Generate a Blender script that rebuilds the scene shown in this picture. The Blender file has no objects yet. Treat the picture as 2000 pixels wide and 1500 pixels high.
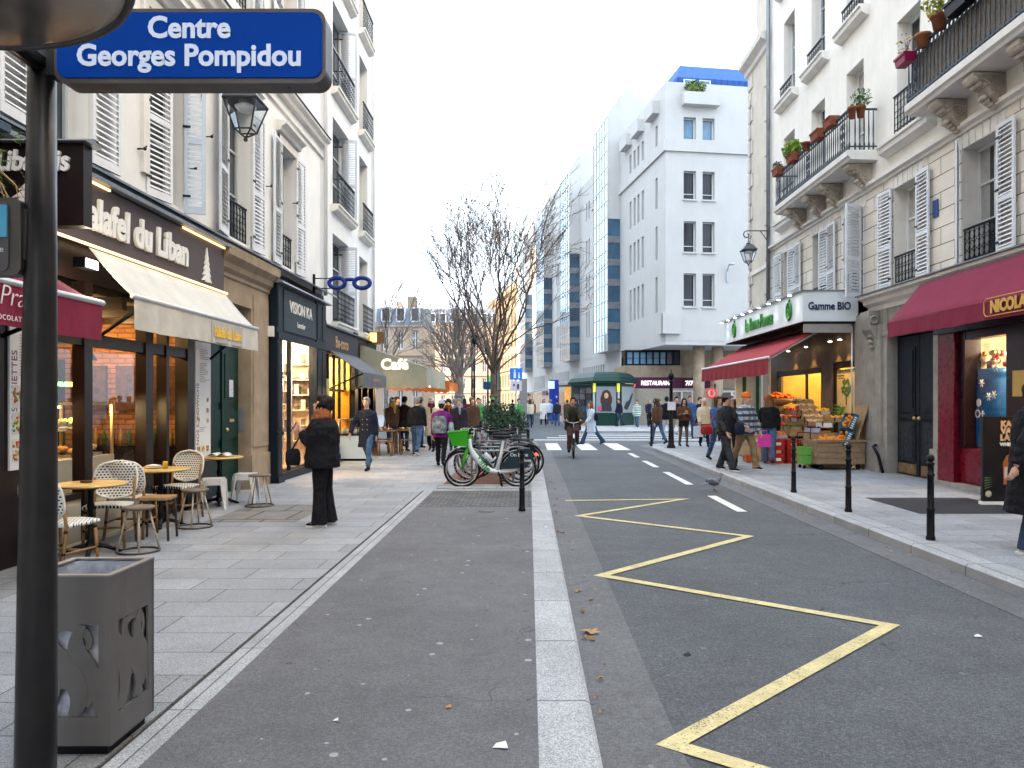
import bpy, math, random
from mathutils import Vector, Matrix, Euler
R = math.radians
S = bpy.context.scene
COL = S.collection
# ---------------------------------------------------------------- camera
cam = bpy.data.cameras.new('camera'); cam_ob = bpy.data.objects.new('camera', cam); COL.objects.link(cam_ob)
cam_ob.location = (0, 0, 1.65); cam_ob.rotation_euler = (R(90), 0, 0)
cam.sensor_width = 36; cam.lens = 27; cam.shift_x = -.0165; cam.shift_y = .0165
cam.clip_start = .05; cam.clip_end = 3000
S.camera = cam_ob
# ---------------------------------------------------------------- world and sun
SUN_EL, SUN_AZ = 14, 255           # azimuth the sun stands at, clockwise from +Y
world = bpy.data.worlds.new('World'); S.world = world; world.use_nodes = True
wn = world.node_tree.nodes; wl = world.node_tree.links
sky = wn.new('ShaderNodeTexSky'); sky.sky_type = 'NISHITA'; sky.sun_disc = False
sky.sun_elevation = R(SUN_EL); sky.sun_rotation = R(SUN_AZ)
sky.air_density = 1.0; sky.dust_density = 2.5; sky.ozone_density = 1.0
hs = wn.new('ShaderNodeHueSaturation'); hs.inputs['Saturation'].default_value = .34
wl.new(sky.outputs[0], hs.inputs['Color'])
# thin bright cloud veil over the whole sky
wtc = wn.new('ShaderNodeTexCoord'); wno = wn.new('ShaderNodeTexNoise'); wno.inputs['Scale'].default_value = 2.2
wno.inputs['Detail'].default_value = 6
wl.new(wtc.outputs['Generated'], wno.inputs['Vector'])
wmr = wn.new('ShaderNodeMapRange'); wmr.inputs[1].default_value = .35; wmr.inputs[2].default_value = .65
wmr.inputs[3].default_value = .55; wmr.inputs[4].default_value = .9
wl.new(wno.outputs[0], wmr.inputs[0])
wmx = wn.new('ShaderNodeMix'); wmx.data_type = 'RGBA'
wl.new(wmr.outputs[0], wmx.inputs['Factor']); wl.new(hs.outputs[0], wmx.inputs['A'])
wmx.inputs['B'].default_value = (4.95, 5.85, 6.95, 1)
wl.new(wmx.outputs['Result'], wn['Background'].inputs[0]); wn['Background'].inputs[1].default_value = .12
sun = bpy.data.lights.new('sun', 'SUN'); sun.energy = 2.4; sun.angle = R(.6); sun.color = (1, .80, .55)
sun_ob = bpy.data.objects.new('sun', sun); COL.objects.link(sun_ob)
_el, _az = R(SUN_EL), R(SUN_AZ)
_sd = Vector((math.sin(_az) * math.cos(_el), math.cos(_az) * math.cos(_el), math.sin(_el)))
sun_ob.rotation_euler = (-_sd).to_track_quat('-Z', 'Y').to_euler()
S.view_settings.view_transform = 'Standard'; S.view_settings.look = 'None'
S.view_settings.exposure = 2.6; S.view_settings.gamma = 1
S.render.engine = 'CYCLES'
S.cycles.use_denoising = True
S.cycles.max_bounces = 6; S.cycles.diffuse_bounces = 3; S.cycles.glossy_bounces = 3
S.cycles.transparent_max_bounces = 12; S.cycles.transmission_bounces = 3
S.cycles.caustics_reflective = False; S.cycles.caustics_refractive = False
S.cycles.sample_clamp_indirect = 6

# ---------------------------------------------------------------- mesh helpers
def fr_left(X0):  return lambda a, b, c: (X0 + b, a, c)      # facade of the left row: a runs up the street, b towards it
def fr_right(X0): return lambda a, b, c: (X0 - b, a, c)
def fr_front(Y0): return lambda a, b, c: (a, Y0 - b, c)      # a face looking back at the camera
def fr_dir(o, d):                                            # a runs along d, b to the left of d
    d = Vector(d).normalized(); n = Vector((-d.y, d.x, 0)); o = Vector(o)
    return lambda a, b, c: tuple(o + d * a + n * b + Vector((0, 0, c)))

class MB:
    def __init__(s, fr=None): s.v = []; s.f = []; s.m = []; s.s = []; s.fr = fr
    def add(s, vs, fs, m=0, sm=False):
        o = len(s.v)
        s.v += [s.fr(*p) for p in vs] if s.fr else [tuple(p) for p in vs]
        for f in fs: s.f.append([i + o for i in f]); s.m.append(m); s.s.append(sm)
        return s
    def box(s, x0, x1, y0, y1, z0, z1, m=0):
        return s.add([(x0,y0,z0),(x1,y0,z0),(x1,y1,z0),(x0,y1,z0),(x0,y0,z1),(x1,y0,z1),(x1,y1,z1),(x0,y1,z1)],
              [(0,3,2,1),(4,5,6,7),(0,1,5,4),(1,2,6,5),(2,3,7,6),(3,0,4,7)], m)
    def quad(s, a, b, c, d, m=0): return s.add([a, b, c, d], [(0,1,2,3)], m)
    def prism(s, poly, y0, y1, m=0):                          # polygon in a-c, extruded along b
        n = len(poly)
        vs = [(a, y0, c) for a, c in poly] + [(a, y1, c) for a, c in poly]
        return s.add(vs, [tuple(range(n)), tuple(range(2*n-1, n-1, -1))] + [(i, i+n, (i+1) % n + n, (i+1) % n) for i in range(n)], m)
    def profile(s, poly, a0, a1, m=0):                        # polygon in b-c (a moulding), swept along a
        n = len(poly)
        vs = [(a0, b, c) for b, c in poly] + [(a1, b, c) for b, c in poly]
        return s.add(vs, [tuple(range(n)), tuple(range(2*n-1, n-1, -1))] + [(i, i+n, (i+1) % n + n, (i+1) % n) for i in range(n)], m)
    def slab(s, poly, z0, z1, m=0):                           # polygon in x-y, extruded up
        n = len(poly)
        vs = [(a, b, z0) for a, b in poly] + [(a, b, z1) for a, b in poly]
        return s.add(vs, [tuple(range(n-1, -1, -1)), tuple(range(n, 2*n))] + [(i, (i+1) % n, (i+1) % n + n, i+n) for i in range(n)], m)
    def tube(s, pts, r, seg=8, m=0, cap=True, flat=None, closed=False):
        pts = [Vector(p) for p in pts]; n = len(pts)
        if not hasattr(r, '__len__'): r = [r] * n
        vs = []; up = None
        for i, p in enumerate(pts):
            if closed: t = pts[(i+1) % n] - pts[i-1]
            else: t = pts[min(i+1, n-1)] - pts[max(i-1, 0)]
            if t.length < 1e-9: t = Vector((0, 0, 1))
            t.normalize()
            if up is None:
                up = Vector((0, 0, 1)) if abs(t.z) < .9 else Vector((0, 1, 0))
            x = t.cross(up)
            if x.length < 1e-6: x = t.orthogonal()
            x.normalize(); y = x.cross(t); up = y
            fa, fb = flat or (1, 1)
            for k in range(seg):
                an = 2 * math.pi * k / seg
                vs.append(tuple(p + (x * math.cos(an) * fa + y * math.sin(an) * fb) * r[i]))
        fs = []
        for i in range(n if closed else n - 1):
            j = (i + 1) % n
            for k in range(seg): fs.append((i*seg+k, i*seg+(k+1) % seg, j*seg+(k+1) % seg, j*seg+k))
        if cap and not closed: fs += [tuple(range(seg-1, -1, -1)), tuple(range((n-1)*seg, n*seg))]
        return s.add(vs, fs, m, True)
    def lathe(s, prof, c=(0, 0, 0), seg=16, m=0, sx=1, sy=1):
        vs = [(c[0] + r*sx*math.cos(2*math.pi*k/seg), c[1] + r*sy*math.sin(2*math.pi*k/seg), c[2] + z) for r, z in prof for k in range(seg)]
        n = len(prof)
        fs = [(i*seg+k, i*seg+(k+1) % seg, (i+1)*seg+(k+1) % seg, (i+1)*seg+k) for i in range(n-1) for k in range(seg)]
        fs += [tuple(range(seg-1, -1, -1)), tuple(range((n-1)*seg, n*seg))]
        return s.add(vs, fs, m, True)
    def ball(s, c, rx, ry=None, rz=None, seg=10, rings=7, m=0, rot=None):
        ry = ry or rx; rz = rz or rx
        vs = [(0, 0, -rz)]; 
        for i in range(1, rings):
            t = math.pi * i / rings
            for k in range(seg):
                a = 2*math.pi*k/seg
                vs.append((rx*math.sin(t)*math.cos(a), ry*math.sin(t)*math.sin(a), -rz*math.cos(t)))
        vs.append((0, 0, rz)); n = len(vs)
        if rot is not None: vs = [tuple(rot @ Vector(p)) for p in vs]
        vs = [(p[0]+c[0], p[1]+c[1], p[2]+c[2]) for p in vs]
        fs = [(0, 1+(k+1) % seg, 1+k) for k in range(seg)]
        for i in range(rings-2):
            for k in range(seg): fs.append((1+i*seg+k, 1+i*seg+(k+1) % seg, 1+(i+1)*seg+(k+1) % seg, 1+(i+1)*seg+k))
        b = 1+(rings-2)*seg
        fs += [(n-1, b+k, b+(k+1) % seg) for k in range(seg)]
        return s.add(vs, fs, m, True)
    def loft(s, rings, seg=14, m=0):                          # rings: (center, rx, ry) in horizontal planes
        vs = []
        for c, rx, ry in rings:
            for k in range(seg):
                a = 2*math.pi*k/seg
                vs.append((c[0]+rx*math.cos(a), c[1]+ry*math.sin(a), c[2]))
        n = len(rings)
        fs = [(i*seg+k, i*seg+(k+1) % seg, (i+1)*seg+(k+1) % seg, (i+1)*seg+k) for i in range(n-1) for k in range(seg)]
        fs += [tuple(range(seg-1, -1, -1)), tuple(range((n-1)*seg, n*seg))]
        return s.add(vs, fs, m, True)
    def rbox(s, x0, x1, y0, y1, z0, z1, r=.02, m=0):          # box with chamfered vertical edges
        p = [(x0+r,y0),(x1-r,y0),(x1,y0+r),(x1,y1-r),(x1-r,y1),(x0+r,y1),(x0,y1-r),(x0,y0+r)]
        return s.slab(p, z0, z1, m)
    def mesh(s, name):
        me = bpy.data.meshes.new(name); me.from_pydata(s.v, [], s.f); me.update()
        me.polygons.foreach_set('material_index', s.m); me.polygons.foreach_set('use_smooth', s.s)
        return me
    def build(s, name, mats, parent=None, world=True):
        if not s.v: return None
        me = s.mesh(name)
        if not isinstance(mats, (list, tuple)): mats = [mats]
        for mt in mats: me.materials.append(mt)
        return link(name, me, parent, world)

def wloc(o):
    l = Vector(o.location)
    while o.parent: o = o.parent; l += Vector(o.location)
    return l
def link(name, data, parent=None, world=True):
    o = bpy.data.objects.new(name, data); COL.objects.link(o)
    if parent is not None:
        o.parent = parent
        if world: o.location = -wloc(parent)       # vertices are in world metres, the thing's origin is at its base
    return o
def tag(o, label=None, cat=None, group=None, kind=None):
    if label: o['label'] = label
    if cat: o['category'] = cat
    if group: o['group'] = group
    if kind: o['kind'] = kind
    return o
def thing(name, label, cat, loc, rz=0, group=None):
    o = bpy.data.objects.new(name, None); COL.objects.link(o)
    o.location = loc; o.rotation_euler = (0, 0, rz); o.empty_display_size = .1
    return tag(o, label, cat, group)
def dup(root, loc, rz=0, label=None, group=None):
    r = root.copy(); COL.objects.link(r); r.location = loc; r.rotation_euler = (0, 0, rz)
    if label: r['label'] = label
    if group: r['group'] = group
    for ch in list(root.children):
        c = ch.copy(); COL.objects.link(c); c.parent = r
        for g in list(ch.children):
            d = g.copy(); COL.objects.link(d); d.parent = c
    return r
def evalmesh(ob):
    dg = bpy.context.evaluated_depsgraph_get()
    return bpy.data.meshes.new_from_object(ob.evaluated_get(dg))
def text(name, body, size, o, facing, mat, parent=None, ext=.006, bold=0, align='CENTER', shear=0, sx=1, world=True, rot=0, space=1):
    """lettering as a mesh; o = centre of the baseline, facing: 'front', 'left' (on the left row), 'right'"""
    cu = bpy.data.curves.new('lettering', 'FONT'); cu.body = body; cu.size = size; cu.extrude = ext; cu.offset = bold
    cu.align_x = align; cu.shear = shear; cu.resolution_u = 3; cu.space_character = space
    t = bpy.data.objects.new('lettering_source', cu); COL.objects.link(t)
    me = evalmesh(t); bpy.data.objects.remove(t); bpy.data.curves.remove(cu)
    rz = {'front': 0, 'left': 90, 'right': -90}[facing] if isinstance(facing, str) else facing
    me.transform(Matrix.Translation(o) @ Matrix.Rotation(R(rz), 4, 'Z') @ Matrix.Rotation(R(90), 4, 'X') @ Matrix.Rotation(R(rot), 4, 'Z') @ Matrix.Diagonal((sx, 1, 1, 1)))
    me.materials.clear(); me.materials.append(mat)
    return link(name, me, parent, world)

# ---------------------------------------------------------------- materials
def newmat(name):
    m = bpy.data.materials.new(name); m.use_nodes = True
    nt = m.node_tree; return m, nt, nt.nodes['Principled BSDF']
def coords(nt, plane='xyz'):
    tc = nt.nodes.new('ShaderNodeTexCoord')
    if plane == 'xyz': return tc.outputs['Object']
    sp = nt.nodes.new('ShaderNodeSeparateXYZ'); cb = nt.nodes.new('ShaderNodeCombineXYZ')
    nt.links.new(tc.outputs['Object'], sp.inputs[0])
    for k, a in enumerate(plane): nt.links.new(sp.outputs['xyz'.index(a)], cb.inputs[k])
    return cb.outputs[0]
def noise(nt, vec, scale, detail=4, rough=.6):
    n = nt.nodes.new('ShaderNodeTexNoise'); n.inputs['Scale'].default_value = scale
    n.inputs['Detail'].default_value = detail; n.inputs['Roughness'].default_value = rough
    nt.links.new(vec, n.inputs['Vector']); return n.outputs[0]
def ramp(nt, fac, stops):
    r = nt.nodes.new('ShaderNodeValToRGB'); nt.links.new(fac, r.inputs[0])
    e = r.color_ramp.elements
    while len(e) < len(stops): e.new(.5)
    for el, (p, c) in zip(e, stops): el.position = p; el.color = (*c, 1) if len(c) == 3 else c
    return r.outputs[0]
def mixc(nt, fac, a, b, mode='MIX'):
    n = nt.nodes.new('ShaderNodeMix'); n.data_type = 'RGBA'; n.blend_type = mode
    for k, v in (('Factor', fac), ('A', a), ('B', b)):
        if hasattr(v, 'is_linked'): nt.links.new(v, n.inputs[k])
        elif k == 'Factor': n.inputs[k].default_value = v
        else: n.inputs[k].default_value = (*v, 1)
    return n.outputs['Result']
def math_(nt, op, a, b=0):
    n = nt.nodes.new('ShaderNodeMath'); n.operation = op
    for k, v in ((0, a), (1, b)):
        if hasattr(v, 'is_linked'): nt.links.new(v, n.inputs[k])
        else: n.inputs[k].default_value = v
    return n.outputs[0]
def bump(nt, bs, h, strength=.3, dist=.01):
    b = nt.nodes.new('ShaderNodeBump'); b.inputs['Strength'].default_value = strength; b.inputs['Distance'].default_value = dist
    nt.links.new(h, b.inputs['Height']); nt.links.new(b.outputs[0], bs.inputs['Normal'])
def sc(c, k): return tuple(min(1, x * k) for x in c)
_mc = {}
def M(name, col, rough=.6, metal=0, var=.12, scale=6, bmp=0, bscale=80, emit=0, dirt=0, spec=None, bd=.004):
    if name in _mc: return _mc[name]
    m, nt, bs = newmat(name); L = nt.links
    bs.inputs['Roughness'].default_value = rough; bs.inputs['Metallic'].default_value = metal
    bs.inputs['Specular IOR Level'].default_value = (.10 if rough >= .8 else .18 if rough > .38 else .28) if spec is None else spec
    v = coords(nt)
    if var:
        c = ramp(nt, noise(nt, v, scale, 5), [(.3, sc(col, 1 - var)), (.7, sc(col, 1 + var))])
        if dirt:
            c = mixc(nt, ramp(nt, noise(nt, v, 1.3, 8, .7), [(.45, (0, 0, 0)), (.75, (dirt, dirt, dirt))]), c, sc(col, .45))
            mp = nt.nodes.new('ShaderNodeVectorMath'); mp.operation = 'MULTIPLY'; mp.inputs[1].default_value = (5, 5, .22); L.new(v, mp.inputs[0])
            c = mixc(nt, ramp(nt, noise(nt, mp.outputs[0], 1, 6, .75), [(.5, (0, 0, 0)), (.78, (dirt*1.3,) * 3)]), c, sc(col, .5))
        L.new(c, bs.inputs['Base Color'])
        r2 = math_(nt, 'ADD', math_(nt, 'MULTIPLY', noise(nt, v, scale * 2.3, 3), .16), rough - .08)
        L.new(r2, bs.inputs['Roughness'])
    else: bs.inputs['Base Color'].default_value = (*col, 1)
    if emit:
        bs.inputs['Emission Color'].default_value = (*col, 1); bs.inputs['Emission Strength'].default_value = emit
    if bmp: bump(nt, bs, noise(nt, v, bscale, 3), bmp, bd)
    _mc[name] = m; return m
def glass(name, tint=(1, 1, 1), refl=.9, ior=1.5):
    if name in _mc: return _mc[name]
    m, nt, bs = newmat(name); nt.nodes.remove(bs)
    tr = nt.nodes.new('ShaderNodeBsdfTransparent'); tr.inputs[0].default_value = (*tint, 1)
    gl = nt.nodes.new('ShaderNodeBsdfGlossy'); gl.inputs['Roughness'].default_value = .015; gl.inputs[0].default_value = (refl, refl, refl, 1)
    ge = nt.nodes.new('ShaderNodeNewGeometry'); vm = nt.nodes.new('ShaderNodeVectorMath'); vm.operation = 'DOT_PRODUCT'
    nt.links.new(ge.outputs['Normal'], vm.inputs[0]); nt.links.new(ge.outputs['Incoming'], vm.inputs[1])
    om = math_(nt, 'SUBTRACT', 1, math_(nt, 'ABSOLUTE', vm.outputs['Value']))
    fq = math_(nt, 'ADD', math_(nt, 'MULTIPLY', math_(nt, 'POWER', om, 5), .62), .045)
    mx = nt.nodes.new('ShaderNodeMixShader'); nt.links.new(fq, mx.inputs[0])
    nt.links.new(tr.outputs[0], mx.inputs[1]); nt.links.new(gl.outputs[0], mx.inputs[2])
    nt.links.new(mx.outputs[0], nt.nodes['Material Output'].inputs[0]); _mc[name] = m; return m
def bricks(name, plane, bw, bh, c1, c2, mortar, msize=.006, rough=.75, speck=0, sscale=300, off=.5, bmp=.4, var=.12, vscale=1.5, freq=2):
    if name in _mc: return _mc[name]
    m, nt, bs = newmat(name); L = nt.links
    v = coords(nt, plane)
    b = nt.nodes.new('ShaderNodeTexBrick'); L.new(v, b.inputs['Vector'])
    b.inputs['Scale'].default_value = 1; b.inputs['Brick Width'].default_value = bw; b.inputs['Row Height'].default_value = bh
    b.inputs['Mortar Size'].default_value = msize; b.inputs['Mortar Smooth'].default_value = .25
    b.offset = off; b.offset_frequency = freq
    b.inputs['Color1'].default_value = (*c1, 1); b.inputs['Color2'].default_value = (*c2, 1); b.inputs['Mortar'].default_value = (*mortar, 1)
    c = b.outputs[0]
    if speck:
        c = mixc(nt, 1, c, ramp(nt, noise(nt, v, sscale, 2), [(.34, (1 - speck,) * 3), (.5, (1, 1, 1)), (.66, (1 + speck,) * 3)]), 'MULTIPLY')
    c = mixc(nt, 1, c, ramp(nt, noise(nt, v, vscale, 7, .65), [(.3, (1 - var,) * 3), (.7, (1 + var,) * 3)]), 'MULTIPLY')
    if var >= .16:
        c = mixc(nt, ramp(nt, noise(nt, v, 5.5, 6, .75), [(.56, (0, 0, 0)), (.74, (.32,) * 3)]), c, sc(c1, .5))
        vo = nt.nodes.new('ShaderNodeTexVoronoi'); vo.voronoi_dimensions = '2D'; vo.inputs['Scale'].default_value = 3.1; L.new(v, vo.inputs['Vector'])
        sp = nt.nodes.new('ShaderNodeSeparateColor'); L.new(vo.outputs['Color'], sp.inputs[0])
        c = mixc(nt, math_(nt, 'MULTIPLY', math_(nt, 'LESS_THAN', vo.outputs['Distance'], math_(nt, 'MULTIPLY', math_(nt, 'SUBTRACT', sp.outputs[0], .45), .10)), .55), c, sc(c1, .42))
    L.new(c, bs.inputs['Base Color']); bs.inputs['Roughness'].default_value = rough; bs.inputs['Specular IOR Level'].default_value = .2
    h = math_(nt, 'SUBTRACT', math_(nt, 'MULTIPLY', noise(nt, v, 60, 3), .25), b.outputs['Fac'])
    bump(nt, bs, h, bmp, .01)
    _mc[name] = m; return m
def asphalt(name, base, specky=.35, gum=.0, patch=.2, rough=.8):
    m, nt, bs = newmat(name); L = nt.links; v = coords(nt)
    c = ramp(nt, noise(nt, v, 210, 2, .5), [(.30, sc(base, 1 - specky)), (.5, base), (.68, sc(base, 1 + specky * 2.2))])
    c = mixc(nt, 1, c, ramp(nt, noise(nt, v, 48, 3, .7), [(.34, (1 - specky*.6,) * 3), (.5, (1, 1, 1)), (.66, (1 + specky*.8,) * 3)]), 'MULTIPLY')
    c = mixc(nt, 1, c, ramp(nt, noise(nt, v, .55, 8, .7), [(.3, (1 - patch,) * 3), (.7, (1 + patch,) * 3)]), 'MULTIPLY')
    c = mixc(nt, 1, c, ramp(nt, noise(nt, v, 5, 6, .7), [(.3, (1 - patch * .5,) * 3), (.7, (1 + patch * .5,) * 3)]), 'MULTIPLY')
    ck = nt.nodes.new('ShaderNodeTexVoronoi'); ck.voronoi_dimensions = '2D'; ck.feature = 'DISTANCE_TO_EDGE'; ck.inputs['Scale'].default_value = .38
    wv = nt.nodes.new('ShaderNodeVectorMath'); wv.operation = 'ADD'; wn_ = nt.nodes.new('ShaderNodeTexNoise'); wn_.inputs['Scale'].default_value = 2.5; wn_.inputs['Detail'].default_value = 5
    L.new(v, wn_.inputs['Vector']); L.new(v, wv.inputs[0]); L.new(wn_.outputs['Color'], wv.inputs[1]); L.new(wv.outputs[0], ck.inputs['Vector'])
    cm = math_(nt, 'MULTIPLY', math_(nt, 'LESS_THAN', ck.outputs['Distance'], .0028), math_(nt, 'GREATER_THAN', noise(nt, v, .45, 2), .52))
    c = mixc(nt, math_(nt, 'MULTIPLY', cm, .6), c, sc(base, .3))
    c = mixc(nt, ramp(nt, noise(nt, v, 1.4, 5, .8), [(.57, (0, 0, 0)), (.72, (.35,) * 3)]), c, sc(base, .55))
    if gum:
        vo = nt.nodes.new('ShaderNodeTexVoronoi'); vo.voronoi_dimensions = '2D'; vo.inputs['Scale'].default_value = 3.4; vo.inputs['Randomness'].default_value = 1
        L.new(v, vo.inputs['Vector'])
        d2 = math_(nt, 'ADD', vo.outputs['Distance'], math_(nt, 'MULTIPLY', math_(nt, 'SUBTRACT', noise(nt, v, 45, 3), .42), .07))
        sp = nt.nodes.new('ShaderNodeSeparateColor'); L.new(vo.outputs['Color'], sp.inputs[0])
        rad = math_(nt, 'MULTIPLY', math_(nt, 'POWER', sp.outputs[0], 2.5), .085)
        spot = math_(nt, 'LESS_THAN', d2, rad)
        light = math_(nt, 'GREATER_THAN', sp.outputs[1], .25)
        c = mixc(nt, math_(nt, 'MULTIPLY', spot, gum), c, mixc(nt, light, sc(base, .55), sc(base, 3.2)))
    L.new(c, bs.inputs['Base Color']); bs.inputs['Roughness'].default_value = rough; bs.inputs['Specular IOR Level'].default_value = .25
    bump(nt, bs, noise(nt, v, 220, 2), .5, .004)
    return m
# ================================================================ ground
GZL, GZR = .04, .12       # pavement heights, left and right, over the road
m_road = asphalt('road_asphalt', (.070, .075, .083), .5, .35, .22)
m_gutter = asphalt('gutter_asphalt', (.105, .108, .115), .35, .3, .2)
m_walk = asphalt('footway_asphalt', (.102, .102, .111), .28, .8, .2)
m_slab = bricks('granite_slabs', 'xyz', .86, .41, (.278, .290, .312), (.218, .228, .246), (.075, .075, .08), .0055, .7, .42, 120, .37, .35, .16, 1.1)
m_slabr = bricks('granite_slabs_far_side', 'xyz', .80, .38, (.275, .287, .310), (.222, .232, .252), (.10, .10, .105), .0055, .7, .38, 120, .41, .35, .18, 1.1)
m_sett = bricks('granite_setts', 'xyz', .15, .10, (.13, .13, .135), (.09, .09, .095), (.05, .05, .05), .012, .8, .25, 150, .5, .8, .2, 1.5)
m_kerb = bricks('kerb_granite', 'yxz', 1.03, .6, (.34, .353, .37), (.285, .296, .312), (.11, .11, .11), .008, .7, .45, 130, 0, .4, .15, 2)
m_border = bricks('border_granite', 'yxz', 1.0, .6, (.32, .332, .35), (.27, .28, .296), (.10, .10, .10), .006, .7, .42, 130, 0, .3, .15, 2)
m_yel = M('road_paint_yellow', (.58, .50, .275), .8, 0, .16, 22, .3, 200, dirt=.5)
m_wht = M('road_paint_white', (.66, .66, .65), .7, 0, .14, 9, .3, 200, dirt=.55)
def worn(m, lo, hi):                                   # paint chipped away over the aggregate
    nt = m.node_tree; v = coords(nt); out = nt.nodes['Material Output']; bs = nt.nodes['Principled BSDF']
    k = math_(nt, 'ADD', math_(nt, 'MULTIPLY', noise(nt, v, 70, 3), .55), math_(nt, 'MULTIPLY', noise(nt, v, 3.2, 6, .75), .45))
    f = ramp(nt, k, [(lo, (0, 0, 0)), (hi, (1, 1, 1))]); tr = nt.nodes.new('ShaderNodeBsdfTransparent'); mx = nt.nodes.new('ShaderNodeMixShader')
    nt.links.new(f, mx.inputs[0]); nt.links.new(bs.outputs[0], mx.inputs[1]); nt.links.new(tr.outputs[0], mx.inputs[2]); nt.links.new(mx.outputs[0], out.inputs[0])
worn(m_yel, .56, .64); worn(m_wht, .57, .65)
m_iron = M('cast_iron', (.10, .095, .09), .6, .3, .3, 8, .4, 60)

# one sheet to the horizon, the street surfaces lie on it
g = MB(); g.box(-900, 900, -60, 1500, -.5, 0); tag(g.build('ground', M('far_ground', (.16, .16, .165), .9)), kind='structure')
g = MB(); g.box(-1.0, 4.12, -20, 29, .001, .004); g.box(-40, 60, 29.0, 39.5, .001, .004); g.box(-3.4, 2.4, 39.5, 110, .001, .004)
tag(g.build('road', m_road), kind='structure')
g = MB(); g.box(.325, .72, -20, 26, .005, .009); g.box(3.72, 4.1, -20, 26, .005, .009)
tag(g.build('gutter', m_gutter), kind='structure')
# left pavement: slabs, border course, drain groove, asphalt footway, kerb
g = MB(); g.box(-16, -1.905, -8, 28.5, -.02, GZL); g.box(-1.905, .045, 13.75, 28.5, -.02, GZL - .002)
tag(g.build('left_pavement', m_slab), kind='structure')
g = MB(); g.box(-1.905, -1.875, -8, 13.75, -.02, GZL - .012)
tag(g.build('drain_groove', M('groove_dirt', (.05, .047, .043), .9)), kind='structure')
g = MB(); g.box(-1.875, -1.715, -8, 13.75, -.02, GZL + .001)
tag(g.build('border_course', m_border), kind='structure')
g = MB(); g.box(-1.715, .045, -8, 11.7, -.02, GZL - .003)
tag(g.build('asphalt_footway', m_walk), kind='structure')
g = MB(); g.box(-1.715, .045, 11.7, 13.75, -.02, GZL - .001)
tag(g.build('sett_band', m_sett), kind='structure')
g = MB()
g.add([(.045,-8,GZL+.002),(.305,-8,GZL+.002),(.328,-8,GZL-.012),(.33,-8,-.02),(.045,-8,-.02)] + [(x, 28.5, z) for x, z in ((.045,GZL+.002),(.305,GZL+.002),(.328,GZL-.012),(.33,-.02),(.045,-.02))],
      [(0,1,6,5),(1,2,7,6),(2,3,8,7),(3,4,9,8),(4,0,5,9),(4,3,2,1,0),(5,6,7,8,9)])
tag(g.build('left_kerb', m_kerb), kind='structure')
# right pavement with a rounded corner at the crossing
def corner(x0, y0, r, n=12):
    return [(x0 + r - r*math.cos(math.pi/2*k/n), y0 - r + r*math.sin(math.pi/2*k/n)) for k in range(n+1)]
out = [(4.1, -8)] + corner(4.1, 28.6, 2.6) + [(40, 28.6)]
inn = [(4.4, -8)] + corner(4.4, 28.3, 2.3) + [(40, 28.3)]
g = MB(); g.slab(inn + [(40, -8)], -.02, GZR); tag(g.build('right_pavement', m_slabr), kind='structure')
g = MB()
n = len(out)
vs = [(x, y, GZR+.001) for x, y in inn] + [(x + (ix-x)*.1, y + (iy-y)*.1, GZR+.001) for (x, y), (ix, iy) in zip(out, inn)] + [(x, y, GZR-.02) for x, y in out] + [(x, y, -.02) for x, y in out]
g.add(vs, [(k*n+i, k*n+i+1, (k+1)*n+i+1, (k+1)*n+i) for k in range(3) for i in range(n-1)])
tag(g.build('right_kerb', m_kerb), kind='structure')
# beyond the crossing
g = MB(); g.slab([(2.4, 39.5)] + [(60, 39.5), (60, 120), (2.4, 120)], -.02, .10); g.box(-45, -3.4, 39.5, 120, -.02, .10)
tag(g.build('far_pavement', bricks('far_slabs', 'xyz', .9, .45, (.36, .36, .365), (.31, .31, .32), (.14, .14, .14), .01, .75, .2, 90, .5, .3, .2, .8)), kind='structure')

# ---- road paint, each mark is a thing of its own
P = [(-.18,17.2),(.645,13.05),(2.62,12.9)]   # far run of the zigzag
def strip(mb, pts, w, z):
    L, Rr = [], []
    for i, p in enumerate(pts):
        p = Vector(p)
        d0 = (p - Vector(pts[i-1])).normalized() if i else (Vector(pts[1]) - p).normalized()
        d1 = (Vector(pts[i+1]) - p).normalized() if i < len(pts)-1 else d0
        n0 = Vector((-d0.y, d0.x)); n1 = Vector((-d1.y, d1.x)); nm = (n0 + n1)
        nm.normalize(); k = min(2.6, 1 / max(.2, nm.dot(n0)))
        L.append(p + nm * w/2 * k); Rr.append(p - nm * w/2 * k)
    n = len(pts)
    mb.add([(p.x, p.y, z) for p in L] + [(p.x, p.y, z) for p in Rr], [(i, n+i, n+i+1, i+1) for i in range(n-1)])
def yroad(px, py): y = 1500*1.65/(py-783); return ((px-1033)*y/1500, y)
g = MB(); strip(g, [yroad(*p) for p in ((1104,979),(1335,976),(1130,1009),(1462,1049),(1175,1126),(1738,1224),(1312,1458),(2050,1680))], .105, .0125)
tag(g.build('zigzag_marking', m_yel), 'yellow zigzag bus stop line painted on the road', 'road marking')
for k, (y0, y1) in enumerate(((11.35,13.25),(15.05,17.7),(19.0,21.0),(22.3,24.0))):
    g = MB(); g.box(3.08, 3.23, y0, y1, .0105, .0125)
    tag(g.build('lane_dash', m_wht), ('nearest white lane dash, beside the pigeon', 'second white lane dash up the road, beyond the pigeon', 'third white lane dash, short of the zebra crossing', 'farthest white lane dash, touching the zebra crossing')[k], 'road marking', 'white dashes along the far lane')
zx = [(.34,.78),(1.82,2.38),(2.95,3.6)]
zx = [(.62,1.1),(1.75,2.3),(2.85,3.4),(-.3,.2)]
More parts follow.
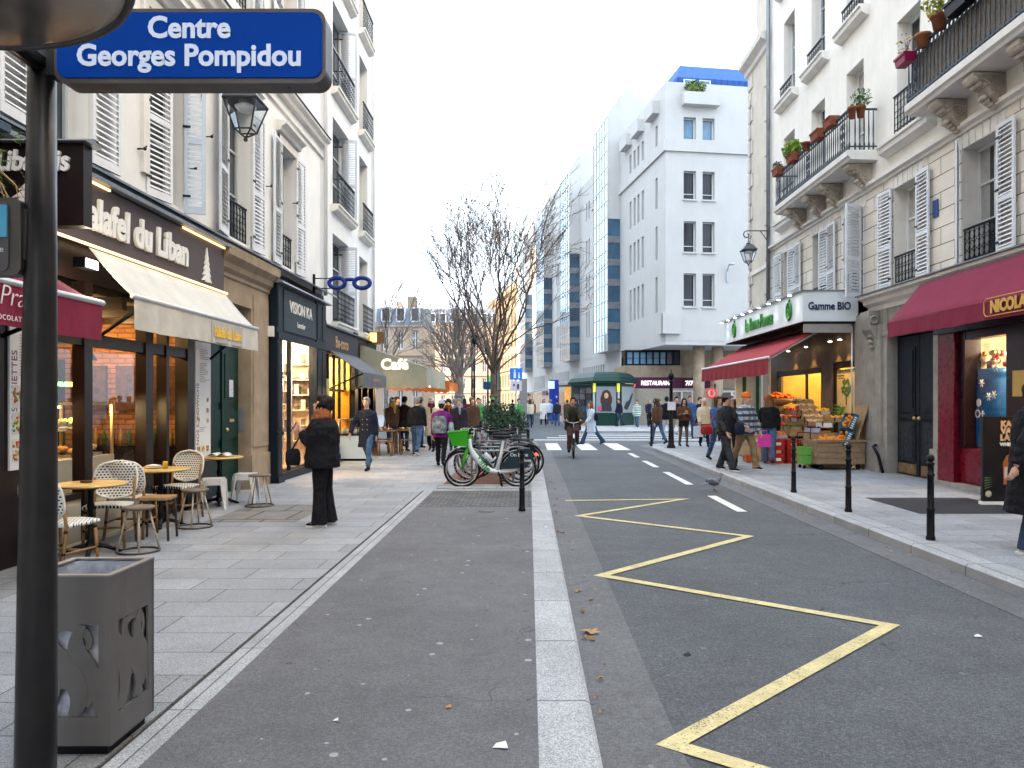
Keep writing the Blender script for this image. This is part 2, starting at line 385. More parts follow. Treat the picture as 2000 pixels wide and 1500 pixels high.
for k, (x0, x1) in enumerate(zx):
    g = MB(); g.add([(x0,25.6,.0125),(x1,25.6,.0125),(x1,29.6,.0125),(x0,29.6,.0125)], [(0,1,2,3)])
    tag(g.build('crossing_bar', m_wht), ('white zebra crossing bar left of the cyclist', 'white zebra crossing bar right of the cyclist', 'white zebra crossing bar nearest the right kerb', 'white zebra crossing bar behind the parked bicycles')[k], 'road marking', 'bars of the near zebra crossing')
for k in range(7):
    g = MB(); y0 = 32.0 + k * .95
    if k % 2: continue
    g.box(.2 + .3*k, 7.2, y0, y0+.5, .0105, .0125)
    tag(g.build('crossing_stripe', m_wht), ('nearest white stripe of the side street crossing', 'second white stripe of the side street crossing', 'third white stripe of the side street crossing', 'farthest white stripe of the side street crossing')[k//2], 'road marking', 'stripes of the side street crossing')
# manholes and utility covers set in the slabs
g = MB(); g.box(-4.3, -3.1, 10.2, 11.9, GZL+.001, GZL+.004); tag(g.build('access_cover', bricks('paved_cover', 'xyz', .55, .8, (.19,.18,.17), (.15,.145,.14), (.05,.05,.05), .02, .75, .2, 120, .5, .3, .2, 3)), 'brown stone access cover in the slabs by the standing woman', 'cover')
g = MB(); g.box(5.3, 6.9, 10.4, 12.1, GZR+.001, GZR+.004); tag(g.build('ventilation_grate', M('grate_dark', (.035, .036, .04), .6, .2, .3, 30, .6, 90)), 'dark flat grate in the right pavement before the wine shop', 'grate')
g = MB(); g.lathe([(.12,0),(.12,.004),(.0,.005)], (-.62, 11.2, GZL-.002), 16); tag(g.build('water_cover', m_iron), 'small round metal cover in the footway near the left bollard', 'cover')

# ================================================================ building kit
m_cream = M('cream_render', (.80, .795, .78), .85, 0, .05, 1.2, .12, 120, dirt=.16)
m_white = M('white_render', (.78, .785, .78), .85, 0, .04, 1.0, .12, 120, dirt=.12)
m_warm = M('warm_cream_render', (.82, .785, .72), .85, 0, .05, 1.2, .12, 120, dirt=.14)
m_trim = M('pale_stone_trim', (.74, .715, .67), .8, 0, .07, 3, .15, 90, dirt=.2)
m_ashlar = bricks('cut_stone', 'yzx', .92, .325, (.76,.705,.625), (.72,.665,.585), (.20,.17,.14), .011, .8, .1, 60, .5, .9, .10, 1.6)
m_tan = M('tan_stone', (.37, .29, .21), .85, 0, .16, 3, .25, 70, dirt=.45)
m_grey = M('grey_stone', (.32, .305, .28), .85, 0, .16, 4, .35, 70, dirt=.5)
m_conc = M('white_concrete', (.495, .487, .472), .85, 0, .04, .7, .12, 120, dirt=.07)
m_paned = M('window_pane_dark', (.018, .022, .028), .12, 0, .6, .6, spec=.3)
m_zinc = M('zinc', (.20, .215, .235), .45, .6, .2, 3)
m_shut = M('shutter_paint', (.70, .72, .755), .55, 0, .06, 3)
m_shutb = M('shutter_paint_blue', (.52, .58, .66), .55, 0, .06, 3)
m_rail = M('iron_rail', (.012, .015, .022), .45, .4, .2, 9)
m_frame = M('window_frame_paint', (.76, .77, .78), .5, 0, .05, 3)
m_framed = M('window_frame_grey', (.46, .50, .53), .5, 0, .05, 3)
def panemat(name, c, r=.04, v=.5):
    return M(name, c, r + .08, 0, v, .45, spec=.6)
m_pane = panemat('window_pane', (.03, .036, .042))
m_paneb = panemat('window_pane_blue', (.10, .22, .34))
m_curtain = M('net_curtain', (.46, .45, .43), .9, 0, .2, 9)
m_black = M('black_paint', (.006, .006, .008), .45, 0, .2, 5)
m_dark = M('dark_void', (.02, .02, .022), .8, 0, .2, 3)

def holed(mb, a0, a1, z0, z1, holes, depth=.25, m=0, mr=None, b=0):
    mr = m if mr is None else mr
    A = sorted({a0, a1, *[x for h in holes for x in h[:2] if a0 < x < a1]}); Z = sorted({z0, z1, *[x for h in holes for x in h[2:4] if z0 < x < z1]})
    for i in range(len(A)-1):
        j = 0
        while j < len(Z)-1:
            am, zm = (A[i]+A[i+1])/2, (Z[j]+Z[j+1])/2
            inside = lambda zz: any(h[0] < am < h[1] and h[2] < zz < h[3] for h in holes)
            if inside(zm): j += 1; continue
            k = j
            while k+1 < len(Z)-1 and not inside((Z[k+1]+Z[k+2])/2): k += 1
            mb.quad((A[i],b,Z[j]), (A[i+1],b,Z[j]), (A[i+1],b,Z[k+1]), (A[i],b,Z[k+1]), m); j = k+1
    for h in holes:
        p, q, r, t = h[:4]; d = b - depth
        mb.quad((p,b,r),(p,d,r),(p,d,t),(p,b,t),mr); mb.quad((q,b,r),(q,d,r),(q,d,t),(q,b,t),mr)
        mb.quad((p,b,t),(p,d,t),(q,d,t),(q,b,t),mr); mb.quad((p,b,r),(p,d,r),(q,d,r),(q,b,r),mr)
def window(parent, fr, a0, a1, z0, z1, d=.25, bars=(.36, .68), mull=True, fm=None, pm=None, curtain=False, fw=.055, b=0):
    f = MB(fr); y0, y1 = b-d+.002, b-d+.05
    f.box(a0, a0+fw, y0, y1, z0, z1); f.box(a1-fw, a1, y0, y1, z0, z1); f.box(a0+fw, a1-fw, y0, y1, z1-fw, z1); f.box(a0+fw, a1-fw, y0, y1, z0, z0+fw*1.4)
    if mull: f.box((a0+a1)/2-fw*.7, (a0+a1)/2+fw*.7, y0, y1+.006, z0+fw*1.4, z1-fw)
    for t in bars:
        z = z0+(z1-z0)*t; h = fw*.35
        if mull:
            f.box(a0+fw, (a0+a1)/2-fw*.7, y0, y1-.006, z-h, z+h); f.box((a0+a1)/2+fw*.7, a1-fw, y0, y1-.006, z-h, z+h)
        else: f.box(a0+fw, a1-fw, y0, y1-.006, z-h, z+h)
    w = f.build('window', fm or m_frame, parent)
    g = MB(fr); g.quad((a0,y0+.012,z0),(a1,y0+.012,z0),(a1,y0+.012,z1),(a0,y0+.012,z1), 0)
    if curtain:
        for s in (0, 1):
            w2 = (a1-a0)*.24; c0 = a0+fw if s == 0 else a1-fw-w2
            g.quad((c0,y0+.016,z0+.05),(c0+w2,y0+.016,z0+.05),(c0+w2,y0+.016,z1-.05),(c0,y0+.016,z1-.05),1)
    p = g.build('pane', [pm or m_pane, m_curtain], w)
    return w
def shutter(parent, fr, ah, w, z0, z1, deg, sgn=1, b=.03, mat=None, slats=None):
    """leaf hinged at ah; sgn is the side it lies on, deg swings it out of the wall"""
    ca, sa = math.cos(R(deg)), math.sin(R(deg))
    f2 = lambda t, n, c: fr(ah + sgn*(t*ca - n*sa*.999), b + t*sa + n*ca, c)
    q = MB(f2); T = .034; st = .055
    q.box(0, st, 0, T, z0, z1); q.box(w-st, w, 0, T, z0, z1)
    zm = z0 + (z1-z0)*.42
    for za, zb in ((z0, z0+.11), (zm-.04, zm+.04), (z1-.07, z1)): q.box(st, w-st, 0, T, za, zb)
    for lo, hi in ((z0+.11, zm-.04), (zm+.04, z1-.07)):
        n = max(4, int((hi-lo)/.07)) if slats is None else slats
        for i in range(n):
            z = lo + (hi-lo)*(i+.5)/n; h = (hi-lo)/n*.30
            q.add([(st,0,z+h),(w-st,0,z+h),(w-st,T,z-h+.006),(st,T,z-h+.006),(st,0,z+h-.008),(w-st,0,z+h-.008),(w-st,T,z-h),(st,T,z-h)],
                  [(0,1,2,3),(7,6,5,4),(3,2,6,7),(0,4,5,1)])
    o = q.build('shutter', mat or m_shut, parent)
    hg = MB(f2)
    for t in (.1, .5, .9):
        z = z0+(z1-z0)*t; hg.box(-.02, .09, T, T+.008, z-.018, z+.018)
    hg.build('hinge', m_rail, o)
    return o
def guard(parent, fr, a0, a1, z0, h, b=.06, step=.11, fancy=True, name='railing', mat=None):
    q = MB(fr); q.box(a0-.03, a1+.03, b-.022, b+.022, z0+h-.03, z0+h); q.box(a0, a1, b-.012, b+.012, z0+.06, z0+.085)
    n = max(2, int((a1-a0)/step))
    for i in range(n+1):
        a = a0+(a1-a0)*i/n; q.box(a-.008, a+.008, b-.008, b+.008, z0, z0+h-.03)
        if fancy and i < n:
            ac = a+(a1-a0)/n/2; r = (a1-a0)/n*.45
            for zc in (z0+.06+r*1.4, z0+h*.5, z0+h-.05-r*1.3):
                q.tube([(ac+r*math.cos(t*.785), b, zc+r*1.2*math.sin(t*.785)) for t in range(8)], .007, 4, closed=True)
    return q.build(name, mat or m_rail, parent)
def sill(mb, a0, a1, z, out=.16, h=.16, m=0):
    mb.profile([(0,z),(out,z),(out,z-.05),(out-.04,z-.07),(out-.05,z-h*.7),(.04,z-h),(0,z-h)], a0, a1, m)

# ================================================================ left row: cream building with shutters
LX = -5.2
A = thing('apartment_building', 'cream apartment building with louvred shutters above the falafel shop', 'building', (LX, 12, 0))
fA = fr_left(LX)
colsA = [(5.3,6.35),(8.0,9.05),(10.42,11.52),(13.18,14.32),(16.02,17.02)]
hA = [(a, b, 4.52, 7.02) for a, b in colsA] + [(a, b, 8.75, 10.95) for a, b in colsA] + [(a, b, 12.4, 14.6) for a, b in colsA]
q = MB(fA); holed(q, -22, 19.45, 4.3, 20, hA, .28); q.quad((-22,0,0),(4,0,0),(4,0,4.3),(-22,0,4.3))
q.box(-22, 19.45, -12, -.9, 4.3, 20.01); q.box(3, 25.4, -12, -6.5, 0, 4.29); q.box(-22, 4, -12, -.3, 0, 4.29); q.box(-60, -22, -12, 0, 0, 30); q.quad((19.45,0,0),(19.45,-12,0),(19.45,-12,20),(19.45,0,20)); q.quad((-22,0,20),(19.45,0,20),(19.45,-.9,20),(-22,-.9,20))
q.build('wall', m_cream, A)
q = MB(fA)
q.profile([(0,8.0),(.10,8.02),(.12,8.1),(.20,8.16),(.20,8.22),(0,8.3)], -22, 19.4); q.profile([(0,7.72),(.05,7.74),(.05,7.8),(0,7.82)], -22, 19.4)
for a, b in colsA:
    for z in (7.22, 11.15):
        q.profile([(0,z),(.09,z+.02),(.12,z+.1),(.22,z+.15),(.22,z+.2),(0,z+.24)], a-.22, b+.22)
    for z in (7.02, 10.95):
        q.box(a-.14, a-.002, 0, .05, z-2.3, z+.16); q.box(b+.002, b+.14, 0, .05, z-2.3, z+.16); q.box(a-.14, b+.14, 0, .052, z+.002, z+.16)
q.build('cornice', m_trim, A)
q = MB(fA); q.profile([(.0,8.3),(.23,8.225),(.23,8.245),(0,8.33)], -22, 19.4); q.profile([(0,4.42),(.26,4.30),(.26,4.33),(0,4.47)], 4.2, 19.4)
q.build('ledge_flashing', m_zinc, A)
for i, (a, b) in enumerate(colsA):
    window(A, fA, a, b, 4.52, 7.02, .28, fm=m_framed); window(A, fA, a, b, 8.75, 10.95, .28); window(A, fA, a, b, 12.4, 14.6, .28)
    w = .56
    if i != 2: shutter(A, fA, a-.01, w, 4.46, 7.06, 3 if i != 3 else 8, -1, mat=m_shut)
    else: shutter(A, fA, a+.02, w, 4.46, 7.06, 10, 1, b=-.02, mat=m_shut)
    if i != 2: shutter(A, fA, b+.01, w, 4.46, 7.06, 4, 1, mat=m_shut)
    else: shutter(A, fA, b+.01, .30, 4.46, 7.06, 74, 1, mat=m_shutb)
    for zz in (8.72,):
        shutter(A, fA, a-.01, w, zz, 10.98, 4, -1); shutter(A, fA, b+.01, w, zz, 10.98, 4, 1)
    if i >= 3: guard(A, fA, a+.01, b-.01, 4.5, .72, -.08, .14)
    guard(A, fA, a+.01, b-.01, 8.75, .8, -.08, .14)
q = MB(fA); q.tube([(19.3,.09,4.3),(19.3,.09,20)], .05, 8); q.build('drainpipe', m_cream, A)
for k, (y, z) in enumerate(((9.35, 5.6), (10.2, 5.0), (11.75, 5.2), (12.35, 5.9), (15.2, 5.9), (16.9, 6.0))):
    q = MB(fA); q.tube([(y,.0,z),(y,.09,z),(y+.05,.1,z+.05)], .012, 5); q.ball((y,.1,z),.025); q.build('shutter_catch', m_rail, A)

# ---- white building at the end of the left row
B = thing('apartment_building', 'tall plain white apartment building with iron window guards at the left corner', 'building', (LX, 22.5, 0))
hB = []
for k in range(6):
    z = 3.75+3.1*k; hB += [(20.35, 22.15, z, z+2.35), (23.55, 24.75, z, z+2.35)]
q = MB(fA); holed(q, 19.46, 25.5, 3.62, 23, hB, .3); q.box(19.46, 25.5, -12, -.9, 0, 23.01)
q.quad((25.5,0,0),(25.5,-.9,0),(25.5,-.9,23),(25.5,0,23)); q.quad((19.46,0,23),(25.5,0,23),(25.5,-.9,23),(19.46,-.9,23))
q.build('wall', m_white, B)
for k in range(6):
    z = 3.75+3.1*k
    for a, b in ((20.2, 22.5), (23.4, 25.0)): q = MB(fA); sill(q, a, b, z-.01, .22, .2); q.build('sill', m_trim, B)
for k in range(6):
    z = 3.75+3.1*k
    window(B, fA, 20.35, 22.15, z, z+2.35, .3, fm=m_framed); window(B, fA, 23.55, 24.75, z, z+2.35, .3, fm=m_framed)
    guard(B, fA, 20.28, 22.3, z, .85, .14, .15); guard(B, fA, 23.48, 24.9, z, .85, .14, .15)
    shutter(B, fA, 22.12, .5, z+.02, z+2.33, 78, 1, b=-.26, mat=m_shutb, slats=24)
q = MB(fA); q.tube([(25.35,.08,3.6),(25.35,.08,23)], .05, 6); q.build('drainpipe', m_white, B)

# ================================================================ right row: warm cream building with balconies
RX = 7.65
C = thing('apartment_building', 'warm cream apartment building with planted balconies above the wine shop and greengrocer', 'building', (RX, 16, 0))
fC = fr_right(RX)
c1 = [(22.05,23.1),(19.62,20.72),(17.6,18.62),(15.1,16.1),(12.5,13.55),(9.9,10.95),(7.4,8.4)]
c2 = [(22.1,23.05),(19.85,20.8),(17.55,18.5),(15.0,15.95),(12.5,13.45),(10.0,10.95),(7.5,8.45)]
hC = [(a, b, 4.05, 6.08) for a, b in c1]
q = MB(fC); holed(q, -22, 24.35, 3.95, 6.36, hC, .32, 0, 1); q.build('stone_wall', [m_ashlar, m_trim], C)
for a, b in c1:                                        # splayed lintel stones
    q = MB(fC)
    for k in range(-3, 4):
        am = (a+b)/2 + k*.2
        q.add([(am-.088,.012,6.085),(am+.088,.012,6.085),(am+.088+k*.012,.012,6.335),(am-.088+k*.012,.012,6.335),(am-.088,-.01,6.085),(am+.088,-.01,6.085),(am+.088+k*.012,-.01,6.335),(am-.088+k*.012,-.01,6.335)],
              [(0,1,2,3),(0,4,5,1),(1,5,6,2),(3,7,4,0)])
    q.build('lintel', m_trim, C)
hC2 = [(a, b, 7.16, 9.5) for a, b in c2] + [(a, b, 10.6, 12.95) for a, b in c2] + [(a, b, 14.0, 16.2) for a, b in c2]
q = MB(fC); holed(q, -22, 24.35, 6.5, 36, hC2, .3); q.box(-80, 24.35, -14, -.9, 3.6, 36.01); q.box(-80, -22, -1, 0, 3.6, 36)
q.quad((24.35,0,3.6),(24.35,-.9,3.6),(24.35,-.9,36),(24.35,0,36)); q.quad((-22,0,36),(24.35,0,36),(24.35,-.9,36),(-22,-.9,36)); q.box(-80, 7, -12, 0, 0, 3.59); q.box(6.9, 24.3, -14, -6, 0, 3.59)
q.build('wall', m_warm, C)
q = MB(fC)
q.profile([(0,6.34),(.05,6.35),(.06,6.40),(.13,6.43),(.13,6.50),(0,6.52)], -22, 24.4)
q.build('moulding', m_trim, C)
for a, b, z in [(a-.3, b+.3, z) for a, b in c2 for z in (10.58, 13.98)] + [(21.9, 23.4, 7.0), (14.4, 16.4, 7.06)]:
    q = MB(fC); sill(q, a, b, z, .24, .24); q.build('sill', m_trim, C)
q = MB(fC); q.profile([(-.01,3.62),(.05,3.62),(.05,3.72),(.16,3.78),(.18,3.86),(.30,3.90),(.30,3.96),(0,3.98)], 6, 17.2); q.build('cornice', m_trim, C)
q = MB(fC); q.profile([(0,3.985),(.34,3.965),(.34,3.99),(0,4.03)], 6, 17.25); q.build('ledge_flashing', m_zinc, C)
for i, (a, b) in enumerate(c1):
    window(C, fC, a, b, 4.05, 6.08, .32, curtain=True); w = (b-a)/2+.02
    guard(C, fC, a+.02, b-.02, 4.05, .62, -.03, .13)
    if i == 0: L = ((b+.05,.62,3,1),(a+.02,.50,6,1),(a-.03,.6,4,-1))
    elif i == 1: L = ((a+.02,.50,6,1),(a-.02,.6,4,-1))
    elif i == 2: L = ((b-.04,.5,3,-1),(a-.0,.55,58,-1))
    elif i == 4: L = ((b+.05,.52,33,-1),(a-.02,.52,4,-1))
    else: L = ((b+.02,.55,4,1),(a-.02,.55,4,-1))
    for ah, ww, dg, sg in L: shutter(C, fC, ah, ww, 4.0, 6.12, dg, sg, b=.03 if not (i < 2 and ah == a+.02) else -.02)
for i, (a, b) in enumerate(c2):
    window(C, fC, a, b, 7.16, 9.5, .3, curtain=(i % 2 == 0)); window(C, fC, a, b, 10.6, 12.95, .3, fm=m_framed); window(C, fC, a, b, 14.0, 16.2, .3)
    guard(C, fC, a+.01, b-.01, 10.6, .42, .1, .12)
    if i in (0, 3): guard(C, fC, a+.01, b-.01, 7.16, .8, .06, .12)
def balcony(parent, fr, a0, a1, zf, b1, consoles, plain_end=True):
    q = MB(fr); q.profile([(0,zf),(b1,zf),(b1,zf-.12),(b1-.05,zf-.15),(b1-.07,zf-.2),(0,zf-.22)], a0, a1)
    sl = q.build('balcony', m_trim, parent)
    r = MB(fr); zt = zf+.92; bb = b1-.06
    r.box(a0+.03, a1-.03, bb-.03, bb+.03, zt-.04, zt); r.box(a0+.03, a1-.03, bb-.015, bb+.015, zf+.07, zf+.1); r.box(a0+.03, a1-.03, bb-.012, bb+.012, zt-.17, zt-.15)
    n = int((a1-a0)/.125)
    for i in range(n+1):
        a = a0+.05+(a1-a0-.1)*i/n
        r.tube([(a,bb,zf),(a,bb,zf+.12),(a,bb,zf+.2),(a,bb,zf+.45),(a,bb,zt-.2),(a,bb,zt-.05)], [.014,.024,.011,.017,.011,.013], 6)
        if i < n:
            ac = a+(a1-a0)/n/2
            r.tube([(ac+.045*math.cos(t*1.05),bb,zt-.095+.05*math.sin(t*1.05)) for t in range(6)], .009, 4, closed=True)
    for a in (a0+.03, a1-.03):
        r.box(a-.015, a+.015, .0, bb-.03, zt-.04, zt); r.box(a-.01, a+.01, 0, bb-.015, zf+.07, zf+.1)
        for k in range(5):
            b = .08+(bb-.1)*k/5
            r.tube([(a,b,zf),(a,b,zf+.12),(a,b,zf+.2),(a,b,zf+.45),(a,b,zt-.2),(a,b,zt-.05)], [.014,.024,.011,.017,.011,.013], 6)
    for a in (a0+.35, a1-.35, (a0+a1)/2):                  # wider ornamental panels
        for zz in (zf+.22, zf+.42, zf+.62):
            for s in (-1, 1): r.tube([(a+s*.06+.05*math.cos(t*.785),bb+.012,zz+.08*math.sin(t*.785)) for t in range(8)], .01, 4, closed=True)
    r.build('balustrade', M('iron_weathered', (.07,.085,.10), .5, .4, .35, 12), sl)
    for a in consoles:
        k = MB(fr); zb = zf-.22; w = .15; L = b1-.12
        prof = [(0,zb),(L,zb),(L,zb-.07),(L-.03,zb-.11),(L-.10,zb-.14),(L-.16,zb-.12),(L-.24,zb-.2),(.22,zb-.36),(.14,zb-.46),(.05,zb-.5),(0,zb-.5)]
        k.profile(prof, a-w, a+w)
        for s in (-1, 1):
            sp = lambda cb, cz, r0, tn: [(a+s*(w+.006), cb+(r0*(1-t/(tn*8+2)))*math.cos(t*.785), cz+(r0*(1-t/(tn*8+2)))*math.sin(t*.785)) for t in range(tn*8)]
            k.tube(sp(.17, zb-.2, .13, 2), .018, 5); k.tube(sp(L-.09, zb-.075, .06, 2), .014, 5)
            k.tube([(a+s*(w+.004), L-.16, zb-.1),(a+s*(w+.004), L-.28, zb-.17),(a+s*(w+.004), .26, zb-.3),(a+s*(w+.004), .12, zb-.38)], .02, 5)
            k.tube([(a+s*(w+.004), .04, zb-.03),(a+s*(w+.004), L-.04, zb-.03)], .022, 5)
        for t in range(5): k.ball((a-w+.03+t*.06, L-.22-.02*t*0, zb-.18), .035, .05, .045, 6, 5)
        for t in range(4): k.ball((a, .30-.06*t, zb-.37-.05*t), .12-.02*t, .05, .05, 8, 5)
        k.tube([(a-w-.01, L-.08, zb-.08),(a+w+.01, L-.08, zb-.08)], .062, 9); k.tube([(a-w+.02, L-.15, zb-.16),(a+w-.02, L-.15, zb-.16)], .045, 8)
        k.build('console', M('console_stone', (.50,.44,.37), .85, 0, .18, 7, .4, 60, dirt=.55), sl)
    return sl
balcony(C, fC, 16.85, 21.95, 7.16, .66, (17.25, 18.85, 19.9, 21.3))
bal2 = balcony(C, fC, 6.2, 14.3, 7.14, .66, (13.55, 12.45, 11.3, 9.9, 8.5))
q = MB(fC); q.box(6.3, 14.1, .5, .52, 7.2, 7.98); q.build('balcony_screen', M('reed_screen', (.20,.16,.125), .9, 0, .35, 40), C)
q = MB(fC); q.box(14.32, 14.5, .014, .03, 5.1, 5.42); q.build('enamel_plate', M('plate_enamel_blue', (.02,.07,.22), .4), C)
q = MB(fC); q.tube([(24.22,.1,3.4),(24.22,.1,20)], .065, 8); q.build('drainpipe', m_zinc, C)

# ---- narrow stone building with quoins at the crossing
D = thing('stone_building', 'narrow ashlar building with quoins and a drainpipe at the right corner', 'building', (RX, 25.5, 0))
fD = fr_right(RX)
q = MB(fD); q.box(24.37, 26.7, -12, 0, 0, 13.3); q.box(24.37, 26.5, -14, -.2, 13.3, 36)
for k in range(24):
    z = .6+k*.56
    if z > 12.6: break
    w = .5 if k % 2 else .34
    q.box(26.7-w, 26.73, -.4, .035, z, z+.44)
    q.box(24.4, 24.4+(.84-w), -.1, .03, z, z+.44)
q.build('wall', M('ashlar_corner', (.62,.565,.49), .85, 0, .08, 2, .2, 60, dirt=.2), D)
q = MB(fD); q.profile([(0,12.9),(.08,12.95),(.1,13.1),(.3,13.2),(.32,13.35),(0,13.5)], 24.37, 26.95)
q.profile([(0,5.9),(.05,5.92),(.05,6.05),(0,6.07)], 24.37, 26.72); q.build('cornice', m_trim, D)
q = MB(fD); q.box(26.68, 26.76, -.3, .08, .1, 3.6); q.box(26.4, 26.45, .02, .05, 2.5, 12); q.build('drainpipe', m_zinc, D)

# ================================================================ modern white block across the crossing
EC = Vector((8.37, 47, 0)); ed = Vector((-.155, 1, 0)).normalized(); en = Vector((-ed.y, ed.x, 0)); ef = Vector((ed.y, -ed.x, 0))
fEl = fr_dir(EC, ed)                                         # street face, a runs away
fEf = lambda a, b, c: tuple(EC + ef*a - ed*b + Vector((0, 0, c)))   # face looking back at the crossing
E = thing('office_block', 'big white modern block on pillars with a blue metal roof beyond the crossing', 'building', tuple(EC))
rows = ((17.75,19.1,0), (14.05,15.8,1), (10.8,12.7,1), (7.45,9.5,1))
hF = [(a, b, z0, z1) for z0, z1, t in rows for a, b in ((1.15,1.95),(2.37,3.15))] + [(a, b, z0, z1) for z0, z1, t in rows for a, b in ((7.0,7.8),(8.2,9.0))]
sl4 = [(4.45,4.95),(5.45,5.95),(6.35,6.85),(7.35,7.85)]
hL = [(a, b, z0-.2, z1) for z0, z1, t in rows for a, b in sl4 + [(1.55, 2.0)]]
q = MB(fEf); holed(q, 0, 13, 5.35, 21.2, hF, .35); q.fr = fEl; holed(q, 0, 10.3, 5.35, 21.2, hL, .35)
for f2, L in ((fEf, 13), (fEl, 10.3)):
    q.fr = f2; q.box(0 if f2 is fEf else -.14, L, 0, .14, 16.95, 17.65)
q.fr = fEf; q.box(.3, 13, -9.5, -.9, 5.36, 20.9); q.box(0, 13, -9, -.01, 5.1, 5.34)
q.box(1.0, 3.3, 0, .5, 19.75, 20.5); q.fr = fEl
for a in (1.2, 4.4, 7.2): q.box(a, a+1.7, 0, .45, 19.7, 20.5)
q.build('wall', m_conc, E)
q = MB(fEf); q.add([(.9,-.5,20.7),(13,-.5,20.7),(13,-.5,21.75),(.9,-.5,21.75),(.9,-8,20.7),(.9,-8,21.75),(1.6,-1.9,23.1),(13,-1.9,23.1),(1.6,-8,23.1)],
      [(0,1,2,3),(4,0,3,5),(3,2,7,6),(5,3,6,8)])
for k in range(30):
    a = 1.0+k*.4; q.box(a, a+.06, -.5, -.46, 20.9, 21.75); 
q.build('roof', M('blue_metal_roof', (.035,.10,.30), .7, 0, .2, 5), E)
for z0, z1, t in rows:
    for a, b in ((1.15,1.95),(2.37,3.15),(7.0,7.8),(8.2,9.0)):
        window(E, fEf, a, b, z0, z1, .35, (.22,) if t else (), False, m_frame, m_paned if t else m_paneb, curtain=False)
    for a, b in sl4 + [(1.55,2.0)]: window(E, fEl, a, b, z0-.2, z1, .3, (.2,), False, m_framed, M('pane_bright', (.045,.055,.065), .08, 0, .4, 1, spec=.5), fw=.05)
for a in (1.3, 2.3): window(E, fEf, a, a+.75, 20.72, 21.6, .44, (), False, m_frame, m_paneb)
for z0, z1, t in rows[1:]:
    for a, b in ((1.15,1.95),(2.37,3.15)): q = MB(fEf); q.box(a-.06, b+.06, .002, .1, z0-.1, z0-.002); q.build('sill', m_conc, E)
q = MB(fEl); q.box(-.3, .9, 0, .28, 5.75, 7.0); q.fr = fEf; q.box(-.28, .9, .0, .28, 5.75, 7.0)
q.build('corner_box', m_conc, E)
q = MB(); yb = 52
q.box(6.55, 12.4, yb, yb+6, .1, 2.5, 1); q.box(6.45, 10.3, yb-.03, yb+6, 3.25, 4.05); q.box(10.31, 14.5, yb+.5, yb+6, 2.5, 5.1); q.box(6.5, 10.25, yb+.05, yb+1, 4.05, 5.1, 2)
q.box(12.5, 16, yb+.8, yb+6, .1, 2.5, 1); q.box(6.45, 10.3, yb-.02, yb+.3, 2.5, 3.24, 3)
q.build('ground_floor', [m_tan, M('shop_blind', (.46,.41,.34), .7), m_dark, M('plum_fascia', (.10,.022,.06), .5)], E)
for k in range(8):
    x = 6.62+k*.45; window(E, fr_front(yb+.02), x, x+.42, 4.1, 4.98, .03, (.5,), False, m_rail, m_paneb if k < 6 else m_pane, fw=.04)
for k, x in enumerate((10.75, 12.0, 14.0)):
    q = MB(); q.lathe([(.36,.1),(.36,5.2)], (x, 48.6+k*.3, 0), 18); q.build('pillar', m_tan, E)
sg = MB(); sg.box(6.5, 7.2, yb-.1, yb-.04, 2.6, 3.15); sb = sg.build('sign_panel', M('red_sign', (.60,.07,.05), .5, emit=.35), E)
text('lettering', 'Resto', .3, (6.85, yb-.11, 2.78), 'front', M('sign_white', (.8,.8,.78), .5, emit=.5), sb, .005, .006)
text('lettering', 'RESTAURANT', .42, (8.65, yb-.05, 2.72), 'front', M('sign_white', (.8,.8,.78)), E, .02, .003, sx=.82)
text('lettering', '7/7', .42, (10.95, yb+.46, 2.72), 'front', M('sign_white', (.8,.8,.78)), E, .02, .008)
q = MB(); q.box(10.32, 12.4, yb+.47, yb+.5, 2.5, 3.24); q.box(12.6, 16, yb+.76, yb+.8, 2.5, 3.3); q.build('fascia', M('plum_fascia', (.10,.022,.06)), E)
text('lettering', 'RESTAURANT', .42, (14.5, yb+.74, 2.72), 'front', M('sign_white', (.8,.8,.78)), E, .02, .003, sx=.82)
for x in (9.6, 13.2):
    window(E, fr_front(yb-.04+ (0 if x < 12 else .85)), x, x+1.5, .2, 2.35, .03, (), True, m_frame, M('lit_shop_pane', (.3,.28,.24), .2, 0, .5, 2), fw=.09)
q = MB(fEf); q.box(3.9, 4.0, .02, .1, 9.0, 9.8); q.tube([(3.95,.1,9.7),(3.95,.25,10.0),(3.95,.7,10.05)], .04, 6); q.lathe([(.2,0),(.16,.1),(.03,.16)], (3.95,.75,9.95), 10); q.build('wall_lamp', m_framed, E)
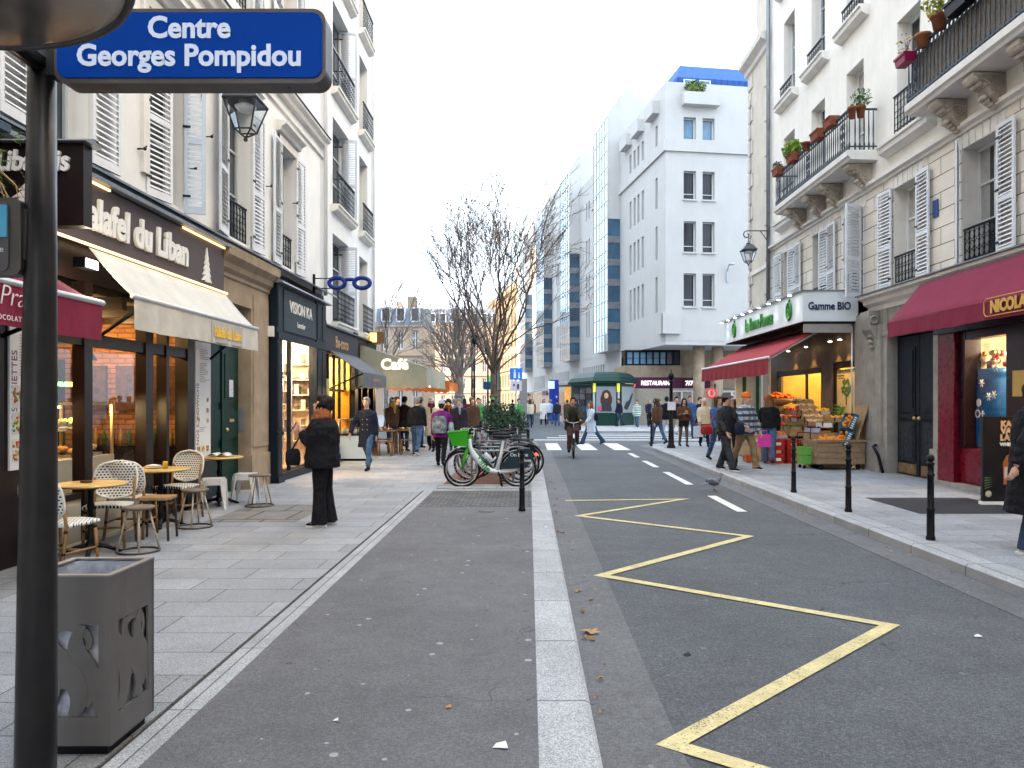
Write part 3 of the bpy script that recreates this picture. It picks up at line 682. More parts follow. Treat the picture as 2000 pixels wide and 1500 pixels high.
# glass bays stepping along the street
m_curt = newmat('mirror_glazing')
def _cg():
    m, nt, bs = m_curt; v = coords(nt)
    bs.inputs['Metallic'].default_value = .85; bs.inputs['Roughness'].default_value = .06
    nt.links.new(ramp(nt, noise(nt, v, .35, 4), [(.35, (.20,.30,.38)), (.65, (.34,.44,.50))]), bs.inputs['Base Color']); return m
m_curt = _cg()
m_bayside = panemat('bay_side_glazing', (.035, .085, .14))
for k in range(4):
    t0 = 10.3+13.8*k
    bay = thing('glazed_bay_block', ('white wing with a mirrored glass bay, next to the corner block', 'second white wing with a mirrored glass bay along the far street', 'third white wing with a mirrored glass bay along the far street', 'farthest white wing with a mirrored glass bay along the far street')[k], 'building', fEl(t0, 0, 0), 0, 'stepped wings of the white block')
    ztop, zb = 22.8, 5.4
    q = MB(fEl); q.box(t0, t0+4.4, -4.5, -.001, 4.9, 24.4); q.prism([(t0+.01,24.4),(t0+4.39,24.4),(t0+3.6,25.4),(t0+.4,25.4)], -4.5, -.9)
    hb = [(t0+5.0+i*.95, t0+5.5+i*.95, z0-.25, z1) for i in (0, 1, 5, 6) for z0, z1, t in rows]
    holed(q, t0+4.4, t0+13.8, 5.3, 21.0, hb, .3); q.box(t0+4.4, t0+13.8, -8, -.5, 5.3, 20.9)
    hg_ = [(t0+4.8+i*.8, t0+5.2+i*.8, 3.0, 4.6) for i in range(10)]
    holed(q, t0-.3, t0+13.8, 2.6, 5.3, hg_, .3, b=-.02); q.box(t0, t0+13.8, -8, -.5, 0, 5.29)
    q.add([(t0,.0,zb),(t0,.95,zb+.0),(t0,.95,zb-.0),(t0+4.4,.95,zb),(t0+4.4,0,zb)], [(0,1,3,4)])
    q.box(t0, t0+4.4, .0, .92, ztop, ztop+.12);
    q.build('wall', m_conc, bay)
    w = MB(fEl); w.quad((t0,.95,zb),(t0+4.4,.95,zb),(t0+4.4,.95,ztop),(t0,.95,ztop)); w.quad((t0+4.4,0,zb),(t0+4.4,.95,zb),(t0+4.4,.95,ztop),(t0+4.4,0,ztop))
    gz = w.build('curtain_wall', m_curt, bay)
    w = MB(fEl)
    for i in range(6): a = t0+4.4*i/5; w.box(a-.04, a+.04, .951, .99, zb, ztop)
    for i in range(15): z = zb+(ztop-zb)*i/14; w.box(t0, t0+4.4, .951, .975, z-.04, z+.04)
    w.build('mullion', m_framed, gz)
    w = MB(fEl); w.quad((t0-.001,0,zb),(t0-.001,.95,zb),(t0-.001,.95,15.2),(t0-.001,0,15.2)); w.quad((t0-.0012,0,zb),(t0-.0012,.0,zb),(t0-.0012,0,zb),(t0-.0012,0,zb))
    s2 = w.build('side_glazing', m_bayside, bay)
    for z in (zb, 7.0, 8.5, 10.2, 11.7, 13.4): w = MB(fEl); w.box(t0-.05, t0-.002, 0, .95, z, z+.5); w.build('spandrel', m_zinc, s2)
    w = MB(fEl); w.add([(t0-.002,0,15.2),(t0-.002,.95,15.2),(t0-.002,.95,ztop),(t0-.002,0,ztop),(t0-.002,0,16.6)], [(0,1,2,3)]); w.build('side_panel', m_conc, bay)
    for i in (0, 1, 5, 6):
        for z0, z1, t in rows: window(bay, fEl, t0+5.0+i*.95, t0+5.5+i*.95, z0-.25, z1, .25, (.2,), False, m_frame, M('pane_bright', (.10,.12,.14)), fw=.05)
    for h in hg_: window(bay, fEl, h[0], h[1], 3.0, 4.6, .3, (), False, m_frame, m_pane, fw=.05)
    q = MB(fEl); q.box(t0+.1, t0+13.7, -.12, -.06, .1, 2.6, k % 2); q.box(t0+3, t0+6, .0, .1, 2.3, 2.8, 2)
    q.build('shopfront', [M('lit_shop_pane', (.3,.28,.24)), m_pane, M('plum_fascia', (.10,.022,.06))], bay)

# ---- far stone fronts down the street
def far_block(name, label, x0, x1, y0, y1, h, wm, nx, nz, roof=None, face='front', rh=3, side=False):
    b = thing(name, label, 'building', ((x0+x1)/2, y0, 0))
    q = MB(fr_front(y0)); st = (x1-x0)/nx; sz = h/nz
    hs_ = [(x0+st*(i+.3), x0+st*(i+.7), sz*(j+.22), sz*(j+.86)) for i in range(nx) for j in range(nz)]
    holed(q, x0, x1, 0, h, hs_, .3); q.box(x0, x1, -(y1-y0), -.5, 0, h-.01)
    for j in range(1, nz+1): q.profile([(0,sz*j-.15),(.2,sz*j-.05),(.35 if j % 2 == 0 else .2,sz*j+.05),(0,sz*j+.1)], x0, x1)
    q.build('wall', wm, b)
    for h_ in hs_[:90]:
        window(b, fr_front(y0), *h_, .3, (.6,), True, m_frame, m_panef, fw=.1)
    if roof:
        r = MB(fr_front(y0)); r.profile([(0,h+.1),(-.9,h+rh),(-6,h+rh+.5),(-(y1-y0),h+.1)], x0, x1); ro = r.build('roof', roof, b)
        for i in range(nx):
            a = x0+st*(i+.5); d = MB(fr_front(y0)); d.box(a-.55, a+.55, -1.3, -.1, h+.5, h+2.2); d.quad((a-.4,-.095,h+.65),(a+.4,-.095,h+.65),(a+.4,-.095,h+2.05),(a-.4,-.095,h+2.05),1)
            d.build('dormer', [m_frame, m_pane], b)
        for i in (1, nx-1):
            c = MB(fr_front(y0)); c.box(x0+st*i-.5, x0+st*i+.5, -4, -3, h+rh, h+rh+1.6); c.build('chimney', m_tan, b)
    return b
m_sand = M('sunlit_stone', (.30,.225,.15), .85, 0, .1, .5, dirt=.2)
m_panef = M('pane_hazed', (.16,.155,.15), .2, 0, .3, .6)  # far panes lightened, distance haze put into their colour
m_slate = M('slate_roof', (.20,.23,.27), .6, 0, .2, 1)  # slate lightened as well, standing in for haze
FF = thing('stone_terrace', 'tall tan stone terrace in warm sun closing the far end of the street', 'building', (1.7, 100, 0))
fFF = fr_dir((1.75, 99.5, 0), (-10, 52, 0)); q = MB(fFF)
hs_ = [(1.2+3.1*i, 2.5+3.1*i, .8+3.1*j, 2.9+3.1*j) for i in range(17) for j in range(6)]
holed(q, 0, 54, 0, 20.2, hs_, .35); q.box(0, 54, -14, -.6, 0, 20.1); q.quad((0,0,0),(0,-14,0),(0,-14,20.2),(0,0,20.2))
for j in (1, 2, 4, 6): q.profile([(0,3.1*j+.2),(.4,3.1*j+.35),(.4,3.1*j+.5),(0,3.1*j+.6)], -.3, 54)
q.build('wall', m_sand, FF)
for h_ in hs_[:60]: window(FF, fFF, *h_, .3, (.6,), True, m_frame, m_panef, fw=.12)
q = MB(fFF); q.profile([(.1,20.3),(-1.2,23.2),(-5,24),(-14,20.3)], 0, 54); q.build('roof', m_slate, FF)
for i in (0, 2, 5): q = MB(fFF); q.box(4+9*i, 5.4+9*i, -5, -3.5, 23, 25.6); q.build('chimney', m_tan, FF)
SB = thing('unseen_shade_block', 'added plain block shading the white building, out of view behind the left row', 'building', (-28, 55, 0)); fSB = fr_left(-22); q = MB(fSB)  # added unseen block that keeps the sun off the white building
hs_ = [(27+4*i, 28.5+4*i, 1+3.3*j, 3.2+3.3*j) for i in range(15) for j in range(8)]; holed(q, 25, 86, 0, 42, hs_, .3); q.box(25, 86, -12, -.5, 0, 42); q.build('wall', m_cream, SB)
q = MB(fSB); [q.quad((a,-.3,c),(b,-.3,c),(b,-.3,d),(a,-.3,d)) for a, b, c, d in hs_]; tag(q.build('glazing', m_pane, SB), kind='stuff')
far_block('stone_building', 'pale stone house with slate mansard and dormers behind the left trees', -24, -12.2, 88, 100, 10.2, M('peach_stone', (.54,.42,.32), .85, 0, .08, .5), 7, 3, m_slate, rh=2.2)
far_block('stone_building', 'long low cream facade far behind the bare trees', -26, -5.3, 140, 156, 15.5, M('peach_stone', (.54,.42,.32)), 11, 5, m_slate)
# ================================================================ shops
rnd = random.Random(11)
def lamp(name, loc, power, col=(1, .62, .28), r=.06, parent=None, spot=None):
    l = bpy.data.lights.new(name, 'SPOT' if spot else 'POINT'); l.energy = power; l.color = col; l.shadow_soft_size = r
    if spot: l.spot_size = R(spot); l.spot_blend = .6
    o = bpy.data.objects.new(name, l); COL.objects.link(o); o.location = loc
    if parent: o.parent = parent; o.location = Vector(loc) - wloc(parent)
    return o
m_bulb = M('warm_bulb', (1, .72, .36), .5, 0, 0, emit=6)
m_led = M('warm_led_strip', (1, .62, .26), .5, 0, 0, emit=.55)
m_flood = M('flood_lens', (1, .93, .78), .5, 0, 0, emit=3)
m_clear = glass('shop_glass')
def cloth(name, c, rough=.85, tr=.25):
    m, nt, bs = newmat(name); v = coords(nt)
    col = ramp(nt, noise(nt, v, 2.2, 6, .7), [(.3, sc(c, .86)), (.7, sc(c, 1.1))])
    nt.links.new(col, bs.inputs['Base Color']); bs.inputs['Roughness'].default_value = rough
    bump(nt, bs, noise(nt, v, 3.5, 5), .5, .03)
    if tr:
        t = nt.nodes.new('ShaderNodeBsdfTranslucent'); nt.links.new(col, t.inputs[0])
        mx = nt.nodes.new('ShaderNodeMixShader'); mx.inputs[0].default_value = tr
        nt.links.new(bs.outputs[0], mx.inputs[1]); nt.links.new(t.outputs[0], mx.inputs[2]); nt.links.new(mx.outputs[0], nt.nodes['Material Output'].inputs[0])
    return m
def sheet(mb, P, nu, nv, th, m=0):
    """P(u,v)->(point, normal-ish offset axis c); a cloth of thickness th"""
    vs = []
    for k in (0, 1):
        for j in range(nv+1):
            for i in range(nu+1):
                a, b, c = P(i/nu, j/nv); vs.append((a, b, c - k*th))
    W = nu+1; N = W*(nv+1); fs = []
    for j in range(nv):
        for i in range(nu):
            o = j*W+i; fs += [(o, o+1, o+W+1, o+W), (N+o, N+o+W, N+o+W+1, N+o+1)]
    edge = [(i, i+1) for i in range(nu)] + [(nv*W+i+1, nv*W+i) for i in range(nu)] + [((j+1)*W, j*W) for j in range(nv)] + [(j*W+nu, (j+1)*W+nu) for j in range(nv)]
    for p, q in edge: fs.append((p, N+p, N+q, q))
    mb.add(vs, fs, m, True)
def awning(parent, fr, a0, a1, zt, bt, zf, bf, vh, mt, bar=None, scallop=0, wave=.012, arms=(), armmat=None, name='awning', seams=0):
    q = MB(fr); r = random.Random(int(a0*10)); ph = [r.uniform(0, 6) for _ in range(4)]
    sag = lambda u, v: -.02*math.sin(math.pi*v) + wave*.5*math.sin(u*9+ph[0])*v
    sheet(q, lambda u, v: (a0+(a1-a0)*u, bt+(bf-bt)*v, zt+(zf-zt)*v + sag(u, v)), 24, 5, .008)
    n = 60
    def val(u, v):
        a = a0+(a1-a0)*u; fold = wave*(math.sin(a*11+ph[1])+.6*math.sin(a*23+ph[2]))*v
        h = vh*(1 - (scallop*abs(math.sin(a*8)) if scallop else 0) + .02*math.sin(a*3+ph[3]))
        return (a, bf+.012+fold, zf-.01-h*v)
    vs = []
    for k in (0, 1):
        for j in range(4):
            for i in range(n+1):
                a, b, c = val(i/n, j/3); vs.append((a, b-k*.006, c))
    W = n+1; N = W*4
    q.add(vs, [f for j in range(3) for i in range(n) for f in ((j*W+i, j*W+i+1, (j+1)*W+i+1, (j+1)*W+i), (N+j*W+i, N+(j+1)*W+i, N+(j+1)*W+i+1, N+j*W+i+1))], 0, True)
    o = q.build(name, mt, parent)
    if bar:
        q = MB(fr); q.tube([(a0-.02, bf, zf+.015), (a1+.02, bf, zf+.015)], .032, 8); q.build('front_bar', bar, o)
    for a, zb in arms:
        q = MB(fr); q.tube([(a, bt-.08, zb), (a, bf-.03, zf-.02)], .022, 6); q.build('arm', armmat or m_black, o)
    return o
def room(name, parent, x0, x1, y0, y1, z0, z1, mats, openx):
    """interior box without the street side; mats: back, sides, floor, ceiling"""
    q = MB(); xb, xf = (x0, x1) if openx > 0 else (x1, x0)
    q.quad((xb,y0,z0),(xb,y1,z0),(xb,y1,z1),(xb,y0,z1),0)
    for y in (y0, y1): q.quad((xb,y,z0),(xf,y,z0),(xf,y,z1),(xb,y,z1),1)
    q.quad((x0,y0,z0),(x1,y0,z0),(x1,y1,z0),(x0,y1,z0),2); q.quad((x0,y0,z1),(x1,y0,z1),(x1,y1,z1),(x0,y1,z1),3)
    return q.build(name, mats, parent)
# ---------------------------------------------------------------- falafel shop
m_maroon = M('dark_brown_lacquer', (.010, .0042, .004), .35, 0, .25, 4)
m_fas = M('taupe_fascia', (.085, .066, .070), .55, 0, .06, 2)
m_let = M('letter_white', (.78, .77, .74), .5, 0, .04, 5)
m_brickw = bricks('warm_brick', 'yzx', .23, .075, (.45,.22,.09), (.36,.16,.06), (.30,.19,.10), .008, .85, .1, 60, .5, .6, .25, 2)
m_yellow = M('yellow_wall', (.66, .46, .15), .8, 0, .1, 2)
m_wood = M('brown_wood', (.20, .115, .055), .55, 0, .3, 12)
F = thing('falafel_shopfront', 'dark brown falafel shopfront with white awning and lit windows', 'shopfront', (-5, 10, GZL))
q = MB(fA)
q.box(7.05, 7.72, -.3, .20, .04, 4.15); q.box(7.72, 12.45, -.28, .14, 3.0, 4.15); q.box(7.72, 8.3, -.15, .17, .04, 3.0) if False else None
for a, b in ((7.72,7.9),(8.66,8.82),(10.05,10.25),(11.28,11.5),(10.62,10.7)): q.box(a, b, .05, .19, .04, 3.0)
q.box(7.72, 11.5, .06, .17, 2.28, 2.42); q.box(11.5, 12.2, -.1, .17, .04, 3.0); q.box(7.9, 10.05, .05, .17, .55, .62); q.box(10.7, 11.28, .07, .12, .05, .3)
q.build('window_frame', m_maroon, F)
q = MB(fA); q.box(7.3, 12.44, .14, .26, 3.42, 4.12); q.build('fascia', m_fas, F)
q = MB(fA); q.profile([(.0,4.16),(.26,4.14),(.36,4.14),(.36,4.19),(0,4.36)], 7.05, 12.5); q.build('canopy_flashing', m_zinc, F)
q = MB(fA); q.tube([(7.35,.29,3.395),(12.5,.29,3.395)], .016, 6); q.box(8.2, 9.0, .28, .30, 4.10, 4.125); q.box(10.9, 12.4, .28, .30, 4.10, 4.125); q.build('led_strip', m_led, F)
text('lettering', 'Falafel du Liban', .50, (-4.935, 9.72, 3.60), 'left', m_let, F, .03, .018, shear=.06, sx=.88)
def conifer(mb, x, y, z, h, w, n=6, d=.02, fr=None):        # flat cut-out cedar emblem
    pts = []
    for s in (-1, 1):
        row = []
        for i in range(n):
            t = i/n; ww = w/2*(t+.18)
            row += [(s*ww, h*(1-t-.16)), (s*ww*.45, h*(1-t-.13))]
        row += [(s*w*.08, h*.06), (s*w*.22, 0)]
        pts.append([(0, h)] + row if s < 0 else row[::-1])
    mb.prism([(x+a, z+c) for a, c in pts[0]+pts[1]], y, y+d)
q = MB(fA); conifer(q, 11.75, .262, 3.47, .52, .34); q.build('cedar_emblem', m_let, F)
q = MB(fA)
for a, b in ((7.9,8.66),(8.82,10.05)): q.quad((a,.11,.62),(b,.11,.62),(b,.11,2.28),(a,.11,2.28)); q.quad((a,.11,2.42),(b,.11,2.42),(b,.11,3.0),(a,.11,3.0))
q.quad((10.25,.1,.05),(10.62,.1,.05),(10.62,.1,2.28),(10.25,.1,2.28)); q.build('shop_pane', m_clear, F)
q = MB(fA); m_creamp = M('cream_panel', (.60,.55,.45), .5, 0, .06, 3)
q.box(7.9, 10.05, .06, .15, .06, .55); q.box(7.95, 8.62, .151, .17, .12, .5); q.box(8.86, 10.0, .151, .17, .12, .5); q.box(7.9, 10.3, .05, .24, .041, .075); q.build('stall_riser', m_creamp, F)
m_bricke = bricks('warm_brick_end', 'xzy', .24, .08, (.40,.185,.07), (.30,.13,.05), (.16,.10,.06), .012, .85, .1, 60, .5, .6, .35, 2)
room('interior', F, -9.2, -5.06, 7.75, 12.1, .05, 3.0, [m_brickw, m_bricke, M('floor_tile_brown', (.16,.10,.07), .4), M('ceiling_cream', (.6,.5,.34), .8)], 1)
q = MB(); q.box(-8.3, -8.0, 7.8, 9.6, .05, 1.2); q.box(-8.9, -8.6, 7.8, 9.4, 1.5, 1.55); q.box(-7.6, -7.5, 10.7, 11.9, .05, 2.6, 1); q.box(-6.9, -6.8, 9.9, 10.0, .05, 2.9, 1); q.box(-9.1, -8.95, 9.2, 10.2, 1.2, 2.2, 1)
q.build('interior_fitting', [m_wood, m_maroon], F)
# dark posts, hanging lamps, fridge, menu screens, staff silhouettes behind the glass
q = MB()
for k in range(5): q.box(-9.0, -5.3, 8.2+.9*k, 8.32+.9*k, 2.84, 3.0)
q.box(-8.8, -7.9, 11.5, 12.08, .05, 2.1); q.box(-7.2, -5.3, 12.0, 12.09, .05, .95); q.box(-7.9, -7.3, 12.0, 12.09, .05, 2.3); q.build('joinery', m_maroon, F)
for k, x in enumerate((-6.9, -6.2, -5.6)):
    q = MB(); q.box(x-.27, x+.27, 12.02, 12.085, 1.5, 2.2); q.build('menu_screen', M('screen_brown', (.10,.05,.03), .5, 0, .5, 9), F)
for k in range(14):
    q = MB(); q.lathe([(.035,0),(.037,.16),(.014,.22),(.014,.27)], (-7.0+.13*k, 11.95, .95), 8); q.build('bottle', M('bottle_%d' % (k % 3), ((.05,.12,.03),(.25,.06,.02),(.35,.25,.06))[k % 3], .25), F)
for k in range(3):
    q = MB(); q.lathe([(.02,.22),(.14,.0),(.13,.0)], (-6.0, 8.6+.9*k, 2.2), 14); q.tube([(-6.0,8.6+.9*k,2.4),(-6.0,8.6+.9*k,2.9)], .008, 5); q.build('pendant_lamp', m_black, F)
# counter display with trays
T = thing('display_counter', 'glass topped counter of trays behind the falafel shop window', 'display counter', (-5.75, 8.9, .05))
q = MB(); q.box(-6.1, -5.4, 8.0, 10.0, .05, .96); q.build('base', m_creamp, T)
q = MB()
for y in (8.0, 8.66, 9.35, 9.98):
    for x in (-5.42, -6.08): q.box(x-.015, x+.015, y-.015, y+.015, .96, 1.6)
q.box(-6.1, -5.4, 7.99, 10.01, 1.6, 1.63); q.box(-6.08, -5.7, 8.0, 10.0, 1.28, 1.3); q.build('frame', M('brass_frame', (.62,.44,.16), .35, .6, .15, 5), T)
q = MB(); q.quad((-5.4,8.0,.96),(-5.4,10,.96),(-5.4,10,1.6),(-5.4,8,1.6)); q.build('glass_front', m_clear, T)
foods = [((.50,.24,.06),'fried'), ((.16,.30,.06),'green'), ((.62,.50,.30),'pale'), ((.55,.10,.05),'red'), ((.66,.46,.10),'yellow')]
for k in range(8):
    y = 8.12+.24*k; z = .965 if k % 2 else 1.305
    nm = ('falafel balls','chopped salad','flat bread','tomatoes','pickles')[k % 5]
    q = MB(); q.box(-5.95, -5.5, y-.1, y+.1, z, z+.03, 1)
    for j in range(26): q.ball((-5.92+rnd.random()*.4, y-.08+rnd.random()*.16, z+.05+rnd.random()*.06), .035+rnd.random()*.015, None, .03, 6, 4)
    tag(q.build('food_tray', [M('food_'+foods[k % 5][1], foods[k % 5][0], .6, 0, .35, 25), M('steel_tray', (.5,.5,.5), .3, .8)]), 'steel tray heaped with %s, tray %s from the left in the falafel counter' % (nm, ('first','second','third','fourth','fifth','sixth','seventh','last')[k]), 'food tray', 'trays in the falafel counter')
aw = awning(F, fA, 8.55, 12.42, 3.36, .3, 2.80, .80, .34, cloth('white_awning_cloth', (.70,.68,.63)), M('awning_bar', (.55,.56,.58), .4, .4), .0, .012, ((8.9, 2.4), (12.0, 2.3)))
q = MB(fA); q.box(10.6, 11.75, .818, .824, 2.47, 2.76); sp = q.build('valance_panel', M('panel_grey', (.42,.42,.42), .7), aw)
text('lettering', 'Falafel du Liban', .22, (-5.2+.832, 11.17, 2.55), 'left', M('letter_gold', (.62,.38,.05), .5, 0, .05, 4, emit=.05), sp, .003, .006, sx=.74)
fl = MB(fA); fl.box(8.2, 8.45, .33, .46, 3.08, 3.19); fo = tag(fl.build('flood_lamp', m_black), 'lit white flood lamp under the falafel awning', 'lamp')
fl = MB(fA); fl.add([(8.22,.461,3.09),(8.43,.461,3.09),(8.43,.461,3.18),(8.22,.461,3.18),(8.22,.475,3.085),(8.43,.475,3.085),(8.43,.47,3.175),(8.22,.47,3.175)], [(4,5,6,7),(0,1,5,4),(1,2,6,5),(2,3,7,6),(3,0,4,7)]); fl.build('lens', m_flood, fo)
lamp('flood_light', (-4.66, 8.33, 2.98), 3.5, (1, .85, .6), .1)
for y in (8.3, 9.3, 10.3, 11.3): lamp('shop_light', (-6.4, y, 2.8), 9.0, (1, .60, .24), .08, F)
q = MB()
for y in (8.3, 9.3, 10.3): q.ball((-6.4, y, 2.88), .06, None, None, 8, 6)
q.tube([(-6.05,8.0,1.57),(-6.05,9.9,1.57)], .014, 6); q.build('bulb', m_bulb, F)
lamp('counter_light', (-5.6, 8.5, 1.54), 5, (1, .72, .35), .05, F); lamp('counter_light', (-5.6, 9.5, 1.54), 5, (1, .72, .35), .05, F)
# little led ticker
tk = MB(); tk.box(-6.0, -5.98, 9.72, 10.02, 1.83, 1.9); tt = tk.build('ticker', m_black, F)
text('lettering', 'YALLA', .075, (-5.975, 9.80, 1.84), 'left', M('led_green', (.1,.9,.1), .5, 0, 0, emit=3), tt, .001, .002); text('lettering', 'BUE', .075, (-5.975, 9.98, 1.84), 'left', M('led_yellow', (.95,.75,.05), .5, 0, 0, emit=3), tt, .001, .002)
# menu boards
def menu(label, y0, y1, z0, z1, x, title, tz, photos):
    b = MB(); b.box(x-.02, x, y0, y1, z0, z1); o = tag(b.build('menu_board', M('menu_white', (.72,.73,.74), .4, 0, .03, 3)), label, 'menu board')
    text('lettering', title, .115, (x+.001, y0+.105, tz), 'left', M('menu_maroon', (.22,.04,.10), .6), o, .001, .0, rot=90)
    g = MB(); r = random.Random(5); z = z1-.12
    while z > z0+.15:
        if not any(p-.04 < z < p+.3 for p, *_ in photos):
            g.box(x, x+.002, y0+.14, y0+.14+(y1-y0-.18)*r.uniform(.4, .95), z, z+.008)
        z -= .028 if r.random() > .12 else .07
    g.build('menu_lines', M('menu_ink', (.30,.22,.24), .7), o)
    for p, a, w, c in photos:
        g = MB(); g.box(x, x+.003, y0+a, y0+a+w, p, p+.22 if w > .15 else p+w, 1)
        for j in range(30): g.ball((x+.004, y0+a+w*.1+r.random()*w*.8, p+.02+r.random()*(.17 if w > .15 else w*.7)), .004, w*.09, w*.08, 6, 4, m=r.choice((0, 0, 2, 3)))
        g.build('food_photo', [M('dish_%d' % int(c*10), ((.5,.12,.05),(.75,.6,.12),(.5,.3,.1))[int(c) % 3], .5, 0, .4, 30), M('dish_plate', (.62,.6,.56), .5), M('dish_green', (.10,.26,.05), .6), M('dish_red', (.5,.06,.03), .6)], o)
    return o
menu('tall white menu board on the dark pier at the far left', 7.36, 7.62, .98, 2.62, -4.975, 'NOS ASSIETTES', 1.75, ((1.58,.03,.19,0),(1.32,.03,.19,1),(1.06,.03,.19,2)))
menu('tall white sandwich menu board beside the green door', 11.54, 12.08, .72, 2.55, -5.005, 'NOS SANDWICHS', 1.45, ((1.32,.03,.10,0),(1.62,.38,.08,2),(1.46,.38,.08,0),(1.30,.38,.08,2),(.86,.04,.11,0),(.86,.2,.11,1),(.86,.36,.11,2)))
# projecting sign
LS = thing('projecting_sign', 'dark brown sign with cedar emblem and white lettering behind the pole', 'sign', (-4.6, 7.0, 3.25))
q = MB(); q.box(-5.15, -4.06, 7.0, 7.14, 3.25, 4.0); q.build('panel', m_maroon, LS)
q = MB(); q.add([(-5.2,6.92,4.0),(-4.0,6.92,4.0),(-4.0,7.2,4.0),(-5.2,7.2,4.0),(-5.2,7.06,4.06),(-4.0,7.06,4.06)], [(0,1,5,4),(2,3,4,5),(0,3,2,1),(0,4,3),(1,2,5)]); q.build('cap', m_zinc, LS)
text('lettering', 'Libanais', .26, (-4.52, 6.985, 3.75), 'front', m_let, LS, .012, .008, shear=.12, sx=.82)
q = MB(); conifer(q, -4.53, 6.975, 3.40, .29, .5, 4, .02); q.build('cedar_emblem', m_let, LS)
# ---------------------------------------------------------------- chocolate shop at the frame edge
m_fuch = cloth('fuchsia_cloth', (.255, .013, .050))
CH = thing('chocolate_shopfront', 'chocolate shopfront under a purple awning at the left edge', 'shopfront', (-5, 5.6, GZL))
q = MB(fA); q.box(4.0, 7.04, -.3, .16, .04, 4.2); q.build('wall', m_maroon, CH)
a2 = awning(CH, fA, 3.4, 7.58, 3.06, .24, 2.60, .98, .34, m_fuch, M('awning_bar', (.55,.56,.58)), 0, .01, ((7.3, 2.25),))
text('lettering', 'Pralus', .24, (-5.2+1.01, 6.36, 2.42), 'left', M('letter_pink_white', (.75,.62,.64), .6), a2, .002, -.004, shear=.25)
text('lettering', 'CHOCOLATIER', .06, (-5.2+1.01, 6.2, 2.30), 'left', M('letter_pink_white', (.75,.62,.64)), a2, .002, 0, space=1.25)
# ---------------------------------------------------------------- stone portal and green door
PT = thing('stone_portal', 'tan stone doorway with moulded cornice between the falafel shop and the optician', 'doorway', (-5.1, 13.7, GZL))
q = MB(fA); q.box(14.03, 14.94, -.3, .13, .66, 4.0); q.box(13.96, 14.94, -.3, .17, .04, .66); q.box(12.46, 14.03, -.3, .13, 3.33, 4.0); q.box(12.46, 14.03, -.4, -.28, .04, 3.33, 1)
q.profile([(.13,3.72),(.16,3.74),(.16,3.80),(.22,3.86),(.24,3.95),(.34,4.05),(.36,4.2),(0,4.29)], 12.46, 15.0); q.box(14.1, 14.9, .131, .15, .8, 3.6)
q.build('wall', [m_tan, m_grey], PT)
GD = thing('green_door', 'dark green panelled door recessed in the tan stone doorway', 'door', (-5.3, 13.2, GZL))
m_green = M('green_door_paint', (.005, .030, .024), .4, 0, .2, 5)
q = MB(fA); q.box(12.3, 14.0, -.16, -.10, .05, 2.75)
for a0, a1 in ((12.45, 13.15), (13.25, 13.95)):
    q.box(a0, a1, -.1, -.085, 1.62, 2.55); q.box(a0+.08, a1-.08, -.085, -.07, 1.7, 2.47); q.box(a0, a1, -.1, -.08, .98, 1.5); q.box(a0, a1, -.1, -.08, .15, .85)
q.box(13.17, 13.23, -.1, -.06, .05, 2.75); q.build('leaf', m_green, GD)
q = MB(fA); q.box(13.5, 13.68, -.07, -.066, 1.72, 2.02); q.build('notice', M('notice_lilac', (.62,.60,.70), .6, 0, .3, 30), GD)
q = MB(fA); q.box(13.5, 13.7, -.07, -.055, 1.28, 1.33); q.ball((13.3,-.03,1.15), .035); q.build('letterbox', M('brass_frame', (.62,.44,.16)), GD)
q = MB(fA); q.box(14.032, 14.034, -.2, .1, 1.2, 1.55); q.add([(14.025,-.14,1.1),(14.025,0,1.1),(14.025,0,1.5),(14.025,-.14,1.5)], [(0,1,2,3)])
tag(q.build('intercom', M('steel_plate', (.42,.46,.50), .35, .6)), 'small steel intercom plate on the stone reveal by the green door', 'intercom')
# ---------------------------------------------------------------- optician
m_navy = M('navy_shop_paint', (.006, .012, .021), .4, 0, .15, 4)
m_navyp = M('navy_sign_panel', (.036, .050, .066), .5, 0, .06, 3)
V = thing('optician_shopfront', 'navy optician shopfront with grey sign panel and bright window', 'shopfront', (-5, 16.8, GZL))
q = MB(fA); b = .3
q.box(14.95, 15.28, -.3, b, .04, 3.95); q.box(17.72, 18.55, .12, b, .04, 3.95); q.box(15.28, 17.72, -.3, b-.03, 3.0, 3.95); q.box(14.95, 18.55, b, b+.03, 2.86, 3.0); q.box(15.28, 17.72, .0, b-.04, .04, .2)
for a, c in ((14.99,15.24),(17.78,18.05),(18.2,18.5)):
    for z0, z1 in ((.2,.95),(1.08,2.8),(3.08,3.88)):
        q.box(a, c, b+.001, b+.012, z0, z1); 
q.box(14.93, 15.3, b, b+.04, .04, .18); q.box(17.7, 18.57, b, b+.04, .04, .18); q.box(14.93, 15.3, b, b+.03, .98, 1.04); q.box(17.7, 18.57, b, b+.03, .98, 1.04)
q.box(16.1, 16.16, .12, .2, .2, 3.0); q.build('frame', m_navy, V)
q = MB(fA); q.box(15.36, 17.66, b-.03, b+.006, 3.06, 3.88); sp = q.build('sign_panel', m_navyp, V)
text('lettering', 'VISION KA', .34, (-5.2+b+.012, 16.5, 3.47), 'left', m_let, sp, .008, .004)
text('lettering', 'Lunetier', .17, (-5.2+b+.012, 16.5, 3.2), 'left', m_let, sp, .004, 0)
q = MB(fA); q.profile([(0,4.18),(.42,3.99),(.44,3.95),(.3,3.951),(0,3.952)], 14.9, 18.62); q.build('flashing', m_zinc, V)
q = MB(fA); q.quad((15.28,.15,.2),(17.72,.15,.2),(17.72,.15,3.0),(15.28,.15,3.0)); q.build('shop_pane', m_clear, V)
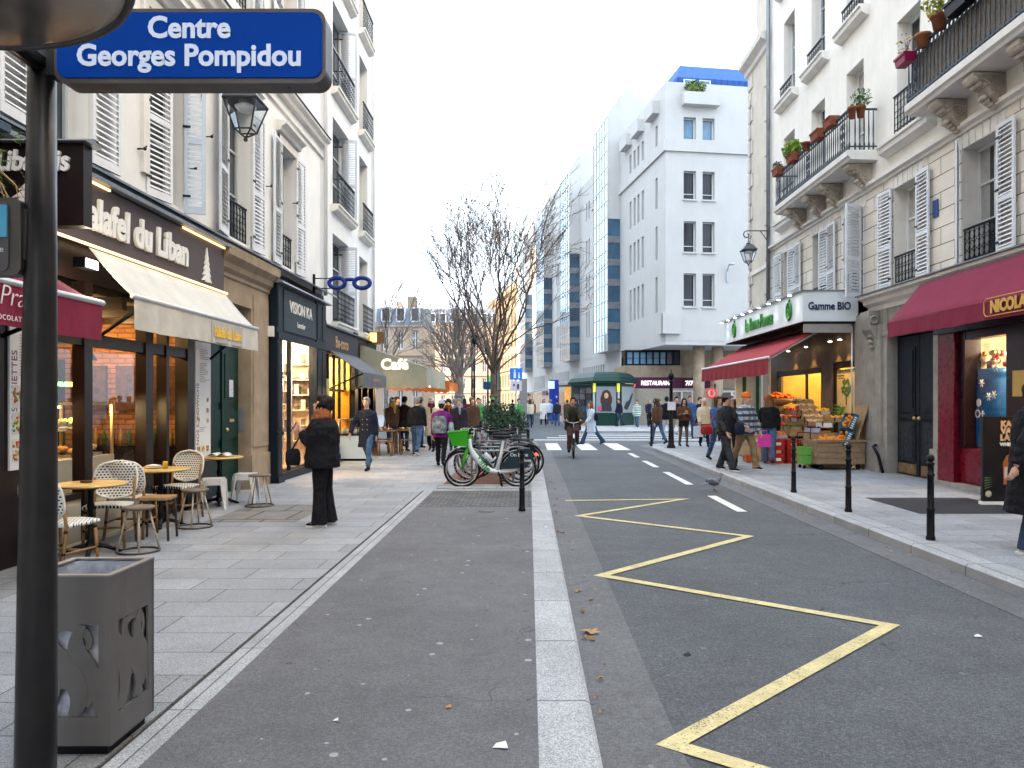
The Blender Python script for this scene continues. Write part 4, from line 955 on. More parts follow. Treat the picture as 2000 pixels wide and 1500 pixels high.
room('interior', V, -8.8, -5.06, 15.25, 18.4, .2, 3.0, [M('warm_panel', (.62,.44,.26), .6, 0, .1, 1), M('warm_panel2', (.62,.52,.40), .7), M('floor_oak', (.30,.2,.11), .4), M('ceiling_white', (.7,.68,.64), .8)], 1)
q = MB()
for y in (16.2, 16.9, 17.5): q.tube([(-5.4,y,.25),(-5.4,y,2.9)], .016, 6)
q.build('display_pole', M('chrome', (.7,.7,.72), .2, .9), V)
for k in range(9):
    y = 15.6+(k % 3)*.72; z = .95+(k//3)*.62
    q = MB(); q.box(-5.55, -5.32, y-.22, y+.22, z, z+.02); 
    for j in range(3): q.box(-5.5, -5.34, y-.18+j*.13, y-.1+j*.13, z+.02, z+.1+.18*((j+k) % 2), 1)
    q.build('display_shelf', [M('shelf_pale', (.6,.56,.5), .4), M('display_dark', (.10,.075,.06), .5, 0, .5, 9)], V)
for k in range(6):
    z = .7+.36*k; q = MB(); q.box(-6.4, -5.12, 18.12, 18.38, z, z+.02)
    for j in range(8): x = -6.35+.16*j; q.box(x, x+.10, 18.16, 18.2, z+.02, z+.06+.10*((j+k) % 3), 1 if (j+k) % 2 else 2)
    q.build('display_shelf', [M('shelf_pale', (.6,.56,.5)), M('display_dark', (.10,.075,.06)), M('display_cream', (.6,.5,.38), .6)], V)
for k in range(2): q = MB(); q.box(-6.3+.6*k, -5.85+.6*k, 18.34, 18.39, 1.5, 2.2); q.build('display_mirror', M('display_dark', (.10,.075,.06)), V)
for y in (15.8, 16.7, 17.6): lamp('shop_light', (-6.0, y, 2.85), 48, (1, .70, .40), .1, V)
q = MB(); 
for y in (15.8, 16.7, 17.6): q.lathe([(.09,0),(.09,.03)], (-6.2,y,2.96), 10)
q.build('ceiling_spot', m_bulb, V)
al = MB(fr_front(14.94)); al.box(-5.06, -4.95, 0, .09, 2.9, 3.1); tag(al.build('alarm_box', m_let), 'small white alarm box on the side of the optician shopfront', 'alarm box')
# blue spectacles sign
SP = thing('spectacles_sign', 'blue spectacles shaped sign on a black bracket above the optician', 'sign', (-4.5, 18.5, 4.3))
q = MB(); 
for x in (-4.62, -4.02): q.tube([(x+.19*math.cos(t*.2618), 18.5, 4.49+.125*math.sin(t*.2618)) for t in range(24)], .052, 8, closed=True)
q.tube([(-4.45,18.5,4.55),(-4.38,18.5,4.575),(-4.26,18.5,4.575),(-4.19,18.5,4.55)], .045, 8); q.build('frame', M('cobalt_blue', (.012,.035,.22), .4, 0, .1, 4), SP)
q = MB(); q.box(-5.2, -5.15, 18.47, 18.53, 4.25, 4.7); q.tube([(-5.16,18.5,4.6),(-4.78,18.5,4.6)], .014, 6); q.tube([(-5.16,18.5,4.36),(-4.72,18.5,4.36)], .014, 6); q.build('bracket', m_black, SP)
# ---------------------------------------------------------------- snack restaurant
m_char = M('charcoal_panel', (.034, .034, .043), .5, 0, .08, 3)
RS = thing('restaurant_shopfront', 'small charcoal restaurant front with grey sloping awning and yellow light', 'shopfront', (-5, 20.5, GZL))
q = MB(fA); q.box(18.56, 18.9, -.3, .22, .04, 3.62); q.box(18.9, 22.35, -.3, .2, 2.85, 3.5); q.box(22.0, 22.4, .06, .22, .04, 3.62)
for a in (19.5, 20.1, 20.7, 21.3): q.box(a, a+.05, .05, .12, .04, 2.85)
q.box(18.9, 22, .05, .13, 1.9, 1.96); q.box(18.9, 22, .0, .12, .04, .5); q.build('frame', m_black, RS)
q = MB(fA); q.box(18.75, 22.3, .2, .23, 2.88, 3.46); sp = q.build('sign_panel', m_char, RS)
text('lettering', 'Bu-coco', .42, (-4.965, 20.4, 3.03), 'left', M('letter_bronze', (.42,.28,.17), .5), sp, .01, .006)
q = MB(fA); q.profile([(0,3.62),(.3,3.53),(.3,3.5),(0,3.5)], 18.6, 25.4); q.build('flashing', m_zinc, RS)
awning(RS, fA, 19.1, 22.2, 2.92, .24, 2.36, 1.07, .34, cloth('grey_awning_cloth', (.15,.16,.185)), None, 0, .006, ((19.3,1.95),(21.9,1.95)))
text('lettering', 'BO BUN  COCO', .12, (-5.2+1.10, 20.7, 2.16), 'left', M('letter_bronze', (.42,.28,.17)), RS, .002, 0)
room('interior', RS, -8.6, -5.1, 18.7, 22.0, .05, 2.85, [M('interior_yellow', (.74,.58,.20), .8, 0, .15, 2), m_yellow, m_wood, M('ceiling_cream', (.6,.5,.34))], 1)
for y in (19.4, 20.4, 21.4): lamp('shop_light', (-6.0, y, 2.6), 26, (1, .74, .36), .1, RS)
q = MB(fA); q.quad((18.9,.08,.5),(22,.08,.5),(22,.08,2.85),(18.9,.08,2.85)); q.build('shop_pane', m_clear, RS)
q = MB(); q.box(-5.3, -4.95, 21.1, 21.16, .9, 1.95); q.box(-5.3, -4.95, 19.0, 19.06, .9, 2.2, 1); q.build('poster', [M('poster_orange', (.75,.30,.02), .5, 0, .2, 6), M('poster_cream', (.7,.62,.4), .6, 0, .3, 9)], RS)
# white counter in front
WC = thing('food_counter', 'white take-away counter with a glass case before the grey awning', 'counter', (-4.75, 20.9, GZL))
q = MB(); q.rbox(-5.12, -4.36, 20.6, 21.3, .1, .72, .03); q.build('cabinet', M('counter_white', (.60,.68,.74), .35, 0, .03, 2), WC)
q = MB(); q.box(-5.1, -4.38, 20.63, 21.27, .04, .1); q.box(-5.14, -4.34, 20.58, 21.32, .72, .75); q.build('trim', m_black, WC)
q = MB(); 
for x, y in ((-5.1,20.62),(-4.38,20.62),(-5.1,21.28),(-4.38,21.28)): q.box(x-.012, x+.012, y-.012, y+.012, .75, 1.15)
q.box(-5.12, -4.36, 20.6, 21.3, 1.15, 1.17); q.build('case_frame', M('chrome', (.7,.7,.72)), WC)
q = MB(); q.quad((-5.1,20.61,.75),(-4.38,20.61,.75),(-4.38,20.61,1.15),(-5.1,20.61,1.15)); q.build('case_glass', m_clear, WC)
for k in range(5):
    q = MB(); q.lathe([(.055,0),(.065,.1),(.06,.13)], (-5.0+.14*k, 20.85, .755), 10); q.ball((-5.0+.14*k, 20.85, .9), .055, None, .05, 8, 5, m=1)
    tag(q.build('food_tub', [m_let, M('tub_food_%d' % (k % 3), ((.6,.42,.1),(.22,.32,.08),(.5,.2,.06))[k % 3], .6, 0, .3, 20)]), 'small white tub of food in the white counter glass case', 'tub', 'tubs in the white counter')
# ---------------------------------------------------------------- café on the corner
CF = thing('cafe_terrace_awning', 'big grey green cafe awning with wide side panel and orange skirt', 'awning', (-4.4, 27, GZL))
m_canvas = cloth('grey_green_canvas', (.36,.36,.29), .9, .12); m_terra = cloth('terracotta_canvas', (.46,.15,.035), .9, .3)
q = MB(fr_front(23.0))
n = 30; top = lambda x: 3.37 - (x+5.15)/(2.07)*.72
vs = []
for k in (0, 1):
    for j in range(5):
        for i in range(n+1):
            x = -5.15+2.07*i/n; zb = 2.06 - .05*abs(math.sin(i*.85)); vs.append((x, k*-.02 + .006*math.sin(i*1.3)*(j/4), top(x)+(zb-top(x))*j/4))
W = n+1; N = W*5
q.add(vs, [f for j in range(4) for i in range(n) for f in ((j*W+i, j*W+i+1, (j+1)*W+i+1, (j+1)*W+i), (N+j*W+i, N+(j+1)*W+i, N+(j+1)*W+i+1, N+j*W+i+1))], 0, True)
sd = q.build('side_panel', m_canvas, CF)
text('lettering', 'Café', .44, (-4.02, 22.975, 2.6), 'front', M('letter_warm_white', (.82,.78,.64), .6, emit=.15), sd, .004, .02)
q = MB(); sheet(q, lambda u, v: (-5.15+2.07*u, 23.0+5.2*v, 3.37-.72*u), 6, 6, .02); q.build('roof_cloth', m_canvas, CF)
q = MB()
n = 50; vs = []
for j in range(3):
    for i in range(n+1): vs.append((-3.07+.01*math.sin(i), 23.0+5.2*i/n, 2.66 - j/2*(.55+.06*abs(math.sin(i*.9)))))
q.add(vs, [(j*(n+1)+i, j*(n+1)+i+1, (j+1)*(n+1)+i+1, (j+1)*(n+1)+i) for j in range(2) for i in range(n)], 0, True)
q.build('front_skirt', m_canvas, CF)
OS = thing('orange_awning', 'low terracotta awning lit from below beyond the cafe side panel', 'awning', (-3, 31, 2))
q = MB(); sheet(q, lambda u, v: (-5.6+2.6*u, 28.9+3.6*v, 2.9-.5*u), 6, 6, .02); n = 40
vs = [(-5.4+2.4*i/n, 28.88, 2.55-.14*i/n - j*(.42+.07*abs(math.sin(i*.8)))) for j in range(2) for i in range(n+1)] 
q.add(vs, [(i, i+1, n+1+i+1, n+1+i) for i in range(n)], 0, True)
vs = [(-3.0, 28.88+3.6*i/n, 2.4 - j*(.34+.06*abs(math.sin(i*.8)))) for j in range(2) for i in range(n+1)]
q.add(vs, [(i, i+1, n+1+i+1, n+1+i) for i in range(n)], 0, True); q.build('canvas', m_terra, OS)
q = MB(); q.box(-3.66, -3.12, 28.3, 28.36, 2.24, 2.62); q.box(-3.62, -3.16, 28.28, 28.3, 2.28, 2.58, 1); tag(q.build('menu_box', [m_zinc, m_let]), 'white boxed panel hung beside the cafe awning', 'panel')
q = MB(fA); q.box(22.4, 25.5, -.3, .12, .04, .6); q.box(22.4, 25.5, -.3, .14, 2.9, 3.5); q.box(25.3, 25.5, -6, .12, .04, 3.6)
for a in (22.4, 23.3, 24.2, 25.1): q.box(a, a+.1, -.1, .12, .04, 3.5)
tag(q.build('cafe_shopfront', m_black), 'black timber cafe front under the grey green awning', 'shopfront')
CI = thing('cafe_interior', 'warm lit cafe room behind the corner cafe front', 'room', (-7, 24, GZL))
room('interior', CI, -8.4, -5.3, 22.4, 25.2, .05, 2.9, [M('warm_panel', (.62,.44,.26)), m_wood, m_wood, M('ceiling_cream', (.6,.5,.34))], 1)
lamp('cafe_light', (-6.2, 23.8, 2.5), 30, (1, .6, .25), .1)
sg = thing('lit_cafe_sign', 'small yellow lit sign box over the cafe awning', 'sign', (-5, 24.2, 3.5))
q = MB(); q.box(-5.2, -4.55, 24.1, 24.3, 3.46, 3.82); q.build('box', M('sign_brown', (.16,.09,.05), .6), sg)
q = MB(); q.box(-4.98, -4.78, 24.08, 24.099, 3.5, 3.78); q.build('lit_face', M('sign_yellow', (.9,.62,.10), .5, 0, .1, 5, emit=.9), sg)
q = MB()
for k in range(9): q.ball((-5.2+.24*k, 25.4, 2.15+.02*math.sin(k*2)), .035, None, None, 6, 5)
for k in range(5): q.ball((-4.9+.4*k, 30.2, 2.25), .04, None, None, 6, 5)
q.tube([(-5.3,25.4,2.22),(-3.2,25.4,2.2)], .008, 4, m=1); tag(q.build('string_lights', [m_bulb, m_black]), 'string of warm bulbs under the cafe awning', 'string lights')
lamp('cafe_light', (-4.4, 26.5, 2.1), 12, (1, .62, .28), .1); lamp('cafe_light', (-4.2, 30.5, 2.1), 18, (1, .55, .2), .1)

# ================================================================ right side
# ---------------------------------------------------------------- greengrocer
m_taupe = M('taupe_panelling', (.16,.122,.095), .5, 0, .18, 5, .2, 40)
G = thing('greengrocer_shopfront', 'greengrocer shopfront with white sign box, red awning and warm spotlights', 'shopfront', (RX, 21, GZR))
q = MB(fC); holed(q, 17.92, 24.3, .1, 3.62, [(20.1,23.7,.15,2.55),(17.98,19.35,.15,2.62)], .2); q.box(17.92, 24.3, -.95, -.02, 3.2, 3.6); q.build('wall', m_taupe, G)
q = MB(fC)
for a, b, t in ((20.1,23.7,2.55),(17.98,19.35,2.62)): q.box(a, b, -.12, -.02, t-.16, t-.02); q.box(a, a+.05, -.12, -.01, .15, t-.16); q.box(b-.05, b, -.12, -.01, .15, t-.16)
q.box(21.3, 21.36, -.1, -.04, .15, 2.4); q.build('window_frame', m_black, G)
q = MB(); q.box(6.36, 7.64, 17.82, 24.98, 3.5, 4.2); sbx = q.build('sign_box', M('sign_box_white', (.66,.70,.72), .45, 0, .03, 2), G)
q = MB(); q.box(6.32, 7.64, 17.79, 25.0, 4.2, 4.225); q.box(6.40, 7.64, 17.85, 24.95, 3.47, 3.499, 1); q.build('sign_trim', [m_zinc, m_dark], sbx)
text('lettering', 'Gamme BIO', .25, (6.97, 17.805, 3.77), 'front', M('letter_navy', (.02,.035,.08), .5), sbx, .006, .006, sx=.78)
text('lettering', 'La Bonne Pomme', .54, (6.345, 21.25, 3.66), 'right', M('letter_green', (.04,.24,.035), .5), sbx, .02, .003, sx=.66, shear=.1)
for y in (23.75, 18.75):
    q = MB(); q.tube([(6.345, y+.17*math.cos(t*.524), 3.84+.21*math.sin(t*.524)) for t in range(12)], .032, 6, closed=True)
    for k in range(4): q.ball((6.34, y+.07*math.cos(k*1.57), 3.84+.08*math.sin(k*1.57)), .015, .045, .05, 6, 5)
    q.tube([(6.34,y,4.03),(6.34,y-.06,4.12)], .02, 5); q.build('apple_emblem', M('letter_green', (.07,.33,.06)), sbx)
m_spotw = M('sign_spot_lens', (1, 1, .95), .5, 0, 0, emit=6)
for k in range(9):
    y = 18.15+.8*k
    q = MB(); q.tube([(6.36,y,4.2),(6.2,y,4.25),(6.16,y,4.2)], .012, 5); q.lathe([(.03,.05),(.05,.0),(.05,-.02)], (6.16,y,4.16), 8); q.lathe([(.045,-.021),(.045,-.024)], (6.16,y,4.16), 8, 1)
    q.build('sign_spot', [m_framed, m_spotw], sbx)
    lamp('sign_spot_light', (6.19, y, 4.1), 1.1, (.95, 1, .9), .03, sbx, 90)
a3 = awning(G, fC, 18.05, 24.95, 3.42, .72, 2.66, 2.02, .38, cloth('red_awning_cloth', (.34,.018,.03)), M('bar_white', (.72,.73,.74), .4), 0, .02, ((18.1,3.4),(24.9,3.4)), M('bar_white', (.72,.73,.74)))
q = MB(fC); q.box(17.86, 17.92, .15, 1.25, 3.24, 3.44); q.build('side_blind', M('blind_grey', (.30,.27,.25), .8, 0, .1, 5), G)
q = MB(fC); q.tube([(17.95,.1,3.4),(17.95,.1,1.2)], .02, 6); q.build('awning_crank', M('bar_white', (.72,.73,.74)), G)
room('interior', G, RX+.2, 12, 18, 24.2, .15, 3.2, [M('grocer_wall', (.50,.36,.10), .8, 0, .15, 2), M('grocer_wall', (.50,.36,.10)), m_wood, M('ceiling_cream', (.6,.5,.34))], -1)
for y in (19, 21, 23): lamp('shop_light', (9.3, y, 2.9), 26, (1, .70, .30), .1, G)
for k in range(4): q = MB(); q.box(8.6+k*.5, 8.66+k*.5, 19.4, 22.8, 2.9, 2.94); q.build('strip_lamp', M('strip_lamp_lens', (1, .85, .5), .5, 0, 0, emit=4), G)
q = MB()
for k in range(5): q.box(8.8, 11.5, 22.4, 22.9, .5+.45*k, .53+.45*k)
for k in range(40): q.box(8.9+rnd.random()*2.4, 9.0+rnd.random()*2.4, 22.38, 22.6, .53+.45*(k % 5), .75+.45*(k % 5), 1+k % 3)
q.build('shelving', [m_wood, m_yellow, M('jar_red', (.4,.06,.03)), m_creamp], G)
q = MB(fC); q.box(18.1, 19.25, -.09, -.07, 1.3, 2.42); q.build('window_poster', M('poster_straw', (.66,.56,.32), .6, 0, .05, 3), G)
q = MB(fC); 
for k in range(46):
    a = rnd.uniform(0, 6.28); r = rnd.random()**.5; q.ball((18.67+.26*r*math.cos(a), -.062, 1.98+.19*r*math.sin(a)), .05, .008, .05, 6, 4)
q.box(18.64, 18.7, -.066, -.06, 1.55, 1.85, 1); q.box(18.8, 19.2, -.068, -.066, 2.26, 2.29, 1); q.box(18.8, 19.2, -.068, -.066, 2.2, 2.22, 1); q.build('poster_tree', [M('poster_green', (.10,.20,.08), .7, 0, .3, 9), m_wood], G)
for y, z in ((18.35,3.1),(18.95,3.1),(20.6,3.08),(22.0,3.06)):
    lamp('wall_spot_light', (RX-.22, y, z), 16, (1, .55, .14), .03, G, 75)
    q = MB(); q.lathe([(.05,0),(.06,.08)], (RX-.22, y, z+.02), 10, 1); q.lathe([(.045,0),(.045,.01)], (RX-.22, y, z+.005), 10); q.build('wall_spot', [m_bulb, m_framed], G)
bn = thing('striped_banner', 'white and green vertical striped panel at the far end of the greengrocer', 'panel', (7.1, 25.1, GZR))
q = MB(); q.box(6.75, 7.6, 25.1, 25.14, .15, 2.75); q.build('panel', m_let, bn)
q = MB(); q.box(6.98, 7.1, 25.09, 25.099, .15, 2.75); q.box(7.42, 7.52, 25.09, 25.099, .15, 2.75); q.build('stripe', M('banner_green', (.02,.17,.09), .5), bn)
# ---------------------------------------------------------------- grey portal, dark blue door
PR = thing('stone_portal', 'grey stone doorway with carved bracket around the dark blue double door', 'doorway', (RX, 16, GZR))
q = MB(fC); q.box(16.28, 17.9, -.5, .06, .1, 3.62); q.box(16.45, 17.2, .06, .12, .75, 3.3); q.box(16.4, 17.25, .06, .17, .1, .75); q.box(14.2, 14.42, -.5, .06, .1, 3.62); q.box(14.16, 14.44, .06, .12, .1, .75)
q.box(14.42, 16.28, -.5, .03, 3.2, 3.62); q.box(14.42, 16.28, -.4, -.15, 3.0, 3.2, 1); q.profile([(.03,3.02),(.09,3.04),(.09,3.1),(.05,3.14),(.03,3.2)], 14.2, 17.3)
q.build('wall', [m_grey, m_dark], PR)
q = MB(fC); q.profile([(.06,2.75),(.12,2.8),(.14,3.0),(.26,3.2),(.30,3.45),(.30,3.6),(.06,3.6)], 16.6, 17.05)
for t in range(5): q.ball((16.82,.2-.015*t,3.3-.12*t), .12-.01*t, .06, .05, 8, 5)
q.tube([(16.58,.2+.08*math.cos(t*.785),3.4+.08*math.sin(t*.785)) for t in range(8)], .025, 5, closed=True); q.build('bracket', m_grey, PR)
DD = thing('double_door', 'worn dark blue double door with flaking lower panels', 'door', (RX+.2, 15.35, GZR))
m_dblue = M('dark_blue_door_paint', (.009, .014, .022), .5, 0, .25, 4)
m_worn = M('flaking_door_paint', (.022, .026, .034), .7, 0, .8, 14, .5, 50)
for k, (a0, a1) in enumerate(((14.43,15.33),(15.36,16.27))):
    q = MB(fC); q.box(a0, a1, -.24, -.16, .14, 2.98)
    q.box(a0+.14, a1-.14, -.16, -.14, 1.42, 2.75); q.box(a0+.2, a1-.2, -.14, -.12, 1.5, 2.67); q.box(a0+.12, a1-.12, -.16, -.12, 1.3, 1.38)
    lf = q.build('leaf', m_dblue, DD)
    q = MB(fC); q.box(a0+.14, a1-.14, -.16, -.135, .42, 1.22); q.box(a0+.2, a1-.2, -.135, -.12, .5, 1.15); q.build('lower_panel', m_worn, lf)
    q = MB(fC); q.box(a0+.1, a1-.1, -.16, -.128, .16, .36); q.build('kick_plate', M('worn_wood', (.17,.12,.07), .8, 0, .4, 9), lf)
    q = MB(fC); q.ball((a1-.08 if k == 0 else a0+.08, -.1, 1.3), .04); q.build('handle', M('brass_frame', (.62,.44,.16)), lf)
gp = MB(fC); gp.tube([(16.5,.2,.7),(16.4,.3,.68),(16.34,.22,.5),(16.3,.16,.2),(16.28,.14,.12)], .035, 7); tag(gp.build('drain_spout', m_rail), 'black curved pipe at the foot of the grey portal', 'pipe')
# ---------------------------------------------------------------- wine shop
m_wine = M('wine_red_lacquer', (.15, .006, .018), .28, 0, .04, 3)
m_plum = M('dark_plum_lacquer', (.020, .004, .010), .3, 0, .05, 3)
WS = thing('wine_shopfront', 'deep red wine shopfront with fuchsia awning at the right edge', 'shopfront', (RX, 12, GZR))
q = MB(fC); q.box(13.62, 14.14, -.3, .12, .12, 2.92); q.box(12.15, 13.62, -.25, .0, .15, .82); q.box(12.3, 13.4, 0, .03, .25, .72); q.build('pilaster', m_wine, WS)
q = MB(fC); q.box(7.5, 14.15, -.3, .12, 2.92, 3.6); q.box(7.5, 14.15, .12, .2, 2.86, 2.98); q.box(11.2, 12.15, -.3, .1, .12, 2.92); q.box(13.42, 13.62, -.25, .03, .82, 2.9); q.box(12.15, 12.22, -.25, .02, .82, 2.9); q.box(12.2, 13.45, -.2, .02, 2.72, 2.92)
q.box(7.5, 8.2, -.3, .1, .12, 2.92); q.box(8.2, 11.2, -.25, .0, .12, .82); q.build('frame', m_plum, WS)
q = MB(fC); q.quad((12.2,-.08,.82),(13.45,-.08,.82),(13.45,-.08,2.75),(12.2,-.08,2.75)); q.quad((8.2,-.08,.82),(11.2,-.08,.82),(11.2,-.08,2.9),(8.2,-.08,2.9)); q.build('shop_pane', m_clear, WS)
q = MB(fC); q.box(7.5, 14.15, .0, .2, .11, .2); q.build('plinth', m_grey, WS)
room('interior', WS, RX+.25, 10.5, 8, 13.9, .2, 2.92, [M('wine_shelf_wall', (.42,.33,.22), .7, 0, .4, 8), M('wine_shelf_wall', (.42,.33,.22)), m_wood, M('ceiling_cream', (.6,.5,.34))], -1)
lamp('shop_light', (8.7, 12.6, 2.7), 38, (1, .78, .5), .1, WS); lamp('shop_light', (8.7, 10, 2.7), 22, (1, .78, .5), .1, WS)
awning(WS, fC, 7.2, 14.38, 3.84, .32, 3.11, .93, .27, m_fuch, None, 0, .012, ((14.2,3.0),))
text('lettering', 'NICOLAS', .235, (RX-.935-.03, 10.68, 2.93), 'right', M('letter_gold_matt', (.62,.36,.07), .5), WS, .004, .012, sx=.92)
q = MB(fC); y0, y1, z0, z1 = 10.08, 11.28, 2.88, 3.14; r_ = .05
q.tube([(y0+r_,.965,z0),(y1-r_,.965,z0),(y1,.965,z0+r_),(y1,.965,z1-r_),(y1-r_,.965,z1),(y0+r_,.965,z1),(y0,.965,z1-r_),(y0,.965,z0+r_)], .008, 5, closed=True); q.build('sign_border', M('letter_gold_matt', (.62,.36,.07)), WS)
BB = thing('bottle_display', 'tall blue bottle shaped display with snowflakes inside the wine shop window', 'display', (8.12, 13.4, .85))
q = MB(); q.lathe([(.30,0),(.31,.05),(.31,1.05),(.28,1.16),(.27,1.24),(.29,1.26),(.29,1.36)], (8.12,13.4,.85), 20); q.build('bottle', M('display_blue', (.006,.085,.27), .4, 0, .1, 3), BB)
q = MB()
for (y, z) in ((13.1,1.95),(12.9,1.72),(12.75,1.75),(12.7,2.2)):
    for t in range(3): q.tube([(7.72,y-.07*math.cos(t*1.047),z-.07*math.sin(t*1.047)),(7.72,y+.07*math.cos(t*1.047),z+.07*math.sin(t*1.047))], .009, 5)
q.ball((7.79,13.3,1.62), .01, .07, .07); q.build('snowflake', m_let, BB)
text('lettering', 'VO+', .2, (7.80, 13.35, 1.36), 'right', m_let, BB, .003, .004)
q = MB()
for k in range(26): q.ball((8.1+rnd.uniform(-.2,.2), 13.35+rnd.uniform(-.28,.2), 2.25+rnd.uniform(0,.25)), .05, None, None, 7, 5, m=k % 3)
q.build('bauble', [M('bauble_red', (.4,.02,.02), .25), M('bauble_gold', (.75,.48,.12), .25, .7), M('bauble_white', (.8,.6,.4), .3)], BB)
nt_ = MB(fC); nt_.box(11.55, 11.98, .101, .108, 1.72, 2.12); tag(nt_.build('notice', M('notice_yellow', (.62,.44,.13), .6, 0, .05, 4)), 'yellow notice on the dark plum pier of the wine shop', 'notice')
KP = thing('poster_stand', 'black standing poster with amber bottle before the wine shop', 'poster stand', (7.2, 11.3, GZR))
q = MB(); q.box(6.68, 7.62, 11.3, 11.36, .16, 1.42); q.build('board', M('poster_black', (.012,.011,.013), .35, 0, .3, 3), KP)
q = MB(); q.box(6.66, 7.64, 11.28, 11.38, .125, .17); q.build('foot', m_let, KP)
text('lettering', 'KA', .12, (7.02, 11.296, 1.27), 'front', M('letter_copper', (.72,.42,.24), .5), KP, .002, .008); text('lettering', 'VA', .12, (7.02, 11.296, 1.17), 'front', M('letter_copper', (.72,.42,.24)), KP, .002, .008); text('lettering', 'LAN', .12, (7.05, 11.296, 1.07), 'front', M('letter_copper', (.72,.42,.24)), KP, .002, .008); text('lettering', 'WHISKY', .065, (7.05, 11.296, .99), 'front', m_let, KP, .002, .004)
q = MB(fr_front(11.296)); q.prism([(6.98,.42),(7.24,.42),(7.25,.74),(7.2,.84),(7.15,.87),(7.15,.98),(7.07,.98),(7.07,.87),(7.02,.84),(6.97,.74)], 0, .004); q.prism([(6.99,.5),(7.23,.5),(7.23,.68),(6.99,.68)], .0045, .006, 1)
for k in range(5): q.prism([(6.7,.35+.04*k),(6.82,.40+.03*k),(6.71,.37+.04*k)], 0, .003, 2)
q.ball((6.76,.0,.28), .05, .004, .05, 8, 5, m=1); q.build('poster_print', [M('print_amber', (.36,.11,.03), .3, 0, .2, 8), M('print_label', (.5,.42,.36), .5), M('print_leaf', (.12,.2,.1), .5)], KP)
# ================================================================ street furniture
rnd = random.Random(23)
m_pole = M('dark_pole_metal', (.026, .025, .027), .38, .55, .25, 5)
m_casing = M('sign_casing', (.085, .080, .078), .4, .5, .15, 5)
# ---------------------------------------------------------------- bus stop
BS = thing('bus_stop_pole', 'dark tapering bus stop pole with blue stop name sign and round grey top', 'bus stop', (-1.96, 3.05, GZL))
q = MB(); q.tube([(-1.962,3.05,.04),(-1.958,3.05,.3),(-1.945,3.05,1.6),(-1.94,3.05,2.1),(-1.932,3.05,3.1)], [.0745,.0735,.064,.058,.049], 24); q.build('pole', m_pole, BS)
q = MB(); q.tube([(-1.93,3.05,2.98),(-1.9,2.7,2.97),(-1.86,2.3,2.955)], .035, 10); q.box(-1.88, -1.82, 2.99, 3.07, 2.92, 3.14); q.build('bracket', m_pole, BS)
q = MB(); q.lathe([(.02,.0),(.5,.0),(.63,.008),(.665,.016),(.685,.028),(.69,.05),(.66,.07),(.3,.10),(.01,.11)], (-1.83,2.05,2.885), 64); q.build('disc_top', M('brushed_disc', (.30,.275,.255), .2, .8, .5, 2.2), BS)
q = MB(); q.tube([(-1.83+.683*math.cos(t*math.pi/32),2.05+.683*math.sin(t*math.pi/32),2.91) for t in range(64)], .014, 8, closed=True); q.build('disc_rim', m_casing, BS)
def rrect(x0, x1, z0, z1, r, n=6):
    P_ = []
    for cx, cz, a0 in ((x1-r,z1-r,0),(x0+r,z1-r,90),(x0+r,z0+r,180),(x1-r,z0+r,270)):
        P_ += [(cx+r*math.cos(R(a0+90*k/n)), cz+r*math.sin(R(a0+90*k/n))) for k in range(n+1)]
    return P_
q = MB(); q.prism(rrect(-1.845, -.79, 2.885, 3.175, .05), 2.985, 3.085); q.box(-.97, -.966, 2.986, 3.084, 2.8838, 2.8855); q.ball((-.945,3.03,2.885), .006); nb = q.build('name_sign', m_casing, BS)
q = MB(); q.prism(rrect(-1.832, -.803, 2.905, 3.158, .04), 2.979, 2.9849); q.build('sign_face', M('stop_sign_blue', (.0,.040,.275), .5, 0, .06, 3, spec=.06), nb)
m_sl = M('sign_letter_pale', (.62,.70,.86), .5, 0, .03, 5)
text('lettering', 'Centre', .116, (-1.318, 2.9775, 3.06), 'front', m_sl, nb, .001, .0035, sx=.96)
text('lettering', 'Georges Pompidou', .116, (-1.318, 2.9775, 2.952), 'front', m_sl, nb, .001, .0035, sx=.96)
q = MB(); q.prism(rrect(-2.36, -1.975, 2.14, 2.44, .035), 2.985, 3.06); q.box(-2.0, -1.93, 3.0, 3.06, 2.2, 2.4); lb = q.build('line_sign', m_casing, BS)
q = MB(); q.prism(rrect(-2.345, -2.02, 2.155, 2.425, .025), 2.978, 2.9849); q.build('line_face', M('line_face_grey', (.10,.10,.11), .4, 0, .05, 4), lb)
q = MB(); q.box(-2.345, -2.022, 2.972, 2.9778, 2.285, 2.41); q.build('line_colour', M('line_light_blue', (.10,.42,.66), .4, 0, .04, 4), lb)
text('lettering', '29', .155, (-2.125, 2.971, 2.292), 'front', M('ink_black', (.02,.02,.025), .5), lb, .001, .004)
text('lettering', 'Porte', .034, (-2.075, 2.977, 2.228), 'front', m_let, lb, .001, 0)
